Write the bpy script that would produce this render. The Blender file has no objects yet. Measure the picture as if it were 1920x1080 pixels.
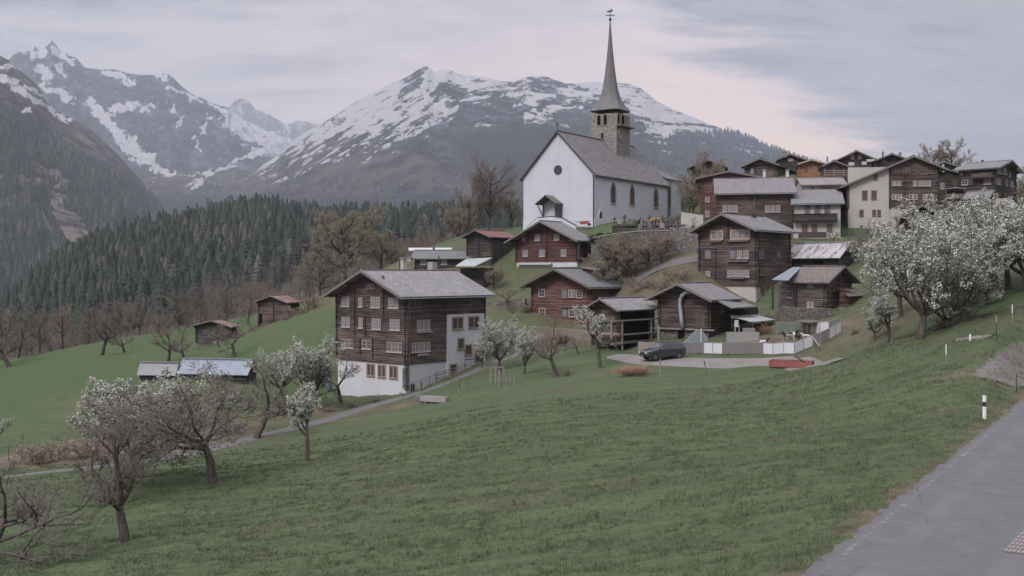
import bpy, math, random
import numpy as np
from mathutils import Vector, Matrix

# ------------------------------------------------------------------ camera
F = 1900.0          # focal length in photo pixels (photo 1920 wide)
HY = 515.0          # horizon row
S = bpy.context.scene
cam_d = bpy.data.cameras.new("camera"); cam = bpy.data.objects.new("camera", cam_d)
S.collection.objects.link(cam); S.camera = cam
cam.location = (0, 0, 0); cam.rotation_euler = (math.radians(90), 0, 0)
cam_d.sensor_width = 36.0; cam_d.lens = 36.0 * F / 1920
cam_d.shift_y = -(540 - HY) / 1920
cam_d.clip_start = 0.5; cam_d.clip_end = 60000

# ------------------------------------------------------------------ sky
SUN_EL, SUN_AZ = math.radians(43), math.radians(213)
W = bpy.data.worlds.new("World"); S.world = W; W.use_nodes = True
def build_world():
    nt = W.node_tree; nt.nodes.clear(); N = nt.nodes; L = nt.links
    out = N.new('ShaderNodeOutputWorld')
    sky = N.new('ShaderNodeTexSky'); sky.sky_type = 'NISHITA'; sky.sun_disc = False
    sky.sun_elevation = SUN_EL; sky.sun_rotation = SUN_AZ
    b1 = N.new('ShaderNodeBackground'); b1.inputs[1].default_value = 0.07
    L.new(sky.outputs[0], b1.inputs[0])
    tc = N.new('ShaderNodeTexCoord')
    sep = N.new('ShaderNodeSeparateXYZ'); L.new(tc.outputs['Generated'], sep.inputs[0])
    def M(op, a, b=None, clamp=False, c=None):
        m = N.new('ShaderNodeMath'); m.operation = op; m.use_clamp = clamp
        for i, v in enumerate((a, b, c)):
            if v is None: continue
            if isinstance(v, (int, float)): m.inputs[i].default_value = v
            else: L.new(v, m.inputs[i])
        return m.outputs[0]
    X, Y, Z = sep.outputs
    # cloud layer coordinates: the direction hits a flat deck overhead
    den = M('ADD', M('ABSOLUTE', Z), 0.22)
    cx = M('DIVIDE', X, den); cy = M('DIVIDE', Y, den)
    cmb = N.new('ShaderNodeCombineXYZ'); L.new(cx, cmb.inputs[0]); L.new(cy, cmb.inputs[1])
    def noise(scale, det, rough, vec, loc=(0, 0, 0), sc=(1, 1, 1), rot=0, dist=0.0):
        mp = N.new('ShaderNodeMapping'); mp.inputs['Location'].default_value = loc
        mp.inputs['Scale'].default_value = sc; mp.inputs['Rotation'].default_value = (0, 0, rot)
        L.new(vec, mp.inputs[0])
        n = N.new('ShaderNodeTexNoise'); n.inputs['Scale'].default_value = scale
        n.inputs['Detail'].default_value = det; n.inputs['Roughness'].default_value = rough
        n.inputs['Distortion'].default_value = dist
        L.new(mp.outputs[0], n.inputs['Vector']); return n.outputs[0]
    n1 = noise(0.9, 6, .55, cmb.outputs[0], loc=(3.1, 1.7, 0), sc=(1, 1.3, 1), rot=-0.5, dist=.4)
    n2 = noise(2.6, 6, .6, cmb.outputs[0], loc=(7.3, 2.2, 0), sc=(.7, 1.6, 1), rot=-0.35, dist=.7)
    # azimuth-ish and elevation-ish slopes (x/y, z/y)
    yy = M('MAXIMUM', Y, 0.15)
    u = M('DIVIDE', X, yy); v = M('DIVIDE', Z, yy)
    # pink break in the clouds: a wedge low on the right of centre running up to the left
    nn = M('ADD', M('MULTIPLY', M('SUBTRACT', n2, .5), .30), M('MULTIPLY', M('SUBTRACT', noise(7.5, 6, .65, cmb.outputs[0], loc=(4.4, .2, 0), sc=(.5, 1.8, 1), rot=-.5, dist=.9), .5), .22))
    nb = M('MULTIPLY', M('SUBTRACT', n1, .5), .10)
    # right-hand edge of the break: line from (u=.38,v=.13) to (u=.12,v=.27)
    e = M('SUBTRACT', M('SUBTRACT', .525, M('MULTIPLY', v, 1.42)), u)      # >0 left/below of the line
    e = M('ADD', M('ADD', e, nn), nb)
    right = N.new('ShaderNodeMapRange'); right.interpolation_type = 'SMOOTHSTEP'
    right.inputs[1].default_value = -.06; right.inputs[2].default_value = .085; L.new(e, right.inputs[0])
    left = N.new('ShaderNodeMapRange'); left.interpolation_type = 'SMOOTHSTEP'
    left.inputs[1].default_value = -.42; left.inputs[2].default_value = .24
    L.new(M('ADD', u, M('MULTIPLY', nn, .6)), left.inputs[0])
    low = N.new('ShaderNodeMapRange'); low.interpolation_type = 'SMOOTHSTEP'
    low.inputs[1].default_value = .46; low.inputs[2].default_value = .16; L.new(v, low.inputs[0])
    front = M('GREATER_THAN', Y, 0.16)
    glow = M('MULTIPLY', M('MULTIPLY', M('MULTIPLY', right.outputs[0], left.outputs[0]), low.outputs[0]), front)
    # cloud greys
    r1 = N.new('ShaderNodeValToRGB'); cr = r1.color_ramp
    cr.elements[0].position = .44; cr.elements[0].color = (.245, .272, .340, 1)
    cr.elements[1].position = .56; cr.elements[1].color = (.60, .55, .575, 1)
    n3 = noise(6.5, 6, .65, cmb.outputs[0], loc=(1.3, 5.2, 0), sc=(.6, 1.7, 1), rot=-.45, dist=.8)
    L.new(M('ADD', M('ADD', M('MULTIPLY', n1, .36), M('MULTIPLY', n2, .36)), M('MULTIPLY', n3, .28)), r1.inputs[0])
    rt = N.new('ShaderNodeMapRange'); rt.inputs[1].default_value = .10; rt.inputs[2].default_value = .42
    rt.inputs[3].default_value = 1.0; rt.inputs[4].default_value = .58; L.new(u, rt.inputs[0])
    hs = N.new('ShaderNodeVectorMath'); hs.operation = 'SCALE'; L.new(r1.outputs[0], hs.inputs[0]); L.new(rt.outputs[0], hs.inputs['Scale'])
    mx = N.new('ShaderNodeMix'); mx.data_type = 'RGBA'
    L.new(glow, mx.inputs[0]); L.new(hs.outputs[0], mx.inputs[6])
    gl = N.new('ShaderNodeMix'); gl.data_type = 'RGBA'
    gl.inputs[6].default_value = (.84, .70, .68, 1); gl.inputs[7].default_value = (1.34, .92, .66, 1)
    lo2 = N.new('ShaderNodeMapRange'); lo2.inputs[1].default_value = .26; lo2.inputs[2].default_value = .12; L.new(v, lo2.inputs[0])
    L.new(lo2.outputs[0], gl.inputs[0]); L.new(gl.outputs[2], mx.inputs[7])
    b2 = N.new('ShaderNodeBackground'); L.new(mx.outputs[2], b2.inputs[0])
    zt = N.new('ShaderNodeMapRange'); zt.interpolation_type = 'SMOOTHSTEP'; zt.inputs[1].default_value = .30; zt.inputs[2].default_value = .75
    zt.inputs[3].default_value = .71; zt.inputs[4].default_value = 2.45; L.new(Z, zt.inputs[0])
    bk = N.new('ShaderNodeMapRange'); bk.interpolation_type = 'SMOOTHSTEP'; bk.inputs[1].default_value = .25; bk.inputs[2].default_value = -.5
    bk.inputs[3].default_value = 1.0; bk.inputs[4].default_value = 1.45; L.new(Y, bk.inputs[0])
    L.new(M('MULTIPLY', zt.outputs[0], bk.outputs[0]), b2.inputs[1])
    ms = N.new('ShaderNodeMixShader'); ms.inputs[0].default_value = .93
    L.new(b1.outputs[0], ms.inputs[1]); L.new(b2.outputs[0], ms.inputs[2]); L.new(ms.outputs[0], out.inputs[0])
build_world()
sd = bpy.data.lights.new("sun", 'SUN'); sun = bpy.data.objects.new("sun", sd); S.collection.objects.link(sun)
sd.energy = 1.5; sd.angle = math.radians(14); sd.color = (1, .97, .93)
_dv = Vector((math.sin(SUN_AZ) * math.cos(SUN_EL), math.cos(SUN_AZ) * math.cos(SUN_EL), math.sin(SUN_EL)))
sun.rotation_euler = _dv.to_track_quat('Z', 'Y').to_euler(); sun.location = (0, 0, 60)
S.view_settings.view_transform = 'Standard'; S.view_settings.look = 'None'
S.view_settings.exposure = 0.84; S.view_settings.gamma = 1.0
S.render.engine = 'CYCLES'
S.cycles.use_denoising = True
S.cycles.max_bounces = 5; S.cycles.diffuse_bounces = 2; S.cycles.glossy_bounces = 2
S.cycles.transparent_max_bounces = 8; S.cycles.volume_bounces = 0; S.cycles.caustics_reflective = False

# ------------------------------------------------------------------ helpers
COL = S.collection
def P(px, py, d): return Vector(((px - 960) / F * d, d, -(py - HY) / F * d))
def tag(o, label=None, cat=None, group=None, kind=None):
    if label: o['label'] = label
    if cat: o['category'] = cat
    if group: o['group'] = group
    if kind: o['kind'] = kind
    return o
def empty(name, loc, label=None, cat=None, group=None, rz=0.0):
    o = bpy.data.objects.new(name, None); COL.objects.link(o)
    o.location = loc; o.rotation_euler = (0, 0, rz); o.empty_display_size = .3
    return tag(o, label, cat, group)
class MB:
    def __init__(s): s.v = []; s.f = []; s.uv = []; s.mi = []
    def add(s, vs, fs, uvs=None, mi=0):
        b = len(s.v); s.v.extend([tuple(p) for p in vs])
        for i, f in enumerate(fs):
            s.f.append(tuple(b + k for k in f)); s.mi.append(mi)
            s.uv.append(uvs[i] if uvs else [(0, 0)] * len(f))
    def quad(s, a, b, c, d, uv=None, mi=0): s.add([a, b, c, d], [(0, 1, 2, 3)], [uv] if uv else None, mi)
    def box(s, c, ax, ay, az, mi=0):
        """c centre, ax/ay/az half-extent vectors"""
        c = Vector(c); ax = Vector(ax); ay = Vector(ay); az = Vector(az)
        vs = [c + i * ax + j * ay + k * az for k in (-1, 1) for j in (-1, 1) for i in (-1, 1)]
        fs = [(0, 2, 3, 1), (4, 5, 7, 6), (0, 1, 5, 4), (2, 6, 7, 3), (0, 4, 6, 2), (1, 3, 7, 5)]
        lx, ly, lz = ax.length * 2, ay.length * 2, az.length * 2
        r = lambda w, h: [(0, 0), (w, 0), (w, h), (0, h)]
        s.add(vs, fs, [r(ly, lx), r(lx, ly), r(lx, lz), r(lz, lx), r(lz, ly), r(ly, lz)], mi)
    def slab(s, pts, th, uvs=None, mi=0):
        """polygon top surface pts (ccw from above) extruded down along z by th"""
        n = len(pts); top = [Vector(p) for p in pts]; bot = [p - Vector((0, 0, th)) for p in top]
        fs = [tuple(range(n)), tuple(range(2 * n - 1, n - 1, -1))] + [(i, n + i, n + (i + 1) % n, (i + 1) % n) for i in range(n)]
        u = uvs or [(p.x, p.y) for p in top]
        ul = [list(u), list(reversed(u))] + [[u[i], u[i], u[(i + 1) % n], u[(i + 1) % n]] for i in range(n)]
        s.add(top + bot, fs, ul, mi)
    def extr(s, pts, vec, mi=0):
        n = len(pts); a = [Vector(p) for p in pts]; b = [p + Vector(vec) for p in a]
        s.add(a + b, [tuple(range(n - 1, -1, -1)), tuple(range(n, 2 * n))] + [(i, (i + 1) % n, n + (i + 1) % n, n + i) for i in range(n)], None, mi)
    def tube(s, path, rad, n=5, mi=0, cap=False):
        b = len(s.v); m = len(path)
        path = [Vector(p) for p in path]
        ref = Vector((0.31, 0.17, 0.93))
        for i, p in enumerate(path):
            t = (path[min(i + 1, m - 1)] - path[max(i - 1, 0)])
            if t.length < 1e-6: t = Vector((0, 0, 1))
            t.normalize()
            a = t.cross(ref)
            if a.length < .15: a = t.cross(Vector((1, 0, 0)))
            a.normalize(); c = t.cross(a)
            r = rad[i] if hasattr(rad, '__len__') else rad
            for k in range(n):
                an = 2 * math.pi * k / n
                s.v.append(tuple(p + (a * math.cos(an) + c * math.sin(an)) * r))
        for i in range(m - 1):
            for k in range(n):
                k2 = (k + 1) % n
                s.f.append((b + i * n + k, b + i * n + k2, b + (i + 1) * n + k2, b + (i + 1) * n + k)); s.mi.append(mi)
                s.uv.append([(0, 0)] * 4)
        if cap:
            s.f.append(tuple(b + k for k in range(n - 1, -1, -1))); s.mi.append(mi); s.uv.append([(0, 0)] * n)
            s.f.append(tuple(b + (m - 1) * n + k for k in range(n))); s.mi.append(mi); s.uv.append([(0, 0)] * n)
    def lathe(s, c, prof, n=12, mi=0, rot=0.0, sx=1, sy=1):
        """prof list of (r,z)"""
        c = Vector(c); b = len(s.v)
        for r, z in prof:
            for k in range(n):
                a = 2 * math.pi * k / n + rot
                s.v.append((c.x + r * math.cos(a) * sx, c.y + r * math.sin(a) * sy, c.z + z))
        for i in range(len(prof) - 1):
            for k in range(n):
                k2 = (k + 1) % n
                s.f.append((b + i * n + k, b + i * n + k2, b + (i + 1) * n + k2, b + (i + 1) * n + k)); s.mi.append(mi)
                s.uv.append([(k, prof[i][1]), (k + 1, prof[i][1]), (k + 1, prof[i + 1][1]), (k, prof[i + 1][1])])
        s.f.append(tuple(b + k for k in range(n - 1, -1, -1))); s.mi.append(mi); s.uv.append([(0, 0)] * n)
        t = b + (len(prof) - 1) * n
        s.f.append(tuple(t + k for k in range(n))); s.mi.append(mi); s.uv.append([(0, 0)] * n)
    def mesh(s, name, mats, origin=(0, 0, 0), smooth=False):
        me = bpy.data.meshes.new(name); o = Vector(origin)
        if tuple(origin) != (0, 0, 0):
            s.v = [(p[0] - o.x, p[1] - o.y, p[2] - o.z) for p in s.v]
        me.from_pydata(s.v, [], s.f)
        mats = mats if isinstance(mats, (list, tuple)) else [mats]
        for m in mats: me.materials.append(m)
        if len(mats) > 1: me.polygons.foreach_set('material_index', s.mi)
        ul = me.uv_layers.new(name='UVMap')
        ul.data.foreach_set('uv', [c for f in s.uv for p in f for c in p])
        if smooth: me.polygons.foreach_set('use_smooth', [True] * len(me.polygons))
        me.update(); return me
    def build(s, name, mats, parent=None, origin=None, smooth=False):
        if origin is None: origin = parent_origin(parent)
        me = s.mesh(name, mats, origin, smooth)
        o = bpy.data.objects.new(name, me); COL.objects.link(o)
        if parent is not None: o.parent = parent
        else: o.location = origin
        return o
def parent_origin(p):
    """world position of a parent (things are never rotated when their parts are built)"""
    v = Vector((0, 0, 0))
    while p is not None: v = v + p.location; p = p.parent
    return v
def copy_tree(o, parent=None):
    c = o.copy(); COL.objects.link(c); c.parent = parent
    for ch in list(o.children): copy_tree(ch, c)
    return c

# ------------------------------------------------------------------ materials
def mat(name, base=None, rough=.85, spec=.3, metal=0.0):
    m = bpy.data.materials.new(name); m.use_nodes = True
    b = m.node_tree.nodes['Principled BSDF']
    if base: b.inputs['Base Color'].default_value = (*base, 1)
    b.inputs['Roughness'].default_value = rough; b.inputs['Specular IOR Level'].default_value = spec
    b.inputs['Metallic'].default_value = metal
    return m
class NT:
    def __init__(s, m): s.m = m; s.t = m.node_tree; s.N = s.t.nodes; s.L = s.t.links; s.b = s.N['Principled BSDF']
    def set(s, sock, v):
        if isinstance(v, (int, float)): sock.default_value = v
        elif isinstance(v, (tuple, list)): sock.default_value = (*v, 1) if len(v) == 3 and sock.type == 'RGBA' else v
        else: s.L.new(v, sock)
    def co(s, which='Object', scale=(1, 1, 1), rot=(0, 0, 0), loc=(0, 0, 0)):
        if which == 'World':
            g = s.N.new('ShaderNodeNewGeometry'); o = g.outputs['Position']
        else:
            t = s.N.new('ShaderNodeTexCoord'); o = t.outputs[which]
        m = s.N.new('ShaderNodeMapping'); m.inputs['Scale'].default_value = scale
        m.inputs['Rotation'].default_value = rot; m.inputs['Location'].default_value = loc
        s.L.new(o, m.inputs[0]); return m.outputs[0]
    def noise(s, vec, scale=1, det=4, rough=.55, dist=0, col=False):
        n = s.N.new('ShaderNodeTexNoise'); s.L.new(vec, n.inputs['Vector'])
        n.inputs['Scale'].default_value = scale; n.inputs['Detail'].default_value = det
        n.inputs['Roughness'].default_value = rough; n.inputs['Distortion'].default_value = dist
        return n.outputs[1 if col else 0]
    def ramp(s, fac, stops):
        r = s.N.new('ShaderNodeValToRGB'); e = r.color_ramp.elements
        while len(e) < len(stops): e.new(.5)
        for k, (p, c) in zip(e, stops):
            k.position = p; k.color = (*c, 1) if isinstance(c, tuple) else (c, c, c, 1)
        s.L.new(fac, r.inputs[0]); return r.outputs[0]
    def mr(s, v, a, b, c=0.0, d=1.0, smooth=False):
        r = s.N.new('ShaderNodeMapRange'); r.clamp = True
        if smooth: r.interpolation_type = 'SMOOTHSTEP'
        for i, x in enumerate((a, b, c, d)): r.inputs[i + 1].default_value = x
        s.set(r.inputs[0], v); return r.outputs[0]
    def mix(s, f, a, b, mode='MIX'):
        m = s.N.new('ShaderNodeMix'); m.data_type = 'RGBA'; m.blend_type = mode
        s.set(m.inputs[0], f); s.set(m.inputs[6], a); s.set(m.inputs[7], b); return m.outputs[2]
    def math(s, op, a, b=0.0, clamp=False):
        m = s.N.new('ShaderNodeMath'); m.operation = op; m.use_clamp = clamp
        s.set(m.inputs[0], a); s.set(m.inputs[1], b); return m.outputs[0]
    def sep(s, vec):
        n = s.N.new('ShaderNodeSeparateXYZ'); s.L.new(vec, n.inputs[0]); return n.outputs
    def attr(s, name):
        n = s.N.new('ShaderNodeAttribute'); n.attribute_name = name; return n.outputs
    def bump(s, h, dist=.02, strength=1.0):
        n = s.N.new('ShaderNodeBump'); n.inputs['Distance'].default_value = dist
        n.inputs['Strength'].default_value = strength
        s.L.new(h, n.inputs['Height']); s.L.new(n.outputs[0], s.b.inputs['Normal'])
    def col(s, c): s.set(s.b.inputs['Base Color'], c)

# ------------------------------------------------------------------ numpy noise
def _h(ix, iy, seed):
    n = (ix.astype(np.int64) * 374761393 + iy.astype(np.int64) * 668265263 + seed * 974634777) & 0xffffffff
    n = ((n ^ (n >> 13)) * 1274126177) & 0xffffffff
    n = (n ^ (n >> 16)) & 0xffffffff
    n = ((n * 2246822519) & 0xffffffff); n = n ^ (n >> 15)
    return (n & 0xffffff) / float(0xffffff)
def vnoise(x, y, seed=0):
    ix = np.floor(x); iy = np.floor(y); fx = x - ix; fy = y - iy
    fx = fx * fx * fx * (fx * (fx * 6 - 15) + 10); fy = fy * fy * fy * (fy * (fy * 6 - 15) + 10)
    a = _h(ix, iy, seed); b = _h(ix + 1, iy, seed); c = _h(ix, iy + 1, seed); d = _h(ix + 1, iy + 1, seed)
    return (a * (1 - fx) + b * fx) * (1 - fy) + (c * (1 - fx) + d * fx) * fy
def fbm(x, y, octv=5, seed=0, gain=.5, ridged=False):
    t = 0; amp = 1; tot = 0
    for o in range(octv):
        n = vnoise(x * 2 ** o + 17.3 * o, y * 2 ** o - 9.1 * o, seed + o)
        if ridged: n = 1 - np.abs(2 * n - 1)
        t = t + n * amp; tot += amp; amp *= gain
    return t / tot
def sstep(x, a, b):
    t = np.clip((x - a) / (b - a), 0, 1); return t * t * (3 - 2 * t)
def grid_mesh(name, X, Y, Z, mats, attrs=None, smooth=True, label=None, kind=None, cat=None):
    ny, nx = X.shape
    v = np.stack([X.ravel(), Y.ravel(), Z.ravel()], 1)
    i = np.arange(ny * nx).reshape(ny, nx)
    f = np.stack([i[:-1, :-1].ravel(), i[:-1, 1:].ravel(), i[1:, 1:].ravel(), i[1:, :-1].ravel()], 1)
    me = bpy.data.meshes.new(name)
    me.vertices.add(len(v)); me.vertices.foreach_set('co', v.ravel())
    me.loops.add(f.size); me.loops.foreach_set('vertex_index', f.ravel())
    me.polygons.add(len(f)); me.polygons.foreach_set('loop_start', np.arange(0, f.size, 4))
    me.update(calc_edges=True)
    me.polygons.foreach_set('use_smooth', np.full(len(f), smooth))
    for k, a in (attrs or {}).items():
        at = me.attributes.new(k, 'FLOAT', 'POINT'); at.data.foreach_set('value', a.ravel().astype(np.float32))
    me.materials.append(mats)
    o = bpy.data.objects.new(name, me); COL.objects.link(o)
    return tag(o, label, cat, None, kind)
def tri_mesh(name, v, f, mats, attrs=None):
    """numpy triangles / quads"""
    me = bpy.data.meshes.new(name); k = f.shape[1]
    me.vertices.add(len(v)); me.vertices.foreach_set('co', v.astype(np.float32).ravel())
    me.loops.add(f.size); me.loops.foreach_set('vertex_index', f.astype(np.int32).ravel())
    me.polygons.add(len(f)); me.polygons.foreach_set('loop_start', np.arange(0, f.size, k))
    for kk, a in (attrs or {}).items():
        at = me.attributes.new(kk, 'FLOAT', 'POINT'); at.data.foreach_set('value', a.astype(np.float32))
    me.update(calc_edges=True)
    for m in (mats if isinstance(mats, (list, tuple)) else [mats]): me.materials.append(m)
    return me
# ------------------------------------------------------------------ near terrain (measured spot heights)
CTL = [(1480,1080,21.2),(1700,890,31.9),(1920,740,53.2),(960,1080,26),(960,1000,32),(960,900,42),(960,800,60),(960,745,78),(960,705,95),
(237,1020,38),(0,1080,34),(0,960,50),(0,895,68),(240,900,56),(400,905,52),(575,865,62),(700,800,80),(650,900,50),(800,1000,33.5),
(640,750,98),(765,738,102),(645,742,110),(300,862,74),(520,812,82),(640,780,91),(900,690,106),(960,665,112),
(815,752,88),(1045,715,90),(1180,690,90),(1235,682,92),(1490,693,85),(1300,667,95),(1480,663,91),(1575,637,90),(1560,680,88),
(1300,760,66),(1300,850,45),(1300,1000,28),(1600,800,50),(1845,785,45),(1600,740,62),(1700,700,60),(1774,682,54),(1868,632,60),
(1715,637,70),(1898,602,66),(1920,560,75),(1620,620,88),(1640,592,95),(1600,587,103),(1500,592,106),(1416,586,116),(1310,565,118),
(1350,625,104),(1500,627,98),(1230,645,104),(1110,650,108),(1000,640,118),(1110,620,124),(1150,525,130),(1240,520,122),(1000,520,139),
(940,560,135),(925,600,128),(870,503,150),(765,505,152),(600,592,135),(615,612,125),(470,672,120),(525,606,150),(400,655,142),
(300,700,114),(250,730,106),(440,722,100),(100,830,88),(20,852,84),(-200,862,84),(200,785,92),(0,762,110),(0,692,150),(140,652,165),
(250,630,178),(330,622,178),(450,617,172),(-250,720,160),(1260,492,128),(1310,482,124),(1115,427,149),(1040,430,152),(975,436,158),(1200,428,141),
(1270,424,141),(1250,410,167),(1205,414,158),(1290,402,176),(1230,420,150),(1330,398,165),(920,436,168),(860,442,172),(700,525,200),(630,548,190),(1480,452,141),(1540,449,140),(1480,482,129),(1620,472,126),
(1620,525,112),(1680,442,145),(1760,432,132),(1850,402,150),(1800,475,105),(1920,445,112),(1920,505,88),(1400,337,178),(1380,432,147),
(1300,337,182),(1560,337,172),(1700,332,186),(1900,372,167),(1500,345,260),(1900,380,260),(1280,400,205),(1150,425,225),(960,452,235),
(850,474,245),(600,565,255),(300,650,245),(0,735,235),(2100,700,48),(2100,500,90),(2100,380,160),(2100,1300,18)]
_c = np.array([[(px - 960) / F * d, d, -(py - HY) / F * d] for px, py, d in CTL] +
              [(-6, 4, -6.4), (10, 4, -6.3), (-25, 6, -8.5), (25, 10, -6.0), (45, 30, -5.6), (60, 45, -4.0), (-60, 20, -12), (-80, 60, -15), (-120, 120, -18), (110, 100, 3), (0, -20, -6.3)])
_K = lambda r: -np.sqrt(r * r + 25.0)
def _solve():
    n = len(_c); R = np.hypot(_c[:, None, 0] - _c[None, :, 0], _c[:, None, 1] - _c[None, :, 1])
    A = np.zeros((n + 3, n + 3)); A[:n, :n] = _K(R) + 0.9 * np.eye(n)
    A[:n, n] = 1; A[:n, n + 1] = _c[:, 0]; A[:n, n + 2] = _c[:, 1]; A[n:, :n] = A[:n, n:].T
    b = np.zeros(n + 3); b[:n] = _c[:, 2]
    return np.linalg.solve(A, b)
_w = _solve()
RU = Vector((21.1, 32.0)).normalized()      # road direction (plan)
RP = Vector((5.8, 21.0))                     # point on its left edge
ZR = -6.3
def h0(x, y):
    x = np.asarray(x, float); y = np.asarray(y, float); sh = np.broadcast(x, y).shape
    x = np.broadcast_to(x, sh).ravel(); y = np.broadcast_to(y, sh).ravel(); out = np.empty(len(x))
    for i in range(0, len(x), 40000):
        xx = x[i:i + 40000]; yy = y[i:i + 40000]
        R = np.hypot(xx[:, None] - _c[None, :, 0], yy[:, None] - _c[None, :, 1])
        out[i:i + 40000] = _K(R) @ _w[:-3] + _w[-3] + _w[-2] * xx + _w[-1] * yy
    # road bed
    s = (x - RP.x) * RU.y - (y - RP.y) * RU.x      # signed distance right of the left edge
    t = (x - RP.x) * RU.x + (y - RP.y) * RU.y
    k = sstep(s, -3.0, -.15) * (1 - sstep(s, 5.2, 9.0)) * (1 - sstep(t, 45, 60))
    out = out * (1 - k) + (ZR - .06) * k
    pc = P(1488, 690, 85); kk = 1 - sstep(np.hypot((x - pc.x) * .8, y - pc.y), 2.6, 5.5); out = out * (1 - kk) + (pc.z - .02) * kk
    return out.reshape(sh)
def H(x, y): return float(h0(np.array([x]), np.array([y]))[0])
_dd = np.concatenate([np.arange(14, 120, .25), np.arange(120, 300, .5)])
def hit(px, py, dmin=14):
    """first point of the ground on the sight line through a photo pixel"""
    dd = _dd[_dd >= dmin]
    x = (px - 960) / F * dd; z = -(py - HY) / F * dd; g = h0(x, dd)
    k = np.argmax(g >= z)
    if not (g >= z).any(): k = len(dd) - 1
    return Vector((float(x[k]), float(dd[k]), float(g[k])))
# paths, given as photo pixels on the ground
def gpath(pts, **k): return [hit(px, py, **k) for px, py in pts]
PATH1 = gpath([(-60, 905), (60, 889), (180, 876), (300, 862), (400, 842), (520, 811), (590, 794), (660, 772), (740, 750), (800, 732), (860, 709), (905, 690), (950, 670), (1000, 655)])
TRACK = gpath([(1150, 668), (1240, 679), (1330, 681), (1420, 683), (1500, 682), (1570, 679)])
def seg_dist(x, y, path):
    d = np.full(x.shape, 1e9)
    for a, b in zip(path[:-1], path[1:]):
        ex, ey = b.x - a.x, b.y - a.y; t = np.clip(((x - a.x) * ex + (y - a.y) * ey) / (ex * ex + ey * ey + 1e-9), 0, 1)
        d = np.minimum(d, np.hypot(x - a.x - t * ex, y - a.y - t * ey))
    return d
m_grass = mat("grass_ground", rough=.95, spec=.15)
def _grass():
    n = NT(m_grass); p = n.co('World')
    big = n.noise(p, .045, 4, .6); mid = n.noise(p, .45, 5, .65); fine = n.noise(p, 5.0, 5, .75)
    st = n.noise(n.co('World', scale=(.10, 1.1, .1), rot=(0, 0, -.25)), 1.0, 5, .7, .6)
    c = n.ramp(fine, [(.28, (.036, .048, .024)), (.5, (.068, .092, .046)), (.74, (.110, .140, .076))])
    mow = n.noise(n.co('World', scale=(.06, 1.0, .05), rot=(0, 0, -.42)), 1.6, 3, .5)
    c = n.mix(n.mr(mow, .46, .56, 0, .28), c, (.125, .150, .075))
    br = n.ramp(fine, [(.3, (.055, .042, .028)), (.7, (.155, .122, .085))])
    f = n.math('ADD', n.math('MULTIPLY', mid, .5), n.math('MULTIPLY', st, .5))
    f = n.mr(n.math('ADD', f, n.math('MULTIPLY', n.math('SUBTRACT', big, .5), .5)), .50, .66, 0, .6, True)
    c = n.mix(f, c, br)
    gm = n.mix(n.attr('lush')[2], c, n.ramp(fine, [(.3, (.040, .060, .024)), (.7, (.092, .128, .056))]))
    dirt = n.mix(n.attr('dirt')[2], gm, n.ramp(mid, [(.3, (.07, .052, .038)), (.7, (.20, .15, .11))]))
    n.col(dirt); n.bump(n.math('ADD', fine, n.math('MULTIPLY', st, 1.2)), .10, .8)
_grass()
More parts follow.
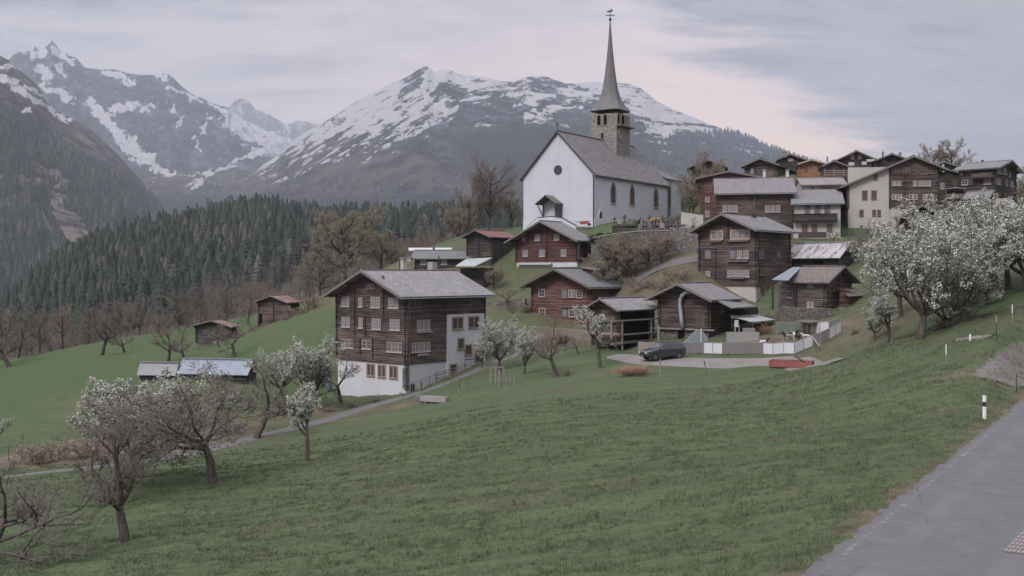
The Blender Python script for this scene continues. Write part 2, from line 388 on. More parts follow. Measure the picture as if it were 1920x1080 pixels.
def near_terrain():
    az = np.linspace(math.radians(-66), math.radians(66), 620)
    # finer inside the view
    r = np.geomspace(4, 300, 560)
    A, R = np.meshgrid(az, r); X = R * np.sin(A); Y = R * np.cos(A)
    Z = h0(X, Y)
    dp = np.minimum(seg_dist(X, Y, PATH1), seg_dist(X, Y, TRACK) - 1.0)
    s = (X - RP.x) * RU.y - (Y - RP.y) * RU.x
    flat = sstep(dp, 1.0, 3.0) * (1 - sstep(s, -1.4, -.2) * (1 - sstep(s, 5.2, 7)))
    n = (fbm(X * .35, Y * .9, 4, 3) - .5) * .35 + (fbm(X * 2.2, Y * 3.2, 3, 9) - .5) * .16
    _lb = hit(1905, 682); flat = flat * sstep(np.hypot(X - _lb.x, Y - _lb.y), 6, 10)
    _px = X / np.maximum(Y, 1) * F + 960; tl = sstep(Y, 80, 105) * (1 - sstep(_px, 560, 680)) * (1 - sstep(Y, 150, 200))
    Z = Z + n * flat + tl * flat * ((fbm(X * .05 + Y * .02, Y * .22, 4, 63) - .5) * 2.2 + (fbm(X * .02, (Y - X * .2) * .9, 2, 64) - .5) * .35)
    lush = np.zeros(X.shape)
    # the greener, smoother hay meadow to the left behind the path and the slope right of the sheds
    px = X / np.maximum(Y, 1) * F + 960
    lush = sstep(Y, 84, 112) * (1 - sstep(px, 640, 760)) * .85
    dirt = np.zeros(X.shape)
    for (cx, cy, rx, ry, a) in [(*hit(1500, 632).xy, 6.0, 4.5, .9), (*hit(1620, 650).xy, 5, 4, .38), (*hit(150, 846, 60).xy, 11, 4.5, 1.0),
                                (*hit(60, 872, 60).xy, 10, 4.0, .8), (*hit(380, 800, 60).xy, 8, 4, .6), (*hit(640, 778, 60).xy, 8, 2.0, .8), (*hit(210, 740, 90).xy, 7, 4, .35), (*hit(260, 838, 60).xy, 10, 4.5, .95), (*hit(1100, 705).xy, 4, 1.5, .35), (*hit(1830, 702).xy, 3, 1.2, .6),
                                (*hit(1260, 500, 100).xy, 8, 5, .3), (*hit(560, 640, 100).xy, 5, 3, .1), (*hit(300, 745, 80).xy, 10, 5, .35), (*hit(640, 790).xy, 4, 1, .3), (*hit(1180, 560, 100).xy, 12, 10, .55), (*hit(1180, 500, 100).xy, 10, 6, .6), (*hit(940, 590, 100).xy, 8, 12, .35), (*hit(1500, 610, 90).xy, 9, 6, .3), (*hit(1660, 590, 80).xy, 10, 10, .45), (*hit(1300, 545, 100).xy, 8, 5, .3), (*hit(1380, 430, 120).xy, 14, 8, .4), (*hit(1640, 455, 110).xy, 12, 6, .4), (*hit(600, 575, 110).xy, 12, 8, .5), (*hit(720, 520, 120).xy, 16, 14, .5)]:
        q = ((X - cx) / rx) ** 2 + ((Y - cy) / ry) ** 2
        dirt = np.maximum(dirt, a * np.clip(1.35 - q + (fbm(X * .6, Y * .6, 3, 21) - .5) * 1.3, 0, 1))
    # bare edge beside the road
    dirt = np.maximum(dirt, .75 * sstep(s, -.9, -.2) * (fbm(X * 1.2, Y * 1.2, 3, 5) > .42))
    grid_mesh('meadow', X, Y, Z, m_grass, {'lush': lush, 'dirt': dirt}, kind='structure')
near_terrain()
def strip(name, path, width, m, lift=.05, kind='structure', step=1.0, wv=.12):
    pts = []
    for a, b in zip(path[:-1], path[1:]):
        k = max(1, int((b - a).length / step))
        pts += [a.lerp(b, i / k) for i in range(k)]
    pts.append(path[-1]); P2 = np.array([(p.x, p.y) for p in pts])
    for _ in range(3): P2[1:-1] = (P2[:-2] + 2 * P2[1:-1] + P2[2:]) / 4
    T = np.gradient(P2, axis=0); T /= np.linalg.norm(T, axis=1)[:, None] + 1e-9; Nn = np.stack([T[:, 1], -T[:, 0]], 1)
    ww = width if hasattr(width, '__len__') else [width] * len(P2)
    ww = np.interp(np.linspace(0, 1, len(P2)), np.linspace(0, 1, len(ww)), ww)
    k = np.linspace(-.5, .5, 7)
    jit = (fbm(np.arange(len(P2)) * .35, np.zeros(len(P2)), 2, 4) - .5) * wv * 2
    X = P2[:, None, 0] + Nn[:, None, 0] * (k[None] * (ww + jit)[:, None]); Y = P2[:, None, 1] + Nn[:, None, 1] * (k[None] * (ww + jit)[:, None])
    Z = h0(X, Y); Z[:, 0] -= .12; Z[:, -1] -= .12
    return grid_mesh(name, X, Y, Z + lift, m, kind=kind)
m_gravel = mat("gravel", rough=.95); n = NT(m_gravel); p = n.co('World')
n.col(n.mix(n.mr(n.noise(p, .8, 4, .6), .4, .65), n.ramp(n.noise(p, 9, 4, .8), [(.3, (.13, .12, .12)), (.7, (.27, .25, .25))]), (.17, .15, .12)))
m_asph = mat("asphalt", rough=.8, spec=.3); n = NT(m_asph); p = n.co('World')
_f = n.noise(p, 26, 3, .8)
q_s = n.sep(p); _ac = n.math('SUBTRACT', n.math('MULTIPLY', n.math('SUBTRACT', q_s[0], RP.x), RU.y), n.math('MULTIPLY', n.math('SUBTRACT', q_s[1], RP.y), RU.x))
q_c = n.ramp(_f, [(.25, (.086, .083, .087)), (.75, (.144, .139, .143))])
q_c = n.mix(n.mr(n.noise(p, 1.3, 5, .7), .42, .7, 0, .6), q_c, (.150, .147, .150))
for q_k, q_w in ((1.35, .42), (3.6, .42)):      # wheel tracks polished a little lighter
    q_c = n.mix(n.math('MULTIPLY', n.mr(n.math('ABSOLUTE', n.math('SUBTRACT', _ac, q_k)), .1, q_w, .35, 0, True), n.mr(n.noise(p, .5, 3), .3, .6)), q_c, (.170, .168, .174))
_ed = n.math('MULTIPLY', n.mr(n.math('ABSOLUTE', n.math('SUBTRACT', _ac, .38)), .03, .09, .5, 0), n.mr(n.noise(p, 5, 4, .8), .52, .60))
q_c = n.mix(_ed, q_c, (.34, .34, .34))           # worn edge line
q_c = n.mix(n.mr(n.math('ADD', _ac, n.math('MULTIPLY', n.noise(p, 3, 4, .7), .5)), .22, .42, .8, 0), q_c, (.13, .115, .095))
_v = n.N.new('ShaderNodeTexVoronoi'); _v.feature = 'DISTANCE_TO_EDGE'; _v.inputs['Scale'].default_value = .42; n.L.new(n.co('World', scale=(1, 1, 1)), _v.inputs[0])
_cr = n.math('MULTIPLY', n.mr(_v.outputs[0], .004, .012, 1, 0), n.mr(n.noise(p, .35, 3), .5, .56))
q_c = n.mix(n.math('MULTIPLY', _cr, .35), q_c, (.035, .034, .036))
n.col(q_c); n.bump(_f, .01, .5)
m_path = mat("path_asphalt", rough=.9); n = NT(m_path); p = n.co('World')
n.col(n.ramp(n.noise(p, 3.5, 5, .75), [(.3, (.095, .092, .092)), (.7, (.165, .158, .155))]))
def road():
    t = np.linspace(-60, 50, 661); s = np.array([0, .12, 1, 2, 3, 4, 5, 5.3])
    T, S_ = np.meshgrid(t, s, indexing='ij')
    jit = np.zeros_like(S_); jit[:, 0] = (fbm(t * 2.3, t * 0, 4, 8, .7) - .5) * .42
    jit[:, 1] = jit[:, 0]
    S2 = S_ + jit
    X = RP.x + RU.x * T + RU.y * S2; Y = RP.y + RU.y * T - RU.x * S2
    Z = np.full(X.shape, ZR) + .02 - .01 * np.abs(S_ - 2.6); Z[:, 0] -= .14; Z[:, -1] -= .14
    k = T > 42; Z = np.where(k, np.maximum(Z, h0(X, Y) + .08), Z)
    grid_mesh('road', X, Y, Z, m_asph, kind='structure')
road()
pth = strip('footpath', PATH1, [1.3, 1.5, 1.8, 1.9, 2.0, 2.0, 1.9, 1.8], m_path, .07)
trk = strip('gravel_yard', TRACK, [2.2, 5.2, 5.0, 4.6, 3.8, 1.3], m_gravel, .09, wv=.5)
strip('village_lane', gpath([(1190, 528), (1215, 512), (1240, 501), (1270, 494), (1310, 488), (1345, 484)], dmin=105), 2.6, m_path, .25)
strip('trodden_path', gpath([(1790, 640), (1825, 636), (1862, 631)]), .45, m_gravel, .1)
# paved lay-by: herringbone pavers with grass creeping in at the rim
m_paver = mat("pavers", rough=.9); n = NT(m_paver)
p = n.co('World', rot=(0, 0, .35)); br = n.N.new('ShaderNodeTexBrick'); n.L.new(p, br.inputs[0])
br.inputs['Scale'].default_value = 1.0; br.inputs['Brick Width'].default_value = .30; br.inputs['Row Height'].default_value = .20
br.inputs['Mortar Size'].default_value = .028; br.inputs['Color1'].default_value = (.18, .160, .155, 1); br.inputs['Color2'].default_value = (.225, .20, .195, 1)
br.inputs['Mortar'].default_value = (.105, .10, .085, 1)
w = n.noise(n.co('World'), .9, 4, .65)
_pc = n.mix(n.mr(w, .48, .66, 0, .8), br.outputs[0], (.13, .10, .075))
_rf = n.math('ADD', n.attr('rim')[2], n.math('MULTIPLY', n.math('SUBTRACT', n.noise(n.co('World'), 2.6, 4, .7), .5), 1.3))
n.col(n.mix(n.mr(_rf, .35, .62, 1, 0), _pc, n.ramp(n.noise(n.co('World'), 5, 4, .75), [(.3, (.034, .050, .020)), (.7, (.095, .130, .060))]))); n.bump(br.outputs[1], -.01, .4)
def layby():
    poly = [hit(px, py) for px, py in [(1800, 712), (1832, 690), (1870, 655), (1905, 636)]]
    far = hit(1960, 622); ext = [Vector((far.x + 3, far.y + .5, 0)), Vector((far.x + 9, far.y - 9, 0))]
    nr = hit(1905, 729); pts = [(p.x, p.y) for p in poly] + [(e.x, e.y) for e in ext] + [(nr.x + 2.4, nr.y + 2.2), (nr.x, nr.y)] + [(hit(1850, 716).x, hit(1850, 716).y)]
    P2 = np.array(pts); x0, y0 = P2.min(0); x1, y1 = P2.max(0); st = .15
    X, Y = np.meshgrid(np.arange(x0, x1, st), np.arange(y0, y1, st))
    ins = np.zeros(X.shape, bool); j = len(P2) - 1
    XJ = X + (vnoise(X * 1.7, Y * 1.7, 3) - .5) * .3; YJ = Y + (vnoise(X * 1.7, Y * 1.7, 5) - .5) * .3
    for i in range(len(P2)):
        xi, yi = P2[i]; xj, yj = P2[j]
        c = ((yi > YJ) != (yj > YJ)) & (XJ < (xj - xi) * (YJ - yi) / (yj - yi + 1e-12) + xi); ins ^= c; j = i
    Z = h0(X, Y) + .06
    B = ins.astype(float)
    for _ in range(14): B[1:-1, 1:-1] = (B[:-2, 1:-1] + B[2:, 1:-1] + B[1:-1, :-2] + B[1:-1, 2:] + B[1:-1, 1:-1] * 2) / 6
    rim = []; B = np.clip((B - .5) * 2, 0, 1)
    idx = -np.ones(X.shape, int); v = []; f = []
    for a in range(X.shape[0] - 1):
        for b in range(X.shape[1] - 1):
            if not ins[a, b]: continue
            q = []
            for (c, d) in ((a, b), (a, b + 1), (a + 1, b + 1), (a + 1, b)):
                if idx[c, d] < 0: idx[c, d] = len(v); v.append((X[c, d], Y[c, d], Z[c, d] - .10 * (B[c, d] < .12))); rim.append(B[c, d])
                q.append(idx[c, d])
            f.append(q)
    me = tri_mesh('paved_layby', np.array(v), np.array(f), m_paver, {'rim': np.array(rim)})
    o = bpy.data.objects.new('paved_layby', me); COL.objects.link(o); tag(o, kind='structure')
layby()
# ------------------------------------------------------------------ far terrain from profiles
def profile(name, cols, m, nu, nv, amp, seed, freq=6.0, attrs=None, crest_i=-2, ridged=True, uni=None):
    """cols: list of (px, [(d,py)...]); builds a surface in true distance; amp relative displacement"""
    pxs = np.array([c[0] for c in cols], float); K = len(cols[0][1])
    u = np.linspace(pxs[0], pxs[-1], nu); v = np.linspace(0, K - 1, nv)
    D = np.array([[k[0] for k in c[1]] for c in cols]); Q = np.array([[k[1] for k in c[1]] for c in cols])
    def smooth_interp(M):
        A = np.stack([np.interp(u, pxs, M[:, j]) for j in range(K)], 1)       # nu,K
        return np.stack([np.interp(v, np.arange(K), A[i]) for i in range(nu)], 0)
    d = smooth_interp(D); q = smooth_interp(Q)
    U = np.repeat(u[:, None], nv, 1); V = np.repeat(v[None], nu, 0)
    X = (U - 960) / F * d; Yy = d.copy(); Z = -(q - HY) / F * d
    crest = K + crest_i
    env = np.clip(np.abs(V - crest) * 2.2, 0.10, 1.0)
    sc = freq / np.mean(D[:, crest])
    nz = fbm(X * sc, Yy * sc * 1.1, 6, seed, .5, ridged) - (.55 if ridged else .5)
    Z = Z + nz * amp * d * env
    at = attrs(U, q - nz * amp * F * env, V, X, Yy, Z) if attrs else {}
    return grid_mesh(name, X, Yy, Z, m, at, kind='structure'), (U, V, X, Yy, Z)
def col_profile(sky, tmpl):
    """sky: skyline [(px,py)], tmpl(px,py)-> knots list"""
    return [(px, tmpl(px, py)) for px, py in sky]
# materials
def mountain_mat(name, rock, brown, brownamt=.5, forest=None, scale=1.0):
    m = mat(name, rough=.95, spec=.1); n = NT(m)
    p = n.co('World', scale=(.001 * scale,) * 3)
    f = n.noise(p, 9, 9, .74); gu = n.noise(n.co('World', scale=(.001 * scale, .001 * scale, .00028 * scale)), 26, 6, .7, .6); g = n.noise(p, 2.2, 5, .6); ff = n.noise(p, 60, 4, .7)
    c = n.ramp(f, [(.42, tuple(x * .35 for x in rock)), (.5, rock), (.59, tuple(min(1, x * 2.2) for x in rock))])
    c = n.mix(n.mr(gu, .47, .56, 0, .7), c, tuple(x * .38 for x in rock))
    c2 = n.ramp(f, [(.3, tuple(x * .6 for x in brown)), (.7, tuple(x * 1.3 for x in brown))])
    bm = n.math('MULTIPLY', n.attr('brown')[2], n.mr(n.math('ADD', n.math('MULTIPLY', g, .4), n.math('MULTIPLY', f, .6)), .46, .56))
    c = n.mix(bm, c, c2)
    if forest:
        fm = n.math('ADD', n.attr('wood')[2], n.math('MULTIPLY', n.math('SUBTRACT', n.math('ADD', n.math('MULTIPLY', f, .5), n.math('MULTIPLY', ff, .5)), .5), 2.2))
        c = n.mix(n.mr(fm, .45, .62), c, n.ramp(ff, [(.3, tuple(x * .5 for x in forest)), (.7, tuple(x * 1.4 for x in forest))]))
    sn = n.attr('snow')[2]
    s = n.math('ADD', sn, n.math('MULTIPLY', n.math('SUBTRACT', n.math('ADD', n.math('MULTIPLY', n.noise(p, 55, 7, .8), .5), n.math('MULTIPLY', gu, .5)), .5), 2.2))
    s = n.mr(s, .46, .58, 0, .92)
    c = n.mix(s, c, (.84, .83, .88)); n.col(c)
    n.bump(n.math('ADD', f, n.math('MULTIPLY', gu, .5)), 110 / scale, 1.0)
    return m
def poly_mask(U, Q, lines, soft=.5):
    M = np.zeros(U.shape)
    U = U + (fbm(U * .09, Q * .09, 4, 801) - .5) * 22; Q = Q + (fbm(U * .10, Q * .10, 4, 802) - .5) * 20
    for pts, w in lines:
        for (x0, y0), (x1, y1) in zip(pts[:-1], pts[1:]):
            ex, ey = x1 - x0, y1 - y0; t = np.clip(((U - x0) * ex + (Q - y0) * ey) / (ex * ex + ey * ey + 1e-9), 0, 1)
            d = np.hypot(U - x0 - t * ex, Q - y0 - t * ey); M = np.maximum(M, 1 - np.clip(d / w, 0, 2) * soft)
    return M
# --- distant peak
sk = [(380,300),(400,235),(415,215),(430,197),(438,190),(452,183),(462,186),(470,193),(480,205),(492,209),(505,214),(520,222),(535,233),(548,230),(558,224),(572,226),(590,231),(620,245),(680,300)]
m_far = mountain_mat("distant_rock", (.13, .13, .15), (.14, .11, .09))
profile('distant_peak', col_profile(sk, lambda x, y: [(9000, y + 160), (9700, y + 90), (10400, y + 40), (11000, y), (12000, y + 90)]), m_far, 220, 90, .014, 5, 40,
        lambda U, Q, V, X, Y, Z: {'snow': .42 + .25 * (fbm(U * .10, Q * .05, 4, 3) - .5) * 2, 'brown': U * 0})
# --- left massif
sk = [(-320,150),(-150,120),(0,118),(18,112),(25,103),(38,97),(44,102),(52,94),(60,99),(66,87),(74,97),(84,90),(92,83),(98,77),(104,84),(113,96),(122,101),(133,106),(143,108),(152,118),(158,126),(175,129),(192,131),(212,130),(228,134),(245,139),(268,142),(288,142),(300,140),(318,141),(328,150),(340,162),(352,171),(370,181),(390,190),(410,197),(428,201),(432,213),(450,222),(480,236),(515,252),(545,264),(560,272),(600,300),(680,360)]
def mass_attr(U, Q, V, X, Y, Z):
    st = fbm((U + Q * .4) * .06, (Q - U * .3) * .11, 6, 31, .62)
    L = [([(170,192),(200,225),(215,240),(228,262),(245,285),(262,300),(285,312),(310,325),(330,335)], 8), ([(245,262),(255,285),(280,300)], 9), ([(80,165),(100,170),(135,188)], 6),
         ([(70,128),(85,135),(92,146)], 6), ([(62,106),(80,96)], 5), ([(102,92),(118,110),(138,118)], 4), ([(196,134),(215,138),(226,142)], 4), ([(232,152),(246,156)], 4), ([(296,144),(316,148)], 4),
         ([(210,204),(240,200),(258,197)], 6), ([(205,215),(225,207),(250,203)], 4), ([(265,205),(285,200)], 4), ([(325,200),(335,215),(345,222),(328,240)], 4), ([(392,220),(402,215)], 3), ([(378,240),(388,234),(380,250)], 3),
         ([(370,255),(365,262),(380,282)], 3), ([(388,330),(410,318),(425,312),(445,302),(478,288)], 3), ([(345,338),(370,326),(400,322),(440,312)], 3),
         ([(440,224),(470,245),(500,262),(530,270)], 22), ([(480,285),(520,275)], 10), ([(360,184),(375,190)], 3), ([(110,125),(120,140)], 4), ([(350,178),(380,190),(420,203)], 2.2), ([(318,168),(350,176)], 3)]
    s = poly_mask(U, Q, L, .5)
    alt = np.clip((200 - Q) / 120, 0, 1) * .18
    return {'snow': np.clip(s * .95, 0, .95) + (st - .5) * .9 + .08 + alt - .18 * sstep(Q, 255, 300) * (s < .3), 'brown': sstep(Q, 300, 350) * .6}
m_mass = mountain_mat("massif_rock", (.098, .106, .135), (.11, .09, .08))
def tm(x, y):
    b = 430
    return [(3600, 520), (4100, 430), (4700, y + (b - y) * .72), (5300, y + (b - y) * .42), (5900, y + (b - y) * .17), (6500, y), (7400, y + 60)]
profile('rocky_massif', col_profile(sk, tm), m_mass, 900, 420, .030, 11, 26, mass_attr)
# --- central mountain
sk = [(180,430),(215,385),(245,352),(270,338),(290,333),(320,331),(350,331),(380,335),(420,341),(450,338),(475,322),(500,305),(530,285),(548,266),(560,256),(575,246),(600,232),(618,222),(640,206),(658,195),(680,183),(700,172),(720,163),(738,153),(752,150),(765,143),(780,133),(792,126),(800,124),(808,130),(818,136),(828,131),(840,128),(852,134),(870,140),(890,141),(915,146),(945,152),(965,153),(978,146),(992,143),(1010,142),(1028,144),(1045,151),(1065,156),(1090,154),(1110,152),(1135,154),(1160,155),(1180,157),(1200,165),(1215,175),(1228,188),(1245,197),(1270,208),(1295,217),(1320,228),(1345,238),(1370,247),(1395,256),(1420,266),(1450,278),(1475,288),(1520,305),(1600,325),(1720,350),(2000,400),(2300,440)]
def cm_attr(U, Q, V, X, Y, Z):
    ln = np.interp(U, [150, 480, 560, 620, 700, 800, 860, 950, 1000, 1100, 1180, 1240, 1300, 1400, 1500], [330, 320, 290, 275, 262, 235, 205, 188, 200, 196, 205, 250, 236, 258, 250])
    sl = np.where(U < 840, .55, .10); 
    r = (U - 800)
    a = np.where(U < 860, U * .80 + Q * -.60, U * .99 + Q * -.1) ; b = np.where(U < 860, U * .52 + Q * .84, Q + U * .12 * np.sign(980 - U))
    st = fbm(a * .014, b * .12, 6, 51, .6)
    st2 = fbm(U * .03, Q * .05, 4, 77)
    s = .55 + (ln - 14 - Q) * .0085
    st3 = fbm(a * .03, b * .22, 4, 53, .6)
    s = np.clip(s, 0.0, .72) + (st - .5) * 1.25 + (st2 - .5) * .6 + (st3 - .5) * .8 + (fbm(U * .11, Q * .25, 4, 55, .6) - .5) * .45
    dk = poly_mask(U, Q, [([(790,140),(780,155),(762,162)], 9), ([(838,170),(860,172)], 13), ([(815,178),(830,165)], 9), ([(870,215),(940,205)], 14), ([(1015,195),(1060,185)], 5)], .5)
    wh = poly_mask(U, Q, [([(640,178+40),(700,190)], 4), ([(985,216),(1040,205),(1090,198)], 5), ([(1215,238),(1245,245),(1252,252)], 7), ([(820,198),(850,210)], 3), ([(615,310),(650,298),(685,285)], 2.6),
                          ([(618,305),(650,290),(665,283)], 2), ([(740,352),(750,345)], 3), ([(768,342),(780,337)], 2), ([(845,285),(860,278)], 2), ([(820,255),(835,250)], 3), ([(1150,240),(1160,246)], 2)], .5)
    s = s - np.clip(dk, 0, 1) * .55 + np.clip(wh - .4, 0, 1) * .85
    s = np.where((Q > ln + 45) & (wh < .45), np.minimum(s, .22), s)
    wood = .18 + .45 * sstep(Q, 330, 390) + .55 * sstep(U, 1180, 1330) * sstep(Q, ln + 5, ln + 40) + .5 * sstep(U, 780, 900) * sstep(Q, 225, 262) * (1 - sstep(Q, 330, 350)) + .35 * sstep(Q, ln, ln + 60)*sstep(U,900,1000)
    brown = sstep(Q, 245, 300) * (1 - .6 * sstep(U, 900, 1150))
    return {'snow': s, 'brown': brown, 'wood': wood}
m_cm = mountain_mat("mountain_rock", (.088, .097, .120), (.160, .125, .115), forest=(.050, .056, .062))
def tm(x, y):
    b = 470
    return [(1700, 560), (2100, b), (2600, y + (b - y) * .74), (3100, y + (b - y) * .50), (3600, y + (b - y) * .28), (4100, y + (b - y) * .10), (4500, y), (5400, y + 40)]
_, CMG = profile('snowy_mountain', col_profile(sk, tm), m_cm, 900, 340, .014, 23, 22, cm_attr)
# --- left forested slope
sk = [(-420,-60),(-150,20),(-60,70),(0,104),(15,112),(30,128),(48,139),(60,150),(75,168),(88,192),(104,207),(130,220),(155,234),(180,250),(205,275),(230,300),(250,322),(270,345),(288,372),(302,392),(318,418),(345,450),(400,500),(480,560)]
def ls_attr(U, Q, V, X, Y, Z):
    L = [([(0,142),(20,155),(40,172),(62,186),(90,203),(115,218),(132,225)], 7), ([(0,125),(15,128),(30,124)], 4), ([(45,162),(70,175),(100,190)], 3), ([(44,206),(60,204)], 3), ([(20,150),(34,153)],4)]
    s = poly_mask(U, Q, L, .5); st = fbm(U * .12, Q * .12, 3, 5)
    line = 150 + U * .62
    wood = .30 + .75 * sstep(Q, line + 20, line + 75)
    cl = poly_mask(U, Q, [([(60,305),(80,318),(105,330),(120,340)], 11), ([(60,385),(75,400),(95,430)], 9), ([(105,372),(112,395),(128,415),(130,450)], 16), ([(135,400),(148,425),(135,440)], 12), ([(32,362),(48,365)], 6), ([(0,330),(60,338),(110,350)], 4),([(150,465),(165,430)],6)], .5)
    wood = wood - 1.3 * np.clip(cl + (st - .5) * .8 - .25, 0, 1)
    return {'snow': np.clip(s * .8 - .05, 0, .85) + (st - .5) * .3 + .05, 'brown': .2 + .8 * np.clip(cl, 0, 1) + .35 * sstep(Q, 240, 270), 'wood': wood, 'clear': cl}
m_ls = mountain_mat("slope_rock", (.085, .082, .082), (.30, .245, .205), forest=(.024, .034, .026), scale=2.0)
def tm(x, y):
    b = 640
    return [(950, 760), (1200, b), (1450, y + (b - y) * .70), (1750, y + (b - y) * .48), (2100, y + (b - y) * .27), (2500, y + (b - y) * .10), (2900, y), (3700, y + 60)]
LSO, LSG = profile('wooded_slope', col_profile(sk, tm), m_ls, 420, 300, .010, 37, 16, ls_attr)
# --- forest hill in the middle distance
FH = [(-500, [(232,790),(300,770),(400,735),(520,700),(650,670),(1300,760)]), (0, [(232,745),(300,705),(400,665),(520,625),(650,590),(1300,760)]),
      (100, [(232,740),(300,672),(420,610),(560,545),(700,497),(1300,720)]), (200, [(232,735),(300,650),(420,590),(580,510),(750,452),(1350,700)]),
      (300, [(232,705),(300,628),(430,568),(600,485),(800,428),(1400,640)]), (370, [(232,690),(300,622),(430,560),(600,470),(810,412),(1400,640)]), (450, [(232,672),(300,615),(430,548),(600,455),(820,398),(1400,640)]),
      (520, [(232,650),(300,600),(430,530),(600,450),(820,396),(1400,620)]), (600, [(232,625),(300,575),(430,512),(600,452),(800,412),(1400,600)]), (700, [(232,590),(300,545),(430,492),(600,448),(800,410),(1400,580)]),
      (780, [(232,560),(300,520),(430,480),(600,442),(790,408),(1400,560)]), (880, [(232,500),(300,480),(430,460),(600,436),(780,410),(1400,540)]), (1000, [(232,480),(300,465),(430,450),(600,440),(780,420),(1400,540)]), (1400, [(232,430),(300,440),(430,445),(600,440),(780,430),(1400,520)]),
      (2400, [(232,430),(300,440),(430,450),(600,450),(780,450),(1400,520)])]
m_fh = mat("forest_floor", rough=.95, spec=.1); n = NT(m_fh); p = n.co('World')
_f = n.noise(p, .25, 5, .7)
n.col(n.mix(n.mr(n.noise(p, .02, 3, .6), .4, .6), n.ramp(_f, [(.3, (.035, .028, .022)), (.7, (.11, .085, .065))]), n.ramp(_f, [(.3, (.022, .028, .018)), (.7, (.07, .065, .045))])))
FHO, FHG = profile('forest_hill', FH, m_fh, 300, 160, .006, 61, 8, None, ridged=False)
# base sheet reaching the horizon
X, Y = np.meshgrid(np.linspace(-14000, 14000, 60), np.linspace(-4000, 14000, 60))
grid_mesh('valley_floor', X, Y, np.full(X.shape, -260.0) + 0 * X, m_fh, kind='structure')
def hz():
    mb = MB(); mb.box((0, 5500, 975), (13500, 0, 0), (0, 7700, 0), (0, 0, 1240))
    m = bpy.data.materials.new("haze_air"); m.use_nodes = True; t = m.node_tree; t.nodes.clear()
    o = t.nodes.new('ShaderNodeOutputMaterial'); v = t.nodes.new('ShaderNodeVolumePrincipled')
    v.inputs['Color'].default_value = (.83, .885, 1.0, 1); v.inputs['Density'].default_value = 1.0e-4; v.inputs['Anisotropy'].default_value = 0.0
    t.links.new(v.outputs[0], o.inputs['Volume'])
    tag(mb.build('haze', m, origin=(0, 0, 0)), 'thin pale morning haze filling the valley air', kind='stuff')
hz()
# ------------------------------------------------------------------ building materials
def wood_mat(name, dark, light, pitch=.21, grain=1.0):
    m = mat(name, rough=.85, spec=.2); n = NT(m)
    p = n.co('World'); s = n.sep(p)
    row = n.math('FLOOR', n.math('DIVIDE', s[2], pitch))
    wn = n.N.new('ShaderNodeTexWhiteNoise'); wn.noise_dimensions = '1D'; n.L.new(row, wn.inputs['W'])
    st = n.noise(n.co('World', scale=(.55, .55, 7)), 1.0, 5, .7)
    pat = n.noise(n.co('World', scale=(.25, .25, .5)), 1.0, 3, .6)
    f = n.math('ADD', n.math('MULTIPLY', st, 1.0), n.math('MULTIPLY', wn.outputs[0], .16))
    f = n.math('ADD', f, n.math('MULTIPLY', pat, .5))
    c = n.ramp(n.mr(f, .42, 1.15), [(.25, tuple(x * .55 for x in dark)), (.5, dark), (.78, light)])
    fr = n.math('FRACT', n.math('DIVIDE', s[2], pitch))
    gap = n.math('GREATER_THAN', n.math('ABSOLUTE', n.math('SUBTRACT', fr, .5)), .40)
    n.col(n.mix(n.math('MULTIPLY', gap, .45), c, tuple(x * .25 for x in dark)))
    hh = n.math('SUBTRACT', 1.0, n.math('POWER', n.math('ABSOLUTE', n.math('MULTIPLY', n.math('SUBTRACT', fr, .5), 2.0)), 3.0))
    n.bump(n.math('ADD', hh, n.math('MULTIPLY', st, .5)), .05, .8)
    return m
def roof_mat(name, c1, c2, w=.55, h=.34, rust=None, rough=.8):
    m = mat(name, rough=rough, spec=.3); n = NT(m)
    uv = n.co('UV'); b = n.N.new('ShaderNodeTexBrick'); n.L.new(uv, b.inputs[0]); b.offset = .5
    b.inputs['Scale'].default_value = 1.0; b.inputs['Brick Width'].default_value = w; b.inputs['Row Height'].default_value = h
    b.inputs['Mortar Size'].default_value = .018; b.inputs['Color1'].default_value = (*c1, 1); b.inputs['Color2'].default_value = (*c2, 1)
    b.inputs['Mortar'].default_value = (*[x * .35 for x in c1], 1); b.inputs['Bias'].default_value = 0
    v = n.noise(n.co('World'), .8, 5, .7); v2 = n.noise(n.co('World'), 5, 3, .7)
    c = n.mix(n.mr(v, .35, .7, 0, .55), b.outputs[0], tuple(x * .62 for x in c1))
    c = n.mix(n.mr(v2, .5, .75, 0, .6), c, tuple(min(1, x * 1.35) for x in c2))
    if rust: c = n.mix(n.mr(n.noise(n.co('UV', scale=(1.8, .35, 1)), .9, 4, .65), .50, .60), c, rust)
    n.col(c); n.bump(n.math('ADD', b.outputs[1], n.math('MULTIPLY', v2, -.6)), -.05, .8); return m
def metal_mat(name, c, rust=None, rough=.45, amt=(.5, .6)):
    m = mat(name, rough=rough, spec=.5, metal=.35); n = NT(m)
    uv = n.co('UV'); s = n.sep(uv)
    w = n.math('SINE', n.math('MULTIPLY', s[0], 2 * math.pi / .33)); v = n.noise(n.co('UV', scale=(1.6, .5, 1)), .8, 5, .7)
    cc = n.mix(n.mr(v, .35, .7), c, tuple(x * .72 for x in c))
    if rust: cc = n.mix(n.mr(v, *amt), cc, rust)
    n.col(cc); n.bump(w, .03, .6); return m
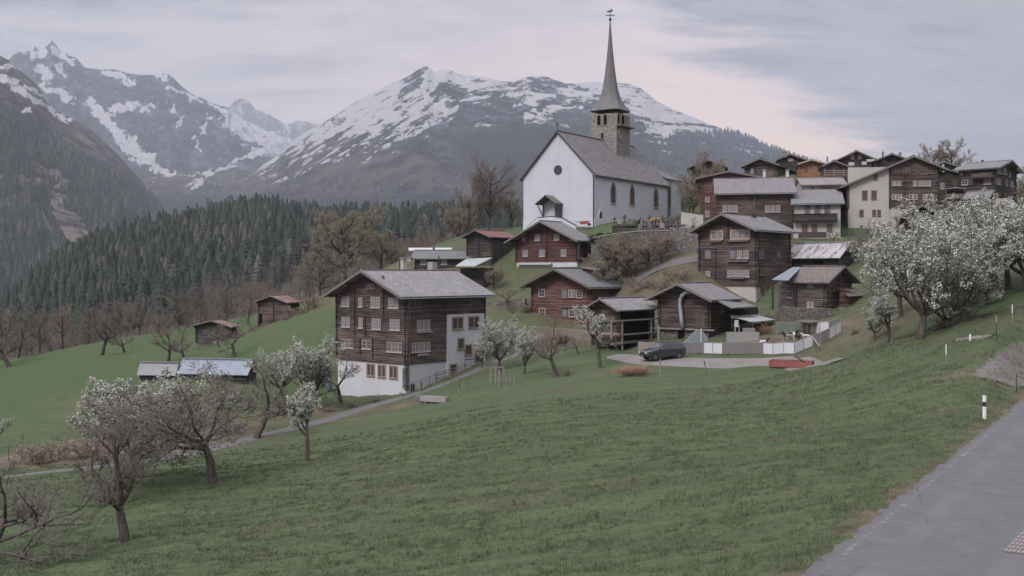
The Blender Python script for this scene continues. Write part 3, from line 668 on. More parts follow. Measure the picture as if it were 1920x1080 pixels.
def stone_mat(name, c1, c2, sc=2.2):
    m = mat(name, rough=.95); n = NT(m); p = n.co('World', scale=(1, 1, 1.5))
    vo = n.N.new('ShaderNodeTexVoronoi'); vo.inputs['Scale'].default_value = sc; n.L.new(p, vo.inputs[0])
    ve = n.N.new('ShaderNodeTexVoronoi'); ve.feature = 'DISTANCE_TO_EDGE'; ve.inputs['Scale'].default_value = sc; n.L.new(p, ve.inputs[0])
    sx = n.N.new('ShaderNodeSeparateColor'); n.L.new(vo.outputs['Color'], sx.inputs[0])
    c = n.ramp(sx.outputs[0], [(.1, tuple(x * .7 for x in c1)), (.5, c1), (.9, c2)])
    c = n.mix(n.mr(ve.outputs[0], .01, .07), tuple(x * .6 for x in c1), c)
    c = n.mix(n.mr(n.noise(n.co('World'), .9, 4, .7), .45, .75, 0, .6), c, tuple(x * .55 for x in c1))
    n.col(c); n.bump(n.mr(ve.outputs[0], 0, .15), .05, .8); return m
def plaster_mat(name, c, stain=.12):
    m = mat(name, rough=.9); n = NT(m)
    v = n.noise(n.co('World', scale=(.6, .6, .35)), 1.0, 6, .65); f = n.noise(n.co('World'), 9, 3, .7)
    v2 = n.noise(n.co('World', scale=(2.2, 2.2, .35)), 1.0, 4, .7)
    k = n.mix(n.mr(v, .4, .75, 0, 1), c, tuple(x * (1 - stain) for x in c))
    n.col(n.mix(n.mr(v2, .58, .78, 0, .5), k, tuple(x * (1 - stain * 2.2) for x in c)))
    n.bump(f, .02, .4); return m
w_dark = wood_mat("larch_logs_dark", (.068, .052, .048), (.165, .118, .104))
w_black = wood_mat("larch_logs_black", (.050, .042, .041), (.100, .080, .074))
w_red = wood_mat("larch_logs_red", (.120, .064, .054), (.215, .118, .096))
w_brown = wood_mat("larch_logs_brown", (.082, .060, .053), (.18, .132, .112))
w_maroon = wood_mat("larch_boards_maroon", (.085, .042, .038), (.135, .070, .060))
w_orange = wood_mat("larch_boards_orange", (.26, .125, .07), (.36, .19, .12))
w_grey = wood_mat("larch_logs_grey", (.085, .068, .060), (.20, .165, .145))
m_beam = mat("beam", (.07, .052, .045)); m_verge = mat("verge_board", (.16, .14, .135)); m_dkverge = mat("dark_verge", (.055, .047, .045))
r_stone = roof_mat("stone_slab_roof", (.22, .21, .215), (.31, .295, .30)); r_stone2 = roof_mat("grey_slab_roof", (.195, .186, .190), (.26, .248, .250), .4, .25)
r_dark = roof_mat("dark_slab_roof", (.155, .146, .148), (.21, .198, .197), .5, .3); r_shingle = roof_mat("church_shingles", (.150, .142, .143), (.265, .248, .245), .35, .28)
r_brown = roof_mat("weathered_tile_roof", (.15, .125, .115), (.22, .19, .175), .4, .3)
r_eter = roof_mat("fibre_cement_roof", (.175, .175, .175), (.21, .21, .21), .4, .22)
r_red = metal_mat("red_sheet_roof", (.22, .11, .10), rough=.7); r_rust = metal_mat("rusty_sheet_roof", (.42, .41, .43), (.20, .11, .08), .55)
r_rustall = metal_mat("rust_brown_sheet", (.32, .29, .27), (.19, .105, .075), .7, (.38, .5))
r_blue = metal_mat("pale_sheet_roof", (.26, .29, .34), rough=.5); r_pale = metal_mat("light_sheet_roof", (.42, .45, .45), rough=.6)
p_white = plaster_mat("white_plaster", (.50, .49, .515)); p_church = plaster_mat("church_render", (.50, .50, .54), .12); p_cream = plaster_mat("cream_plaster", (.40, .375, .345))
s_wall = stone_mat("rubble_stone", (.135, .12, .105), (.22, .20, .18), 4.5); s_grey = stone_mat("grey_masonry", (.17, .155, .15), (.25, .235, .225), 2.6); s_tower = stone_mat("tower_stone", (.26, .245, .225), (.35, .33, .30), 4.0)
m_frame = mat("white_frame", (.44, .43, .43)); m_ochre = plaster_mat("ochre_stone", (.27, .21, .16)); m_brownf = mat("brown_frame", (.16, .10, .075)); m_tan = mat("tan_frame", (.36, .26, .19))
m_glass = mat("window_glass", (.045, .045, .055), .15, .6)
m_curt = mat("curtained_glass", (.155, .15, .16), .3, .5); m_hole_shade = mat("painted_hole_shade", (.008, .007, .008), 1, 0); m_shut = mat("grey_shutter", (.15, .165, .185))  # hole panels: near-black colour painted for the shade inside openings
m_dark = mat("dark_iron", (.035, .035, .038), .6, .4); m_conc = plaster_mat("concrete", (.30, .285, .275), .25); m_pipe = mat("zinc_pipe", (.22, .22, .235), .45, .5, .5)
m_weath = mat("weathered_timber", (.22, .19, .175)); m_weathd = mat("old_timber", (.12, .098, .088))

# ------------------------------------------------------------------ house builder
STY = {'w': (m_frame, m_curt), 'd': (m_frame, m_glass), 'o': (m_ochre, m_glass), 'b': (m_brownf, m_glass), 't': (m_tan, m_curt), 's': (m_brownf, m_shut), 'g': (m_tan, m_glass)}
class House:
    def __init__(s, name, label, cat, c, d, a, L, R, tip, apex, gable='L', oe=.8, og=.9, frac=.5, wall=None, roof=None, base=None, basem=None, Z=None,
                 th=.2, drop=2.5, logs=True, group=None, roof_on=True, verge=None, l2=None, wallname='wall', rafters=False):
        s.Z = Z or (0, 0, 1); s.a = math.radians(a); s.rng = random.Random(name + label)
        cp = s.px(*c); s.d = d; s.C = P(cp[0], cp[1], d); zb = s.C.z
        s.dR = Vector((math.cos(s.a), math.sin(s.a), 0)); s.dL = Vector((-math.sin(s.a), math.cos(s.a), 0))
        s.wL = s.span(s.dL, s.px(L, 0)[0]) if L is not None else 8.0
        s.wR = s.span(s.dR, s.px(R, 0)[0]) if R is not None else 8.0
        if l2: s.wR, s.wL = (l2, s.wL) if gable == 'L' else (s.wR, l2)
        s.gable = gable
        s.e, s.x, s.w, s.l = (s.dR, s.dL, s.wL, s.wR) if gable == 'L' else (s.dL, s.dR, s.wR, s.wL)
        s.frac = frac; s.og = og; s.oe = oe; s.th = th
        T = s.C - s.e * og - s.x * oe; zt = -(s.px(0, tip)[1] - HY) / F * T.y
        A = s.C + s.x * s.w * frac - s.e * og; za = -(s.px(0, apex)[1] - HY) / F * A.y
        s.za = za; s.zt = zt; s.slope = (za - zt) / (s.w * frac + oe); s.zb = zb
        s.root = empty(name, s.C, label, cat, group)
        wall = wall or w_dark; s.wallm = wall
        z1 = -(s.px(0, base)[1] - HY) / F * s.C.y if base is not None else zb - drop
        mb = MB(); pr = .10 if base is not None else 0
        pts = lambda zl: [(0, zl), (s.w, zl), (s.w, s.zr(s.w) - th * 1.1), (s.w * frac, za - th * 1.1), (0, s.zr(0) - th * 1.1)]
        pg = [s.C + s.x * x + Vector((0, 0, z - zb)) for x, z in pts(z1)]
        mb.extr(pg, s.e * s.l)
        if logs:
            zz = z1; k = 0
            while zz < s.zr(0) - th:
                for (bx, be) in ((0, 0), (s.w, 0), (0, s.l)):
                    pr_ = .16 + s.rng.random() * .08
                    o = s.C + s.x * bx + s.e * be + Vector((0, 0, zz + .09 - zb))
                    sx = 1 if bx == 0 else -1; se = 1 if be == 0 else -1
                    if k % 2: mb.box(o - s.x * sx * pr_ / 2 + s.e * se * .08, s.x * pr_ / 2, s.e * .075, (0, 0, .085))
                    else: mb.box(o - s.e * se * pr_ / 2 + s.x * sx * .08, s.e * pr_ / 2, s.x * .075, (0, 0, .085))
                zz += .105; k += 1
        if logs:
            for x in (0.05, s.w * frac, s.w - .05, s.w * frac * .5, s.w * (1 + frac) / 2):
                mb.box(s.at(x, -og / 2 + .15, s.zr(x) - th * 1.15 - .13), s.e * (og / 2 + .02), s.x * .10, (0, 0, .12))
        if rafters:
            n = int(s.l / .8)
            for i in range(n):
                xm = -oe * .5; mb.box(s.at(xm, (i + .5) * s.l / n, s.zr(xm) - th * 1.2 - .07), s.x * oe * .5, s.e * .07, (0, 0, .06))
        s.wall = mb.build(wallname, wall, s.root)
        s.z1 = z1
        if base is not None:
            mb = MB(); i = .10
            q = [(i, i), (s.w - i, i), (s.w - i, s.l - i), (i, s.l - i)]
            mb.slab([s.C + s.x * x + s.e * y + Vector((0, 0, z1 - zb)) for x, y in q], z1 - zb + drop)
            s.base = mb.build('base', basem or p_white, s.root)
        if roof_on: s.mkroof(roof or r_stone, verge or m_verge)
    def px(s, x, y): return (s.Z[0] + x / s.Z[2], s.Z[1] + y / s.Z[2])
    def span(s, dv, px):
        k = (px - 960) / F; C = s.C
        return abs((k * C.y - C.x) / (dv.x - k * dv.y))
    def zr(s, x):   # roof top height at across-position x
        return s.za - s.slope * abs(x - s.w * s.frac)
    def at(s, x, e, z): return s.C + s.x * x + s.e * e + Vector((0, 0, z - s.zb))
    def mkroof(s, m, verge):
        mb = MB(); e0, e1 = -s.og, s.l + s.og * .8; xr = s.w * s.frac
        for xa, xb in ((xr, -s.oe), (xr, s.w + s.oe)):
            ln = abs(xb - xa) * math.hypot(1, s.slope)
            q = [s.at(xa, e0, s.zr(xa)), s.at(xb, e0, s.zr(xb)), s.at(xb, e1, s.zr(xb)), s.at(xa, e1, s.zr(xa))]
            uv = [(0, ln), (0, 0), (e1 - e0, 0), (e1 - e0, ln)]
            if (q[1] - q[0]).cross(q[2] - q[0]).z < 0: q.reverse(); uv.reverse()
            mb.slab(q, s.th, uv)
        # ridge cap
        mb.box(s.at(xr, (e0 + e1) / 2, s.za + .02), s.e * (e1 - e0) / 2 * .995, s.x * .16, (0, 0, .045))
        s.roof = mb.build('roof', m, s.root)
        mb = MB()
        for xb in (-s.oe, s.w + s.oe):
            for ee in (e0 - .03,):
                a = s.at(xr, ee, s.za - .03); b = s.at(xb, ee, s.zr(xb) - .03)
                v = (b - a) / 2; mb.box((a + b) / 2 - Vector((0, 0, s.th * .55)), v, s.e * .025, (0, 0, s.th * .62))
        mb.build('verge_board', verge, s.roof)
    def face(s, f):
        """direction along the face and outward normal"""
        return (s.dL, -s.dR) if f == 'L' else (s.dR, -s.dL)
    def sz(s, f, px, py, off=0.0):
        X, Y = s.px(px, py); dv, nv = s.face(f); C = s.C + nv * off; k = (X - 960) / F
        t = (k * C.y - C.x) / (dv.x - k * dv.y)
        yy = C.y + t * dv.y; return t, -(Y - HY) / F * yy
    def rect(s, f, x0, y0, x1, y1, off=0.0):
        ym = (y0 + y1) / 2; xm = (x0 + x1) / 2
        a = s.sz(f, x0, ym, off)[0]; b = s.sz(f, x1, ym, off)[0]; zt = s.sz(f, xm, y0, off)[1]; zl = s.sz(f, xm, y1, off)[1]
        return min(a, b), max(a, b), zl, zt
    def fbox(s, mb, f, s0, s1, z0, z1, o0, o1, mi=0):
        dv, nv = s.face(f)
        c = s.C + dv * (s0 + s1) / 2 + nv * (o0 + o1) / 2 + Vector((0, 0, (z0 + z1) / 2 - s.zb))
        mb.box(c, dv * (s1 - s0) / 2, nv * (o1 - o0) / 2, (0, 0, (z1 - z0) / 2), mi)
    def win(s, f, x0, y0, x1, y1, st='w', n=None, off=0.0, sill=True, arch=False, name='window', fw=None):
        s0, s1, z0, z1 = s.rect(f, x0, y0, x1, y1, off)
        fm, gm = STY[st]; w = s1 - s0; h = z1 - z0
        if n is None: n = max(1, int(round(w / .62)))
        mb = MB(); s.fbox(mb, f, s0, s1, z0, z1, off + .005, off + .03)
        pw = mb.build(name, gm, s.root)
        mb = MB(); t = fw or (.07 if st not in 'ot' else .14)
        s.fbox(mb, f, s0 - t, s0, z0 - t * .5, z1 + t, off, off + .07); s.fbox(mb, f, s1, s1 + t, z0 - t * .5, z1 + t, off, off + .07)
        s.fbox(mb, f, s0, s1, z1, z1 + t, off, off + .068); s.fbox(mb, f, s0, s1, z0 - t * .5, z0, off, off + .068)
        for i in range(1, n): s.fbox(mb, f, s0 + w * i / n - .07, s0 + w * i / n + .07, z0, z1, off + .005, off + .066)
        mm = MB()
        if st != 's':
            for i in range(n):
                a = s0 + w * i / n + (.07 if i else 0); b = s0 + w * (i + 1) / n - (.07 if i < n - 1 else 0)
                for (p, q, u, v) in ((a, a + .05, z0, z1), (b - .05, b, z0, z1), (a + .05, b - .05, z1 - .05, z1), (a + .05, b - .05, z0, z0 + .05)): s.fbox(mm, f, p, q, u, v, off + .031, off + .05)
                s.fbox(mm, f, (a + b) / 2 - .012, (a + b) / 2 + .012, z0 + .05, z1 - .05, off + .031, off + .045)
                for k in ((1, 2) if h > .95 else (1,)):
                    q = z0 + h * k / (3 if h > .95 else 2); s.fbox(mm, f, a + .05, b - .05, q - .012, q + .012, off + .031, off + .043)
        mb.build('frame', m_ochre if st == 'o' else (m_tan if st in 'tg' else m_brownf), pw)
        if mm.v: mm.build('sashes', m_brownf if st in 'ob' else m_frame, pw)
        if sill:
            mb = MB(); s.fbox(mb, f, s0 - t, s1 + t, z0 - t * .5 - .08, z0 - t * .5 - .01, off, off + .14); mb.build('sill', m_frame if st in 'wd' else (fm if st in 'ot' else m_brownf), pw)
        return pw
    def wins(s, f, lst, st='w', **k):
        for r in lst: s.win(f, *r, st=st, **k)
    def rib(s, f, x, y0, y1, w=.16):
        t, z1 = s.sz(f, x, y0); _, z0 = s.sz(f, x, y1); mb = MB(); z = z0
        while z < z1:
            s.fbox(mb, f, t - w / 2, t + w / 2, z, z + .17, -.02, .13 + s.rng.random() * .07); z += .21
        return mb.build('log_heads', s.wallm, s.root)
    def patch(s, name, f, x0, y0, x1, y1, m, o1=.06, o0=-.3, z0=None):
        a, b, c, d = s.rect(f, x0, y0, x1, y1)
        if z0 is not None: c = z0
        mb = MB(); s.fbox(mb, f, a, b, c, d, o0, o1); return mb.build(name, m, s.root)
    def pipe(s, f, x, y0, y1, m=None, off=.12, r=.045, name='downpipe'):
        t, z1 = s.sz(f, x, y0); _, z0 = s.sz(f, x, y1); dv, nv = s.face(f)
        b = s.C + dv * t + nv * off; mb = MB()
        mb.tube([Vector((b.x, b.y, z0)), Vector((b.x, b.y, z1 - .3)), Vector((b.x, b.y, z1)) + nv * s.oe * .6], r, 6); return mb.build(name, m or m_pipe, s.root)
    def gutter(s, side=0):
        x = -s.oe - .05 if side == 0 else s.w + s.oe + .05; z = s.zr(-s.oe if side == 0 else s.w + s.oe) - s.th
        mb = MB(); mb.tube([s.at(x, -s.og, z + .02), s.at(x, s.l + s.og * .7, z + .02)], .06, 6, cap=True); mb.build('gutter', m_pipe, s.roof)
    def chimney(s, x0, x1, ytop, q=0.0, m=None, cap=True, name='chimney'):
        X0 = s.px(x0, 0)[0]; X1 = s.px(x1, 0)[0]; base = s.C + s.x * (s.w * s.frac + q); k = ((X0 + X1) / 2 - 960) / F
        t = (k * base.y - base.x) / (s.e.x - k * s.e.y); t = max(-s.og, min(s.l + s.og, t)); b = base + s.e * t
        w = max(.25, (X1 - X0) / F * b.y / 1.3); zt = -(s.px(0, ytop)[1] - HY) / F * b.y; zb_ = s.zr(s.w * s.frac + q) - .3
        mb = MB(); mb.box((b.x, b.y, (zt + zb_) / 2), s.x * w / 2, s.e * w / 2, (0, 0, (zt - zb_) / 2)); o = mb.build(name, m or p_cream, s.roof)
        if cap:
            mb = MB(); mb.box((b.x, b.y, zt + .05), s.x * (w / 2 + .08), s.e * (w / 2 + .08), (0, 0, .05)); mb.box((b.x, b.y, zt + .22), s.x * (w / 2 + .03), s.e * (w / 2 + .03), (0, 0, .04))
            for i in (-1, 1):
                for j in (-1, 1): mb.box(b * 1 - Vector((0, 0, b.z)) + Vector((0, 0, zt + .14)) + s.x * i * w * .38 + s.e * j * w * .38, (.04, 0, 0), (0, .04, 0), (0, 0, .06))
            mb.build('chimney_cap', m_conc, o)
        return o
    def lean(s, name, q4, m, th=.1, drop=0):
        """roof sheet from four (px,py,depth) points, thickness th"""
        pts = [P(*s.px(x, y), d) for x, y, d in q4]
        if (pts[1] - pts[0]).cross(pts[2] - pts[0]).z < 0: pts.reverse()
        u = (pts[1] - pts[0]); w = u.length; h = (pts[2] - pts[1]).length
        mb = MB(); mb.slab(pts, th, [(0, 0), (w, 0), (w, h), (0, h)]); return mb.build(name, m, s.root)

# ------------------------------------------------------------------ the big log house in the middle
Z1 = (600, 460, 3.6)
h = House('log_house', 'large four storey dark log house with white plastered base beside the footpath', 'house',
          (580, 985), 102, 50, 112, 1112, 348, 165, 'L', .75, 1.3, wall=w_dark, roof=r_stone, base=808, basem=p_white, Z=Z1, th=.22, drop=3.2)
h.wins('L', [(148,348,200,410),(262,352,288,414),(345,350,408,418),(465,355,532,422),(148,485,204,548),(264,490,290,556),(352,495,412,565),(475,500,540,570)])
h.wins('L', [(148,632,226,690),(285,642,345,697),(455,655,555,718)], 'd')
h.win('L', 318,262,372,292, 'b')
h.wins('L', [(322,806,366,876),(396,812,441,884),(474,820,521,892)], 'o', off=-.1)
h.wins('R', [(653,505,740,568),(615,655,740,716)], 'w'); h.wins('R', [(608,368,675,418)], 'b')
h.win('R', 1005,347,1062,386, 'b')
for x, a, b in ((235,300,610),(430,210,480),(307,478,612),(272,630,745),(357,630,760)): h.rib('L', x, a, b)
h.rib('R', 845, 380, 470)
pl = h.patch('plaster_wing', 'R', 855, 463, 1112, 960, p_white, .09, -.4)
h.wins('R', [(895,490,960,560),(1005,486,1068,553),(932,632,968,696)], 'o', off=.09)
h.win('R', 980,675,1022,735, 'o', off=.09, name='window', n=1); h.win('R', 1047,678,1092,785, 'o', off=.09, name='door', n=1, sill=False); h.win('R', 880,808,918,860, 'o', off=.09, name='cellar_door', n=1, sill=False)
# boards, sills and stone quoins
for r in ((655,574,752,590),(655,730,726,746)): h.patch('flower_board', 'R', *r, m_weath, .22, 0)
mb = MB()
for i in range(11):
    a = 826 + i * 14.2
    for f in 'LR':
        t0, z = h.sz(f, 580, a); wd = (.55 if (i + (f == 'R')) % 2 else .3); h.fbox(mb, f, -.02 if f == 'L' else -.02, wd, z - .19, z + .19, -.11, -.04)
mb.build('corner_stones', s_grey, h.root)
h.pipe('R', 597, 352, 805); h.gutter(0)
h.chimney(540, 584, 96, 2.2, p_cream); h.chimney(728, 788, 112, 2.5, m_conc, False)
mb = MB(); b = h.at(h.w * .5 + 1.2, h.l * .45, h.za - .6); mb.tube([b, b + Vector((0, 0, 1.9))], .07, 6, cap=True); mb.build('stove_pipe', m_dark, h.roof)
# terrace rail by the door
mb = MB()
for r in ((925,762,1040,766),(925,806,1040,809)): h.fbox(mb, 'R', *h.rect('R', *r), 1.0, 1.05)
for x in range(925, 1045, 16): a, _, z0, z1_ = h.rect('R', x, 762, x + 2, 812); h.fbox(mb, 'R', a, a + .04, z0, z1_, 1.0, 1.04)
mb.build('railing', m_dark, h.root)

# ------------------------------------------------------------------ red-brown house
Z8 = (960, 480, 4.153)
h = House('log_house', 'reddish brown log house with a roof dormer behind the tall blossoming tree', 'house', (615, 560), 124, 50, 155, 1022, 242, 95, 'L', .9, 1.5,
          wall=w_red, roof=r_eter, Z=Z8, drop=3, verge=m_weathd, rafters=True)
h.wins('L', [(212,260,255,318),(443,266,490,322),(503,266,548,326),(214,408,257,466),(446,418,488,474),(503,418,546,478)], 'g', sill=True)
h.wins('L', [(388,264,430,326),(395,418,430,470)], 's')
h.patch('vent_hole_shade', 'L', 420,176,436,190, m_hole_shade, .02, -.1); h.rib('L', 590, 230, 540); 
h.patch('loggia_shade', 'R', 805,242,945,318, m_hole_shade, .03, -.1)
mb = MB()
for x in (830, 860, 890, 920): h.fbox(mb, 'R', *h.rect('R', x, 285, x + 12, 312), .05, .12)
mb.build('flower_pots', m_curt, h.root)
h.win('R', 650, 262, 690, 300, 'b')
h.patch('corner_boards', 'R', 945,240,1022,330, w_maroon, .05, -.05)
h.patch('beam', 'L', 380,388,560,402, m_weathd, .2, 0)
# dormer
def dormer(h, x0, x1, yt, yb):
    mb = MB(); xr = h.w * h.frac; xe = xr * .38
    k0 = h.l * .30; k1 = h.l * .72; zt = h.zr(xr * .82) + .35
    top = [h.at(xr * .9, k0, zt + .15), h.at(xe, k0, zt - .15), h.at(xe, k1, zt - .15), h.at(xr * .9, k1, zt + .15)]
    if (top[1] - top[0]).cross(top[2] - top[0]).z < 0: top.reverse()
    mb.slab(top, .12); o = mb.build('dormer', r_eter, h.roof)
    mb = MB(); q = [h.at(xr * .9, k0 + .3, zt), h.at(xe + .3, k0 + .3, zt - .25), h.at(xe + .3, k0 + .3, h.zr(xe + .3) - .1), h.at(xr * .9, k0 + .3, h.zr(xr * .9) - .1)]
    mb.extr(q, h.e * (k1 - k0 - .6)); mb.build('dormer_wall', w_maroon, o)
    mb = MB(); mb.box(h.at(xe + .28, (k0 + k1) / 2 + .9, zt - .75), h.x * .03, h.e * .35, (0, 0, .42)); mb.build('dormer_window', m_glass, o)
dormer(h, 0, 0, 0, 0); h.gutter(0)

# ------------------------------------------------------------------ granary on posts
h = House('granary', 'dark timber granary with open galleries raised on posts behind the parked car', 'granary', (825, 692), 103, 50, 625, 1100, 424, 328, 'L', .75, 1.0,
          wall=w_brown, roof=r_stone, Z=Z8, drop=0, th=.14)
g = h
mb = MB()
for x, y0, y1 in ((858,505,735),(1085,500,655),(1140,560,700),(775,515,645)):
    t, z1_ = h.sz('R', x, y0, .75); _, z0 = h.sz('R', x, y1, .75); h.fbox(mb, 'R', t - .08, t + .08, z0, z1_, .68, .82)
mb.build('gallery_post', m_weath, h.root)
for y in (498, 606, 672):
    a = h.rect('R', 775, y - 5, 1130, y + 5, .75); mb = MB(); h.fbox(mb, 'R', a[0], a[1], a[2], a[3], .62, .84); mb.build('gallery_beam', m_weath, h.root)
a = h.rect('R', 800, 655, 1120, 672); mb = MB(); h.fbox(mb, 'R', -.3, a[1], a[3] - .18, a[3] + .0, 0, .9); mb.build('gallery_floor', m_weathd, h.root)
h.patch('open_front_shade', 'R', 832,430,1062,660, m_hole_shade, .02, -.05); h.patch('log_strip', 'R', 1062,430,1100,660, w_grey, .06, -.05)
a = h.rect('L', 700,470,815,515); mb = MB(); h.fbox(mb, 'L', *a, .0, .3); mb.build('box_balcony', m_weathd, h.root)
a = h.rect('L', 555,592,830,612, .6); mb = MB(); h.fbox(mb, 'L', *a, .5, .6); mb.build('gallery_beam', m_weath, h.root)
for (sx, ey) in ((0.4, .4), (.4, h.l - .5), (h.w - .4, .4), (h.w - .4, h.l - .5), (h.w/2, .4)):
    b = h.at(sx, ey, h.zb); gz = H(b.x, b.y) - .3; mb = MB()
    mb.box((b.x, b.y, (gz + h.zb) / 2), (.13, 0, 0), (0, .13, 0), (0, 0, (h.zb - gz) / 2)); mb.box((b.x, b.y, h.zb - .12), (.34, 0, 0), (0, .34, 0), (0, 0, .07)); mb.build('support_post', m_weathd, h.root)
b = h.at(h.w * .55, .9, 0); mb = MB(); gz = H(b.x, b.y)
mb.box((b.x, b.y + .3, (gz - 1.5 + h.zb - .35) / 2), h.x * h.w * .38, h.e * .5, (0, 0, (h.zb - .35 - gz + 1.5) / 2)); mb.build('cellar_wall', w_grey, h.root)

# ------------------------------------------------------------------ barn with the duct
Z9 = (1200, 480, 4.364)
h = House('barn', 'brown log barn with a big bent metal duct on its gable above the animal pen', 'barn', (565, 700), 103, 50, 155, 735, 360, 220, 'L', 1.0, 1.3, frac=.5,
          wall=w_brown, roof=r_stone2, base=600, basem=s_wall, Z=Z9, drop=2)
h.rib('L', 548, 380, 590, .22); h.rib('L', 165, 380, 590, .22)
for r in ((178,460,232,575),(452,465,540,590)): 
    d_ = h.patch('door', 'L', *r, m_weathd, .08, 0)
    mb = MB(); a = h.rect('L', *r)
    for k in range(5): q = a[0] + (a[1] - a[0]) * (k + .5) / 5; h.fbox(mb, 'L', q - .05, q + .05, a[2], a[3], .08, .11)
    mb.build('door_boards', w_grey, d_)
h.patch('doorway_shade', 'L', 305,612,358,705, m_hole_shade, -.07, -.3)
h.patch('wall_cap', 'L', 112,592,612,604, m_weath, .25, -.12)
pts = [h.sz('L', x, y, .45) for x, y in ((400,296),(372,300),(345,322),(330,355),(328,395),(333,450),(340,520),(347,592))]
mb = MB(); dv, nv = h.face('L'); b0 = h.C + nv * .45
mb.tube([b0 + dv * pts[0][0] + Vector((0, 0, pts[0][1] - h.zb)) - nv * .5] + [b0 + dv * t + Vector((0, 0, z - h.zb)) for t, z in pts], .22, 12, cap=True)
mb.build('air_duct', mat("galvanised", (.36, .38, .43), .45, .5, .4), h.root, smooth=True)
h.win('R', 650,404,680,452, 'd')
h.lean('porch_roof', [(640,366,102),(800,356,108),(958,412,106),(750,424,99.5)], r_stone2, .12)
h.patch('shed_side', 'R', 735,424,905,480, w_black, .9, -.5)
h.lean('sheet_canopy', [(736,490,102),(965,486,108),(1112,520,106),(925,538,99)], r_pale, .08)
for x, y0, y1, d_ in ((922,530,690,99.2),(1008,538,655,103),(1086,528,645,105.5)):
    a = P(*h.px(x, y0), d_); b = P(*h.px(x, y1), d_); mb = MB(); mb.tube([a, Vector((a.x, a.y, b.z - .3))], .07, 6); mb.build('canopy_post', m_dark, h.root)
mb = MB()
for q in ((150, 592, 700),): 
    a = P(*h.px(q[0], q[1]), 101); b = P(*h.px(q[0], q[2]), 101); mb.box(((a.x), a.y, (a.z + b.z) / 2), (.09, 0, 0), (0, .09, 0), (0, 0, (a.z - b.z) / 2 + .3))
mb.build('front_post', m_weath, h.root)

# ------------------------------------------------------------------ tall dark house
Z3 = (1270, 380, 4.908)
h = House('log_house', 'tall dark log house with tan framed top windows behind the goat pen', 'house', (725, 955), 117, 47, 200, 1035, 246, 96, 'L', .75, 1.3,
          wall=w_dark, roof=r_stone2, base=770, basem=p_cream, Z=Z3, drop=2)
h.wins('L', [(314,264,362,336),(374,264,416,334),(497,258,542,332),(556,258,602,332),(618,258,662,330)], 't', n=1)
h.wins('L', [(552,438,598,510),(612,438,658,510),(262,632,304,672)], 'w', n=1)
h.wins('L', [(464,622,510,680),(516,622,560,680),(568,622,612,680),(620,622,662,680)], 'w', n=1)
h.wins('L', [(258,440,308,512),(485,440,535,512)], 's', n=1)
for r in ((310,346,416,364),(480,342,668,360),(465,528,660,546),(490,684,625,702),(244,678,300,694)): h.patch('flower_board', 'L', *r, m_weathd, .3, 0)
h.wins('R', [(758,278,798,338),(934,292,966,356),(750,434,795,514),(918,452,948,512),(742,608,800,668)], 'b')
h.win('R', 765,775,798,832, 'b', off=-.1); h.win('R', 812,780,846,905, 'b', off=-.1, name='door', sill=False)
h.rib('L', 465, 140, 380); h.rib('L', 350, 420, 740); h.pipe('R', 738, 260, 940, m_dark); h.gutter(0)
h.chimney(680, 724, 108, -.6, m_dark, False)

# ------------------------------------------------------------------ log barn pair on the right
h = House('barn', 'small weathered log barn with stone footing and brown tiled roof above the goat pen', 'barn', (1355, 965), 105, 38, 1090, 1590, 735, 580, 'R', .7, .9,
          wall=w_grey, roof=r_brown, base=955, basem=s_wall, Z=Z3, drop=2.8, th=.14)
h.wins('L', [(1204,732,1256,770),(1196,908,1256,958)], 'w', n=2)
h.rib('R', 1485, 690, 960)
h.patch('stone_part', 'L', 930,800,1090,980, s_wall, .05, -2.5, z0=h.zb - 2.5); h.patch('timber_band', 'L', 930,722,1090,800, w_brown, .03, -2.5)
h.win('L', 1008,818,1062,870, 'd', off=.05, n=1)
h.lean('sheet_roof', [(870,705,107),(1022,712,105),(1140,592,110),(1062,592,112)], r_blue, .08)
for x, y0, y1 in ((878,716,985),): a = P(*h.px(x, y0), 107.2); b = P(*h.px(x, y1), 107.2); mb = MB(); mb.box((a.x, a.y, (a.z + b.z) / 2), (.1, 0, 0), (0, .1, 0), (0, 0, (a.z - b.z) / 2)); mb.build('corner_post', m_dark, h.root)
c0 = P(*h.px(1585, 960), 104.2)
mb = MB(); a = P(*h.px(1500, 960), 104.2); b = P(*h.px(1700, 960), 106.5)
zt = P(*h.px(1600, 862), 104.5).z
mb.extr([a, b, Vector((b.x, b.y, zt + .0)), Vector((a.x, a.y, zt + .9))], (0.4, 1.6, 0)); an = mb.build('annex', wood_mat("annex_boards", (.15, .085, .07), (.21, .13, .11), .6), h.root)
mb = MB(); mb.extr([Vector((a.x - .05, a.y - .05, a.z - 1.2)), Vector((b.x + .05, b.y - .05, b.z - 1.2)), Vector((b.x + .05, b.y - .05, b.z)), Vector((a.x - .05, a.y - .05, a.z))], (.42, 1.7, 0)); mb.build('annex_base', m_conc, h.root)
h.lean('annex_roof', [(1455,780,106.5),(1650,776,109),(1728,852,107),(1580,862,103.8)], r_brown, .1)
h = House('barn', 'dark barn with a pale rust streaked sheet metal roof behind the small log barn', 'barn', (1470, 720), 119, 38, 1060, 1612, 505, 360, 'R', .8, .9,
          wall=w_black, roof=r_rust, Z=Z3, drop=3, th=.08)
h.patch('opening_shade', 'L', 1250,535,1340,560, m_hole_shade, .02, -.05)

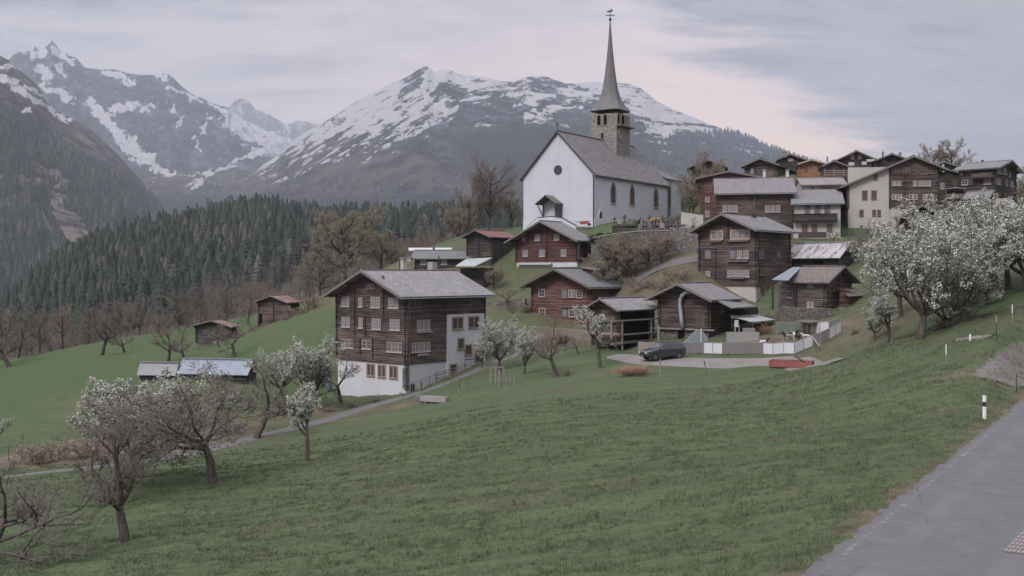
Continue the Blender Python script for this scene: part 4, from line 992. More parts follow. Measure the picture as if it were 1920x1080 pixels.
# ------------------------------------------------------------------ houses left of the church
Z6 = (740, 380, 4.571)
h = House('log_house', 'maroon boarded house with white ground floor directly below the church gable', 'house', (1565, 615), 137, 52, 1040, 1655, 322, 152, 'L', 1.0, 1.5,
          wall=w_maroon, roof=r_stone2, base=505, basem=p_white, Z=Z6, drop=2.5, verge=m_verge)
h.wins('L', [(1203,275,1243,322),(1370,270,1411,318),(1100,408,1142,458),(1242,405,1288,458),(1428,402,1472,455)], 'w', n=1)
h.wins('L', [(1098,302,1118,325),(1504,300,1526,322)], 'w', n=1, sill=True)
h.wins('L', [(1100,558,1140,618),(1232,555,1280,605)], 'b', off=-.1, n=1, sill=False)
a = h.rect('L', 1060,520,1350,532); mb = MB(); h.fbox(mb, 'L', *a, -.1, .4); mb.build('awning_box', m_frame, h.root)
h.win('R', 1575,400,1605,470, 'b')
for x in (1305,): h.rib('L', x, 190, 500, .12)
h.lean('porch_roof_side', [(1590,312,137),(1700,300,146),(1850,330,143.5),(1600,326,136.6)], r_stone2, .15)
for x, y1, d_ in ((1640,505,142),(1668,400,145)): a = P(*h.px(x, 330), d_); b = P(*h.px(x, y1), d_); mb = MB(); mb.box((a.x, a.y, (a.z + b.z) / 2), (.08, 0, 0), (0, .08, 0), (0, 0, (a.z - b.z) / 2)); mb.build('porch_post', m_weathd, h.root)
h.chimney(1568, 1588, 470, -h.w * .5 - .9, m_dark, False)
h = House('barn', 'dark log barn with a dull red sheet roof left of the maroon house', 'barn', (832, 520), 147, 50, 622, 1022, 292, 232, 'L', .6, 1.0,
          wall=w_black, roof=r_red, Z=Z6, drop=3, th=.1)
h.rib('L', 722, 270, 500); h.win('L', 760,430,835,455, 'b', sill=False); h.rib('R', 920, 300, 510)
h = House('house', 'low cottage with two pale roof panels left of the red roofed barn', 'house', (640, 560), 150, 80, 170, 680, 478, 404, 'R', .7, .6,
          wall=w_black, roof=r_eter, Z=Z6, drop=2, logs=False, l2=None, th=.12)
h.wins('L', [(225,487,270,528),(400,487,448,528)], 'w', n=2)
for x0, x1 in ((120,322),(345,485)):
    h.lean('pale_roof_panel', [(x0,408,154.0),(x1,406,154.0),(x1 + 8,386,155.5),(x0,386,155.5)], p_white, .1)
h.chimney(45, 103, 480, -2.5, p_cream); h.chimney(325, 345, 378, .6, m_dark, False)
mb = MB(); a = P(*h.px(378, 555), 148); b = P(*h.px(378, 455), 148); mb.tube([a, b], .1, 6, cap=True); mb.build('stove_pipe', m_dark, h.root)
h = House('shed', 'dark open shed with a bright tilted sheet metal roof below the red roofed barn', 'shed', (760, 640), 139, 50, 560, 850, 545, 545, 'L', .1, .1,
          wall=w_black, Z=Z6, drop=2.5, roof_on=False, logs=False)
h.lean('sheet_roof', [(522,542,140),(690,542,136.5),(838,470,141),(610,482,146)], r_pale, .1)
# ------------------------------------------------------------------ barns in the left meadow
Z3r = (0, 340, 3.0)
h = House('barn', 'dark hay barn with rusty sheet roof on the green slope at the wood edge', 'barn', (1625, 812), 149, 58, 1455, 1680, 682, 642, 'L', .55, .7,
          wall=w_dark, roof=r_rustall, Z=Z3r, drop=2, th=.12)
h.patch('loft_gap_shade', 'L', 1460,745,1475,800, m_hole_shade, .02, -.05); h.rib('L', 1540, 670, 800)
h = House('barn', 'small black barn with steep pale edged roof half hidden behind bare orchard trees', 'barn', (1310, 930), 141, 66, 1103, 1335, 818, 782, 'L', .5, .7,
          wall=w_black, roof=r_rustall, Z=Z3r, drop=3, base=915, basem=s_wall, th=.1)
a = h.rect('L', 1205,900,1315,912); mb = MB(); h.fbox(mb, 'L', *a, .2, .5); mb.build('hay_rack', m_weath, h.root)
Z4 = (0, 640, 3.0)
h = House('shed', 'long low shed with pale blue corrugated roof behind the blossoming orchard trees', 'shed', (1385, 262), 107, 78, 1010, 1440, 190, 103, 'R', .35, .3,
          wall=w_black, roof=r_blue, Z=Z4, drop=2, th=.06, logs=False)
h.patch('opening_shade', 'L', 1100,215,1240,245, m_hole_shade, .02, -.05)
h = House('shed', 'second low shed with dull grey corrugated roof left of the pale blue roofed shed', 'shed', (985, 262), 108.5, 80, 785, 1010, 192, 120, 'R', .35, .2,
          wall=w_black, roof=metal_mat("dull_sheet_roof", (.24, .24, .26), rough=.6), Z=Z4, drop=2, th=.06, logs=False)

# ------------------------------------------------------------------ upper village
Z2 = (1270, 260, 5.4)
h = House('log_house', 'long dark log house with two rows of three white windows and two chimneys', 'house', (1170, 930), 147, 80, 400, 1250, 543, 392, 'R', .7, .5,
          wall=w_dark, roof=r_stone2, Z=Z2, drop=3)
h.wins('L', [(460,672,502,738),(515,672,556,738),(568,672,610,738),(890,677,930,740),(944,677,985,740),(998,677,1040,740)], 'w', n=1)
h.pipe('L', 778, 560, 770); h.gutter(0); h.rib('L', 400, 570, 790)
h.chimney(862, 896, 328, .8, p_white); h.chimney(1095, 1132, 330, .3, p_white)
h = House('log_house', 'reddish log house with dark roof tucked behind the left end of the long dark house', 'house', (800, 900), 156, 80, 245, None, 384, 322, 'L', .9, .8,
          wall=w_red, roof=r_dark, Z=Z2, drop=3, l2=8)
h.wins('L', [(284,588,324,640),(282,730,324,790)], 'w', n=2)
h = House('house', 'white rendered house with a dark timber balcony right of the long dark house', 'house', (1655, 1005), 141, 74, 1178, 1738, 648, 512, 'R', .6, .5,
          wall=p_cream, roof=r_stone2, Z=Z2, drop=2.5, logs=False, verge=m_dkverge)
h.wins('L', [(1292,670,1340,755),(1397,672,1445,755),(1495,668,1545,755)], 's', n=2, sill=False); h.wins('L', [(1266,870,1314,936),(1364,870,1412,936),(1519,868,1564,934)], 'b', n=2)
a = h.rect('L', 1176,762,1622,830, 1.0); mb = MB(); h.fbox(mb, 'L', a[0], a[1], a[2], a[3], .95, 1.03); h.fbox(mb, 'L', a[0], a[1], a[2] - .05, a[2] + .08, 0, 1.0); 
h.fbox(mb, 'L', a[0], a[1], a[3] - .05, a[3] + .05, .9, 1.08)
k = a[0]
while k < a[1]: h.fbox(mb, 'L', k - .02, k + .03, a[2], a[3], 1.03, 1.05); k += .22
mb.build('balcony', w_black, h.root)
for x in (1180, 1395, 1505): t, z = h.sz('L', x, 800, 1.0); _, z2 = h.sz('L', x, 665, 1.0); mb = MB(); h.fbox(mb, 'L', t - .06, t + .06, z, z2, .9, 1.02); mb.build('balcony_post', m_dkverge, h.root)
h.pipe('L', 1655, 655, 1000, m_dark, .08); h.gutter(0)
a = h.rect('L', 1225,945,1510,1005, 2.0); mb = MB(); h.fbox(mb, 'L', *a, 1.9, 2.0); mb.build('garden_screen', m_dkverge, h.root)
h = House('log_house', 'dark gabled house with terrace clutter behind the two chimneys of the long house', 'house', (1010, 480), 178, 62, 690, 1235, 262, 193, 'L', .7, 1.0,
          wall=w_dark, roof=r_dark, Z=Z2, drop=4)
h.win('L', 745,300,770,350, 'w', n=1); h.patch('garden_fence', 'L', 900,345,1000,390, m_weathd, 2, 1.9)
h = House('barn', 'small black barn with flat gable alone beside the bare tree right of the church', 'barn', (465, 395), 181, 80, 150, None, 282, 208, 'L', .9, .8, wall=w_black, roof=r_dark, Z=Z2, drop=4, l2=6)
h = House('log_house', 'dark brown gabled house with a brick chimney on the skyline', 'house', (1310, 420), 190, 80, 1030, None, 215, 150, 'L', .3, .6, frac=.6, wall=w_black, roof=r_dark, Z=Z2, drop=4, l2=7)
h.win('L', 1122,203,1168,224, 'w', n=2); h.chimney(1216, 1256, 142, 1.0, s_tower); h.chimney(992, 1018, 175, -3, m_conc, False)
h = House('log_house', 'bright orange brown timber house among the dark upper village houses', 'house', (1482, 420), 172, 78, 1232, None, 243, 205, 'L', .3, .8, wall=w_orange, roof=r_dark, Z=Z2, drop=4, l2=7, verge=m_orange if 'm_orange' in globals() else m_tan)
h.wins('L', [(1292,292,1318,338),(1347,255,1364,303),(1422,292,1444,334)], 'b', n=1, sill=False)
h = House('log_house', 'dark gabled house with grey balcony rails right of the orange brown house', 'house', (1740, 420), 168, 80, 1480, None, 285, 215, 'L', .3, .8, frac=.6, wall=w_brown, roof=r_dark, Z=Z2, drop=4, l2=7)
mb = MB()
for y in (318, 340, 362): h.fbox(mb, 'L', *h.rect('L', 1490, y, 1735, y + 7, 1), .95, 1.0)
for x in (1490, 1580, 1680, 1733): h.fbox(mb, 'L', *h.rect('L', x, 305, x + 8, 380, 1), .95, 1.02)
mb.build('balcony_rails', m_weath, h.root); mb = MB(); a = P(*h.px(1518, 240), 172); b = P(*h.px(1518, 180), 172); mb.tube([a, b], .12, 6, cap=True); mb.build('stove_pipe', m_brownf, h.roof)
h = House('house', 'low cream house with pale broad roof above the white balcony house', 'house', (1700, 540), 157, 82, 1262, None, 462, 392, 'R', .5, .3, wall=p_cream, roof=roof_mat("pale_slab_roof", (.22, .20, .195), (.31, .285, .275)), Z=Z2, drop=3, logs=False)
h.patch('dark_balcony', 'L', 1460,470,1640,510, w_black, .6, -.1); h.win('L', 1360,495,1378,512, 'b', n=1)
Zr = (1560, 250, 5.333)
h = House('log_house', 'dark gabled house with pale balcony boxes highest on the skyline', 'house', (430, 420), 184, 80, 45, None, 258, 168, 'L', .3, 1.0, wall=w_dark, roof=r_dark, Z=Zr, drop=4, l2=8)
h.wins('L', [(188,214,218,254),(262,212,296,248)], 'w', n=1)
for r in ((155,300,208,330),(285,292,330,322),(332,268,410,292)): h.patch('pale_box', 'L', *r, m_frame, 1.6, 1.2)
h.chimney(242, 270, 332, -9.0, p_white, False)
h = House('log_house', 'dark gabled house with two tall chimneys behind the part white house', 'house', (750, 400), 180, 80, 435, None, 258, 197, 'L', .3, 1.0, wall=w_black, roof=r_dark, Z=Zr, drop=4, l2=8)
h.chimney(668, 695, 205, -1.5, s_tower); h.chimney(510, 528, 195, 1.6, s_wall); h.win('L', 495,270,548,300, 'b')
h = House('log_house', 'large house half white render and half dark logs under one broad gable', 'house', (1050, 760), 148, 82, 160, None, 350, 220, 'L', 1.2, .8, frac=.27, wall=w_dark, roof=r_dark, Z=Zr, drop=4, l2=9, base=748, basem=p_cream)
h.patch('rendered_wall', 'L', 160,340,568,960, p_cream, .10, -.2)
# the rendered wall stays under the sloping roof
_o = h.root.children[-1]
_bm = _o.data
_dv, _nv = h.face('L')
for v in _bm.vertices:
    w_ = Vector(v.co) + h.C; t_ = (w_ - h.C).dot(h.dL)
    if v.co.z + h.C.z > h.zb + 4: v.co.z = h.zr(t_) - h.th * 1.2 - h.C.z
h.wins('L', [(420,404,450,460),(305,576,350,656),(397,576,442,656),(277,768,311,822),(407,768,436,820),(457,768,485,823),(285,925,300,960)], 'b', off=.1)
h.wins('L', [(600,475,640,520),(650,475,690,520),(812,475,848,523),(865,475,895,523),(905,475,940,523),(952,475,986,523)], 'w', n=1)
h.wins('L', [(600,345,632,388),(640,345,676,388),(705,345,775,390),(842,362,868,394),(955,372,990,400)], 'b')
h.wins('L', [(602,612,630,662),(640,612,665,662),(668,612,695,662),(772,612,850,662),(912,612,940,664),(950,612,1014,664)], 'g')
h.rib('L', 730, 400, 745); h.rib('L', 572, 345, 745)
h = House('log_house', 'dark house with white framed windows and timber balcony at the right end of the village', 'house', (1628, 640), 151, 46, 1275, 1838, 336, 266, 'R', .8, 1.0, wall=w_black, roof=r_stone2, Z=Zr, drop=4)
h.wins('L', [(1282,374,1310,410),(1298,467,1358,513),(1520,452,1590,506)], 'd'); h.wins('L', [(1352,370,1390,404),(1368,467,1394,508)], 'b')
h.wins('R', [(1648,344,1688,398),(1708,352,1745,408),(1770,388,1784,434),(1634,450,1688,508),(1730,466,1752,520),(1780,480,1813,524)], 'd')
h.wins('R', [(1642,592,1680,625),(1722,600,1745,632),(1785,612,1810,640)], 'b', sill=False)
a = h.rect('L', 1395,396,1600,440, .9); mb = MB(); h.fbox(mb, 'L', a[0], a[1], a[2], a[3], .85, .92); h.fbox(mb, 'L', a[0], a[1], a[2] - .1, a[2], 0, .9)
k = a[0]
while k < a[1]: h.fbox(mb, 'L', k, k + .08, a[2], a[3], .92, .95); k += .25
mb.build('balcony', w_brown, h.root); h.pipe('R', 1632, 350, 600, m_pipe, .1); h.chimney(1490, 1518, 268, .8, m_dark, False)
h = House('log_house', 'small dark house with white double window between the two big upper houses', 'house', (1290, 560), 158, 80, 1065, None, 402, 356, 'L', .3, .5, frac=.65, wall=w_black, roof=r_pale, Z=Zr, drop=4, l2=6, th=.12)
h.win('L', 1078,497,1122,552, 'd', n=2); h.chimney(1145, 1170, 310, .6, p_cream, False); h.win('L', 1205,465,1260,515, 'b', n=2)
h = House('barn', 'dark barn whose gable rises behind the small dark house under the bare skyline trees', 'barn', (1200, 400), 176, 80, 1040, None, 322, 278, 'L', .9, .5, wall=w_black, roof=r_dark, Z=Zr, drop=4, l2=6)
h = House('shed', 'timber shed with an open loft gallery above the right hand blossom trees', 'shed', (1330, 720), 136, 78, 1135, 1345, 548, 540, 'L', .1, .2, wall=w_brown, roof=r_pale, Z=Zr, drop=3, th=.08)
h.patch('gallery_gap_shade', 'L', 1150,570,1320,605, m_hole_shade, .02, -.05); h.patch('gallery_boards', 'L', 1135,606,1330,655, m_weathd, .35, -.05)
h = House('shed', 'low shed with a grey ridged roof beside the timber gallery shed', 'shed', (1545, 700), 133, 42, 1340, 1620, 640, 565, 'R', .3, .5, wall=w_black, roof=r_stone2, Z=Zr, drop=3, th=.12)
h = House('shed', 'dark shed whose gable peeks out above the blossom trees', 'shed', (1040, 900), 124, 70, 760, 1150, 812, 712, 'L', .8, 1.2, wall=w_black, roof=r_dark, Z=Zr, drop=3)
h = House('shed', 'low pale roofed shed at the far right edge of the picture', 'shed', (1830, 790), 128, 75, 1700, 1990, 730, 655, 'R', .4, .4, wall=w_brown, roof=r_rust, Z=Zr, drop=3, th=.08)

# ------------------------------------------------------------------ church
Z7 = (960, 10, 2.511)
h = House('church', 'white village church with steep shingled roof, stone tower and slender spire', 'church', (388, 1040), 150, 54, 54, 735, 797, 590, 'L', .45, .35,
          wall=p_church, roof=r_shingle, Z=Z7, drop=2.5, logs=False, th=.2, verge=m_dkverge)
ch = h
def gothic(h, f, x0, y0, x1, y1, off=0.0, fr=m_ochre, name='window', depth=.05):
    s0, s1, z0, z1 = h.rect(f, x0, y0, x1, y1, off); w = s1 - s0; dv, nv = h.face(f)
    def prof(g):
        a = s0 - g; b = s1 + g; c = (a + b) / 2; zs = z1 - w * .9; pts = [(a, z0 - g), (b, z0 - g), (b, zs)]
        for k in range(1, 6): t = k / 6; pts.append((b - (b - c) * t, zs + (z1 + g - zs) * math.sin(t * math.pi / 2) ** .8))
        pts.append((c, z1 + g))
        for k in range(5, 0, -1): t = k / 6; pts.append((a + (c - a) * t, zs + (z1 + g - zs) * math.sin(t * math.pi / 2) ** .8))
        pts.append((a, zs)); return [h.C + dv * q + Vector((0, 0, z - h.zb)) for q, z in pts]
    mb = MB(); mb.extr([p + nv * (off - .02) for p in prof(.0)], nv * .08); o = mb.build(name, m_glass, h.root)
    mb = MB(); A = [p + nv * (off + .12) for p in prof(.24)]; B = [p + nv * (off + .06) for p in prof(-.02)]; n = len(A); A0 = [p - nv * .12 for p in A]
    mb.add(A + B + A0, [(i, (i + 1) % n, n + (i + 1) % n, n + i) for i in range(n)] + [(2 * n + i, 2 * n + (i + 1) % n, (i + 1) % n, i) for i in range(n)]); mb.build('frame', fr, o)
    mb = MB(); c = (s0 + s1) / 2; h.fbox(mb, f, c - .04, c + .04, z0, z1 - .1, off + .06, off + .1)
    for k in range(1, 5): q = z0 + (z1 - z0) * k / 5; h.fbox(mb, f, s0, s1, q - .02, q + .02, off + .06, off + .085)
    mb.build('glazing_bars', m_brownf, o); return o
for r in ((467,838,484,930),(557,850,573,938),(669,866,685,950)): gothic(h, 'R', *r)
gothic(h, 'R', 410,968,424,1004, fr=p_church, name='niche'); h.win('R', 449,1017,466,1046, 'b', n=1, name='crypt_door', sill=False)
# round window
t, z = h.sz('L', 217, 775); dv, nv = h.face('L'); c = h.C + dv * t + Vector((0, 0, z - h.zb))
for nm, r0, r1, m_, o_ in (('round_window', 0, .55, m_glass, .04), ('frame', .5, .72, m_dkverge, .08)):
    mb = MB(); N_ = 20; ring = lambda r, o: [c + dv * math.cos(2 * math.pi * k / N_) * r + Vector((0, 0, math.sin(2 * math.pi * k / N_) * r)) + nv * o for k in range(N_)]
    if r0 == 0: mb.extr(ring(r1, -.1), nv * (o_ + .1)); rw = mb.build(nm, m_, h.root)
    else: mb.add(ring(r0, o_) + ring(r1, o_) + ring(r1, 0), [(k, (k + 1) % N_, N_ + (k + 1) % N_, N_ + k) for k in range(N_)] + [(N_ + k, N_ + (k + 1) % N_, 2 * N_ + (k + 1) % N_, 2 * N_ + k) for k in range(N_)]); mb.build(nm, m_, rw)
# plinth course, corner pipe
for f, wd in (('L', h.wL), ('R', h.wR)):
    _, zp = h.sz(f, 388, 1006); mb = MB(); h.fbox(mb, f, 0 if f == 'L' else -.1, wd, h.zb - 2.5, zp, -.05, .10); mb.build('plinth', p_church, h.root)
h.pipe('L', 386, 800, 1040, m_dark, .12, .09); h.pipe('R', 733, 840, 1000, m_dark, .12, .08)
# entrance canopy and door
h.win('L', 205,930,232,1005, 'b', n=1, name='door', sill=False, off=0)
a = h.rect('L', 150,893,250,935); c0, c1 = a[0] - .0, a[1]
t, zc = h.sz('L', 218, 932); t, zc2 = h.sz('L', 218, 895)
tm_ = (c0 + c1) / 2 + .3
mb = MB(); W2 = 1.9
for sg in (-1, 1):
    A = [h.C + dv * tm_ + nv * 0 , h.C + dv * tm_ + nv * 2.1, h.C + dv * (tm_ + sg * W2) + nv * 2.1, h.C + dv * (tm_ + sg * W2)]
    zz = [zc2, zc2, zc - .1, zc - .1]; q = [Vector((p.x, p.y, z_)) for p, z_ in zip(A, zz)]
    if (q[1] - q[0]).cross(q[2] - q[0]).z < 0: q.reverse()
    mb.slab(q, .12)
cp = mb.build('canopy', r_brown, h.root)
mb = MB()
for sg in (-1, 1):
    p0 = h.C + dv * (tm_ + sg * (W2 - .25)); a_ = Vector((p0.x, p0.y, zc - 2.1)) + nv * .1; b_ = Vector((p0.x, p0.y, zc - .15)) + nv * 1.8; mb.tube([a_, b_], .09, 5); mb.tube([Vector((p0.x, p0.y, zc - 2.3)) + nv * .1, Vector((p0.x, p0.y, zc)) + nv * .1], .1, 5)
    mb.tube([Vector((p0.x, p0.y, zc - .12)) + nv * .1, b_], .08, 5)
mb.build('canopy_brackets', m_weathd, cp)
# white stair parapet
pts = [h.sz('L', x, y, 1.6) for x, y in ((68,1046),(120,1002),(185,996),(235,1004),(300,1040))]
mb = MB(); b0 = h.C + nv * 1.6
q = [b0 + dv * t_ + Vector((0, 0, z_ - h.zb)) for t_, z_ in pts]; lo = h.zb - 2.5
q += [Vector((q[-1].x, q[-1].y, lo)), Vector((q[0].x, q[0].y, lo))]; mb.extr(q, -nv * .3); mb.build('stair_parapet', p_church, h.root)
mb = MB(); mb.tube([v + Vector((0, 0, .05)) - nv * .15 for v in q[:5]], .12, 4); mb.build('parapet_coping', m_dkverge, h.root)
# gable cross
apx = h.at(h.w * .5, -h.og + .1, h.za); mb = MB(); mb.tube([apx, apx + Vector((0, 0, 1.3))], .05, 5, cap=True); mb.box(apx + Vector((0, 0, .95)), dv * .32, nv * .04, (0, 0, .05)); mb.build('gable_cross', m_dark, h.root)
# choir: narrower and a little lower
C0 = h.at(1.0, h.l, 0); 
def part_block(x0, x1, e0, e1, ze, za, name, rname, hipped=True):
    xm = (x0 + x1) / 2
    mb = MB(); q = [h.at(x0, e0, h.zb - 2), h.at(x1, e0, h.zb - 2), h.at(x1, e1 - 1.5, h.zb - 2), h.at(x1 - 1.5, e1, h.zb - 2), h.at(x0 + 1.5, e1, h.zb - 2), h.at(x0, e1 - 1.5, h.zb - 2)]
    mb.extr(q, (0, 0, ze - h.zb + 2)); w_ = mb.build(name, p_church, h.root)
    mb = MB(); o = .45; rim = [h.at(x0 - o, e0, ze), h.at(x1 + o, e0, ze), h.at(x1 + o, e1 - 1.3, ze), h.at(x1 - 1.3, e1 + o, ze), h.at(x0 + 1.3, e1 + o, ze), h.at(x0 - o, e1 - 1.3, ze)]
    R0 = h.at(xm, e0, za); R1 = h.at(xm, e1 - (x1 - x0) / 2, za); vs = rim + [R0, R1]
    hh = math.hypot((x1 - x0) / 2, za - ze)
    fs = [(5, 0, 6, 7), (1, 2, 7, 6), (2, 3, 7), (3, 4, 7), (4, 5, 7), (0, 5, 4, 3, 2, 1)]
    uv = [[(e1, 0), (e0, 0), (e0, hh), (e1 - 3, hh)], [(e0, 0), (e1, 0), (e1 - 3, hh), (e0, hh)], [(0, 0), (2, 0), (1, hh)], [(0, 0), (2, 0), (1, hh)], [(0, 0), (2, 0), (1, hh)], [(0, 0)] * 6]
    mb.add(vs, fs, uv); mb.build(rname, r_shingle, h.root); return w_
x0c = .9; e1c = h.l + h.span(h.dR, 0) * 0 + 8.0
_, zce = h.sz('R', 745, 826, -.9); 
part_block(x0c, h.w - .9, h.l, e1c, zce + .2, h.za - 2.3, 'choir', 'choir_roof')
s_off = -x0c
gothic(h, 'R', 737,855,744,945, off=-x0c); h.pipe('R', 764, 832, 990, m_dark, -x0c + .1, .07)
# tower
TA = math.radians(57); tR = Vector((math.cos(TA), math.sin(TA), 0)); tL = Vector((-math.sin(TA), math.cos(TA), 0)); TD = 163.0
def tpx(x, y): return (Z7[0] + x / Z7[2], Z7[1] + y / Z7[2])
TC = P(*tpx(492, 505), TD); tw = 4.75; TB = ch.zb - 1; TT = TC.z
cen = TC + (tR + tL) * tw / 2
mb = MB(); q = [TC, TC + tR * tw, TC + (tR + tL) * tw, TC + tL * tw]; mb.extr([Vector((p.x, p.y, TB)) for p in q], (0, 0, TT - TB)); tw_o = mb.build('tower', s_tower, ch.root)
def tface(f): return (tL, -tR) if f == 'L' else (tR, -tL)
def tsz(f, x, y):
    X, Y = tpx(x, y); dv, nv = tface(f); k = (X - 960) / F; t = (k * TC.y - TC.x) / (dv.x - k * dv.y); return t, -(Y - HY) / F * (TC.y + t * dv.y)
def twin(f, x0, y0, x1, y1, m_=m_hole_shade, nm='belfry_opening_shade', o=.05, arch=True):
    dv, nv = tface(f); a, b = sorted((tsz(f, x0, y0)[0], tsz(f, x1, y0)[0])); z1 = tsz(f, (x0 + x1) / 2, y0)[1]; z0 = tsz(f, (x0 + x1) / 2, y1)[1]
    r = (b - a) / 2; pts = [(a, z0), (b, z0)] + [((a + b) / 2 + r * math.cos(t), z1 - r + r * math.sin(t)) for t in np.linspace(0, math.pi, 9)]
    mb = MB(); mb.extr([TC + dv * q + Vector((0, 0, z - TC.z)) - nv * .2 for q, z in pts], nv * (.2 + o)); ob = mb.build(nm, m_, tw_o)
    pts2 = [(a - .16, z0 - .1), (b + .16, z0 - .1)] + [((a + b) / 2 + (r + .16) * math.cos(t), z1 - r + (r + .16) * math.sin(t)) for t in np.linspace(0, math.pi, 9)]
    mb = MB(); A = [TC + dv * q + Vector((0, 0, z - TC.z)) + nv * (o + .06) for q, z in pts2]; B = [TC + dv * q + Vector((0, 0, z - TC.z)) + nv * (o + .04) for q, z in pts]; n_ = len(A); A0 = [p - nv * .12 for p in A]
    mb.add(A + B + A0, [(i, (i + 1) % n_, n_ + (i + 1) % n_, n_ + i) for i in range(n_)] + [(2 * n_ + i, 2 * n_ + (i + 1) % n_, (i + 1) % n_, i) for i in range(n_)]); mb.build('stone_surround', m_ochre, ob)
twin('L', 402,518,418,565); twin('L', 432,514,448,562); twin('L', 420,600,431,628); twin('R', 495,512,504,556); twin('R', 515,516,527,560)
mb = MB(); dvr, nvr = tface('R'); t0, z0 = tsz('R', 492, 565); mb.box(TC + dvr * tw / 2 + nvr * .45 + Vector((0, 0, z0 - TC.z)), dvr * tw * .5, nvr * .45, (0, 0, .1)); mb.build('clock_canopy', m_weathd, tw_o)
tc_, zc_ = tsz('R', 516, 607); cc = TC + dvr * tc_ + Vector((0, 0, zc_ - TC.z)) + nvr * .04
def disc(c, dv, nv, r0, r1, o, n=24):
    ring = lambda r, q: [c + dv * math.cos(2 * math.pi * k / n) * r + Vector((0, 0, math.sin(2 * math.pi * k / n) * r)) + nv * q for k in range(n)]
    mb = MB()
    if r0 == 0: mb.extr(ring(r1, -.1), nv * (o + .1))
    else: mb.add(ring(r0, o) + ring(r1, o) + ring(r1, 0), [(k, (k + 1) % n, n + (k + 1) % n, n + k) for k in range(n)] + [(n + k, n + (k + 1) % n, 2 * n + (k + 1) % n, 2 * n + k) for k in range(n)])
    return mb
clk = disc(cc, dvr, nvr, 0, 1.35, .06).build('clock_face', plaster_mat("clock_paint", (.30, .20, .19)), tw_o)
disc(cc, dvr, nvr, 1.08, 1.3, .10).build('clock_ring', m_curt, clk)
mb = MB()
for k in range(12):
    an = k * math.pi / 6; dd = dvr * math.sin(an) + Vector((0, 0, math.cos(an))); mb.box(cc + nvr * .12 + dd * 1.18, dd * .1, dd.cross(nvr) * .035, nvr * .015)
for an, ln in ((math.radians(212), .75), (math.radians(24), 1.05)):
    dd = dvr * math.sin(an) + Vector((0, 0, math.cos(an))); mb.box(cc + nvr * .13 + dd * ln / 2, dd * ln / 2, dd.cross(nvr) * .05, nvr * .02)
mb.build('clock_hands', m_tan, clk)
# spire: square flared foot turning into a slim octagon
zt = lambda y: -(Z7[1] + y / Z7[2] - HY) / F * (TD + 4)
hw = tw / 2; prof = [(505, 1.14, 0), (497, 1.09, 0), (480, .93, .15), (455, .74, .45), (425, .60, .8), (390, .485, 1), (340, .375, 1), (280, .27, 1), (220, .185, 1), (160, .115, 1), (110, .065, 1), (75, .03, 1)]
mb = MB(); rings = []
for y, k, oc in prof:
    r = []
    for i in range(8):
        an = math.pi / 4 * i + math.pi / 8; cx = math.cos(an); sy = math.sin(an); sq = 1 / max(abs(cx), abs(sy))
        # corner pairs of the square sit close together, spreading out into an octagon
        an2 = math.pi / 4 * (i + .5) ; base_an = math.pi / 4 + math.pi / 2 * (i // 2); 
        an3 = (base_an + (-.14 if i % 2 == 0 else .14)) * (1 - oc) + an * oc
        c_, s_ = math.cos(an3), math.sin(an3); sq = 1 / max(abs(c_), abs(s_)); R_ = hw * k * (sq * (1 - oc) + 1.06 * oc)
        r.append(Vector((cen.x, cen.y, zt(y))) + tR * c_ * R_ + tL * s_ * R_)
    rings.append(r)
vs = [p for r in rings for p in r]; fs = []; uv = []
for a_ in range(len(rings) - 1):
    for i in range(8):
        j = (i + 1) % 8; fs.append((a_ * 8 + i, a_ * 8 + j, (a_ + 1) * 8 + j, (a_ + 1) * 8 + i)); z0, z1 = rings[a_][0].z, rings[a_ + 1][0].z; uv.append([(i * 1.5, z0), (i * 1.5 + 1.5, z0), (i * 1.5 + 1.5, z1), (i * 1.5, z1)])
fs.append(tuple(range(7, -1, -1))); uv.append([(0, 0)] * 8); mb.add(vs, fs, uv); sp = mb.build('spire', r_dark, tw_o)
top = Vector((cen.x, cen.y, zt(75))); mb = MB(); mb.tube([top, Vector((cen.x, cen.y, zt(24)))], [.07, .04], 6, cap=True); mb.lathe((cen.x, cen.y, zt(72)), [(.02, -.3), (.2, -.15), (.26, 0), (.2, .15), (.02, .3)], 10)
mb.box((cen.x, cen.y, zt(52)), (.75, 0, 0), (0, .05, 0), (0, 0, .06))
mb.box((cen.x - .2, cen.y, zt(34)), (.32, 0, 0), (0, .03, 0), (0, 0, .12)); mb.box((cen.x + .25, cen.y, zt(30)), (.12, 0, 0), (0, .03, 0), (0, 0, .22)); mb.build('spire_cross', m_dark, sp)
# ------------------------------------------------------------------ trees
m_bark = mat("bark", rough=.95, spec=.1); n = NT(m_bark); p = n.co('Object', scale=(6, 6, 1.6))
n.col(n.ramp(n.noise(p, 1.5, 5, .7), [(.3, (.040, .033, .029)), (.55, (.095, .080, .070)), (.8, (.17, .15, .135))])); n.bump(n.noise(p, 1.5, 5, .7), .04, .8)
m_twig = mat("twigs", (.185, .160, .142), .95, .1); m_twigy = mat("budding_twigs", (.20, .165, .125), .95, .1); m_twigr = mat("brown_twigs", (.19, .145, .128), .95, .1)
def leafy(name, a, b):
    m = mat(name, rough=.9, spec=.15); n = NT(m); r = n.N.new('ShaderNodeNewGeometry')
    n.col(n.ramp(r.outputs['Random Per Island'], [(.0, a), (1.0, b)])); n.b.inputs['Subsurface Weight'].default_value = 0; return m
m_blossom = leafy("blossom", (.26, .28, .21), (.60, .60, .55)); m_bud = leafy("buds", (.20, .165, .12), (.34, .29, .21))
m_ever = leafy("evergreen_leaves", (.018, .030, .014), (.06, .085, .04)); m_rose = leafy("rust_buds", (.16, .10, .075), (.30, .20, .16))
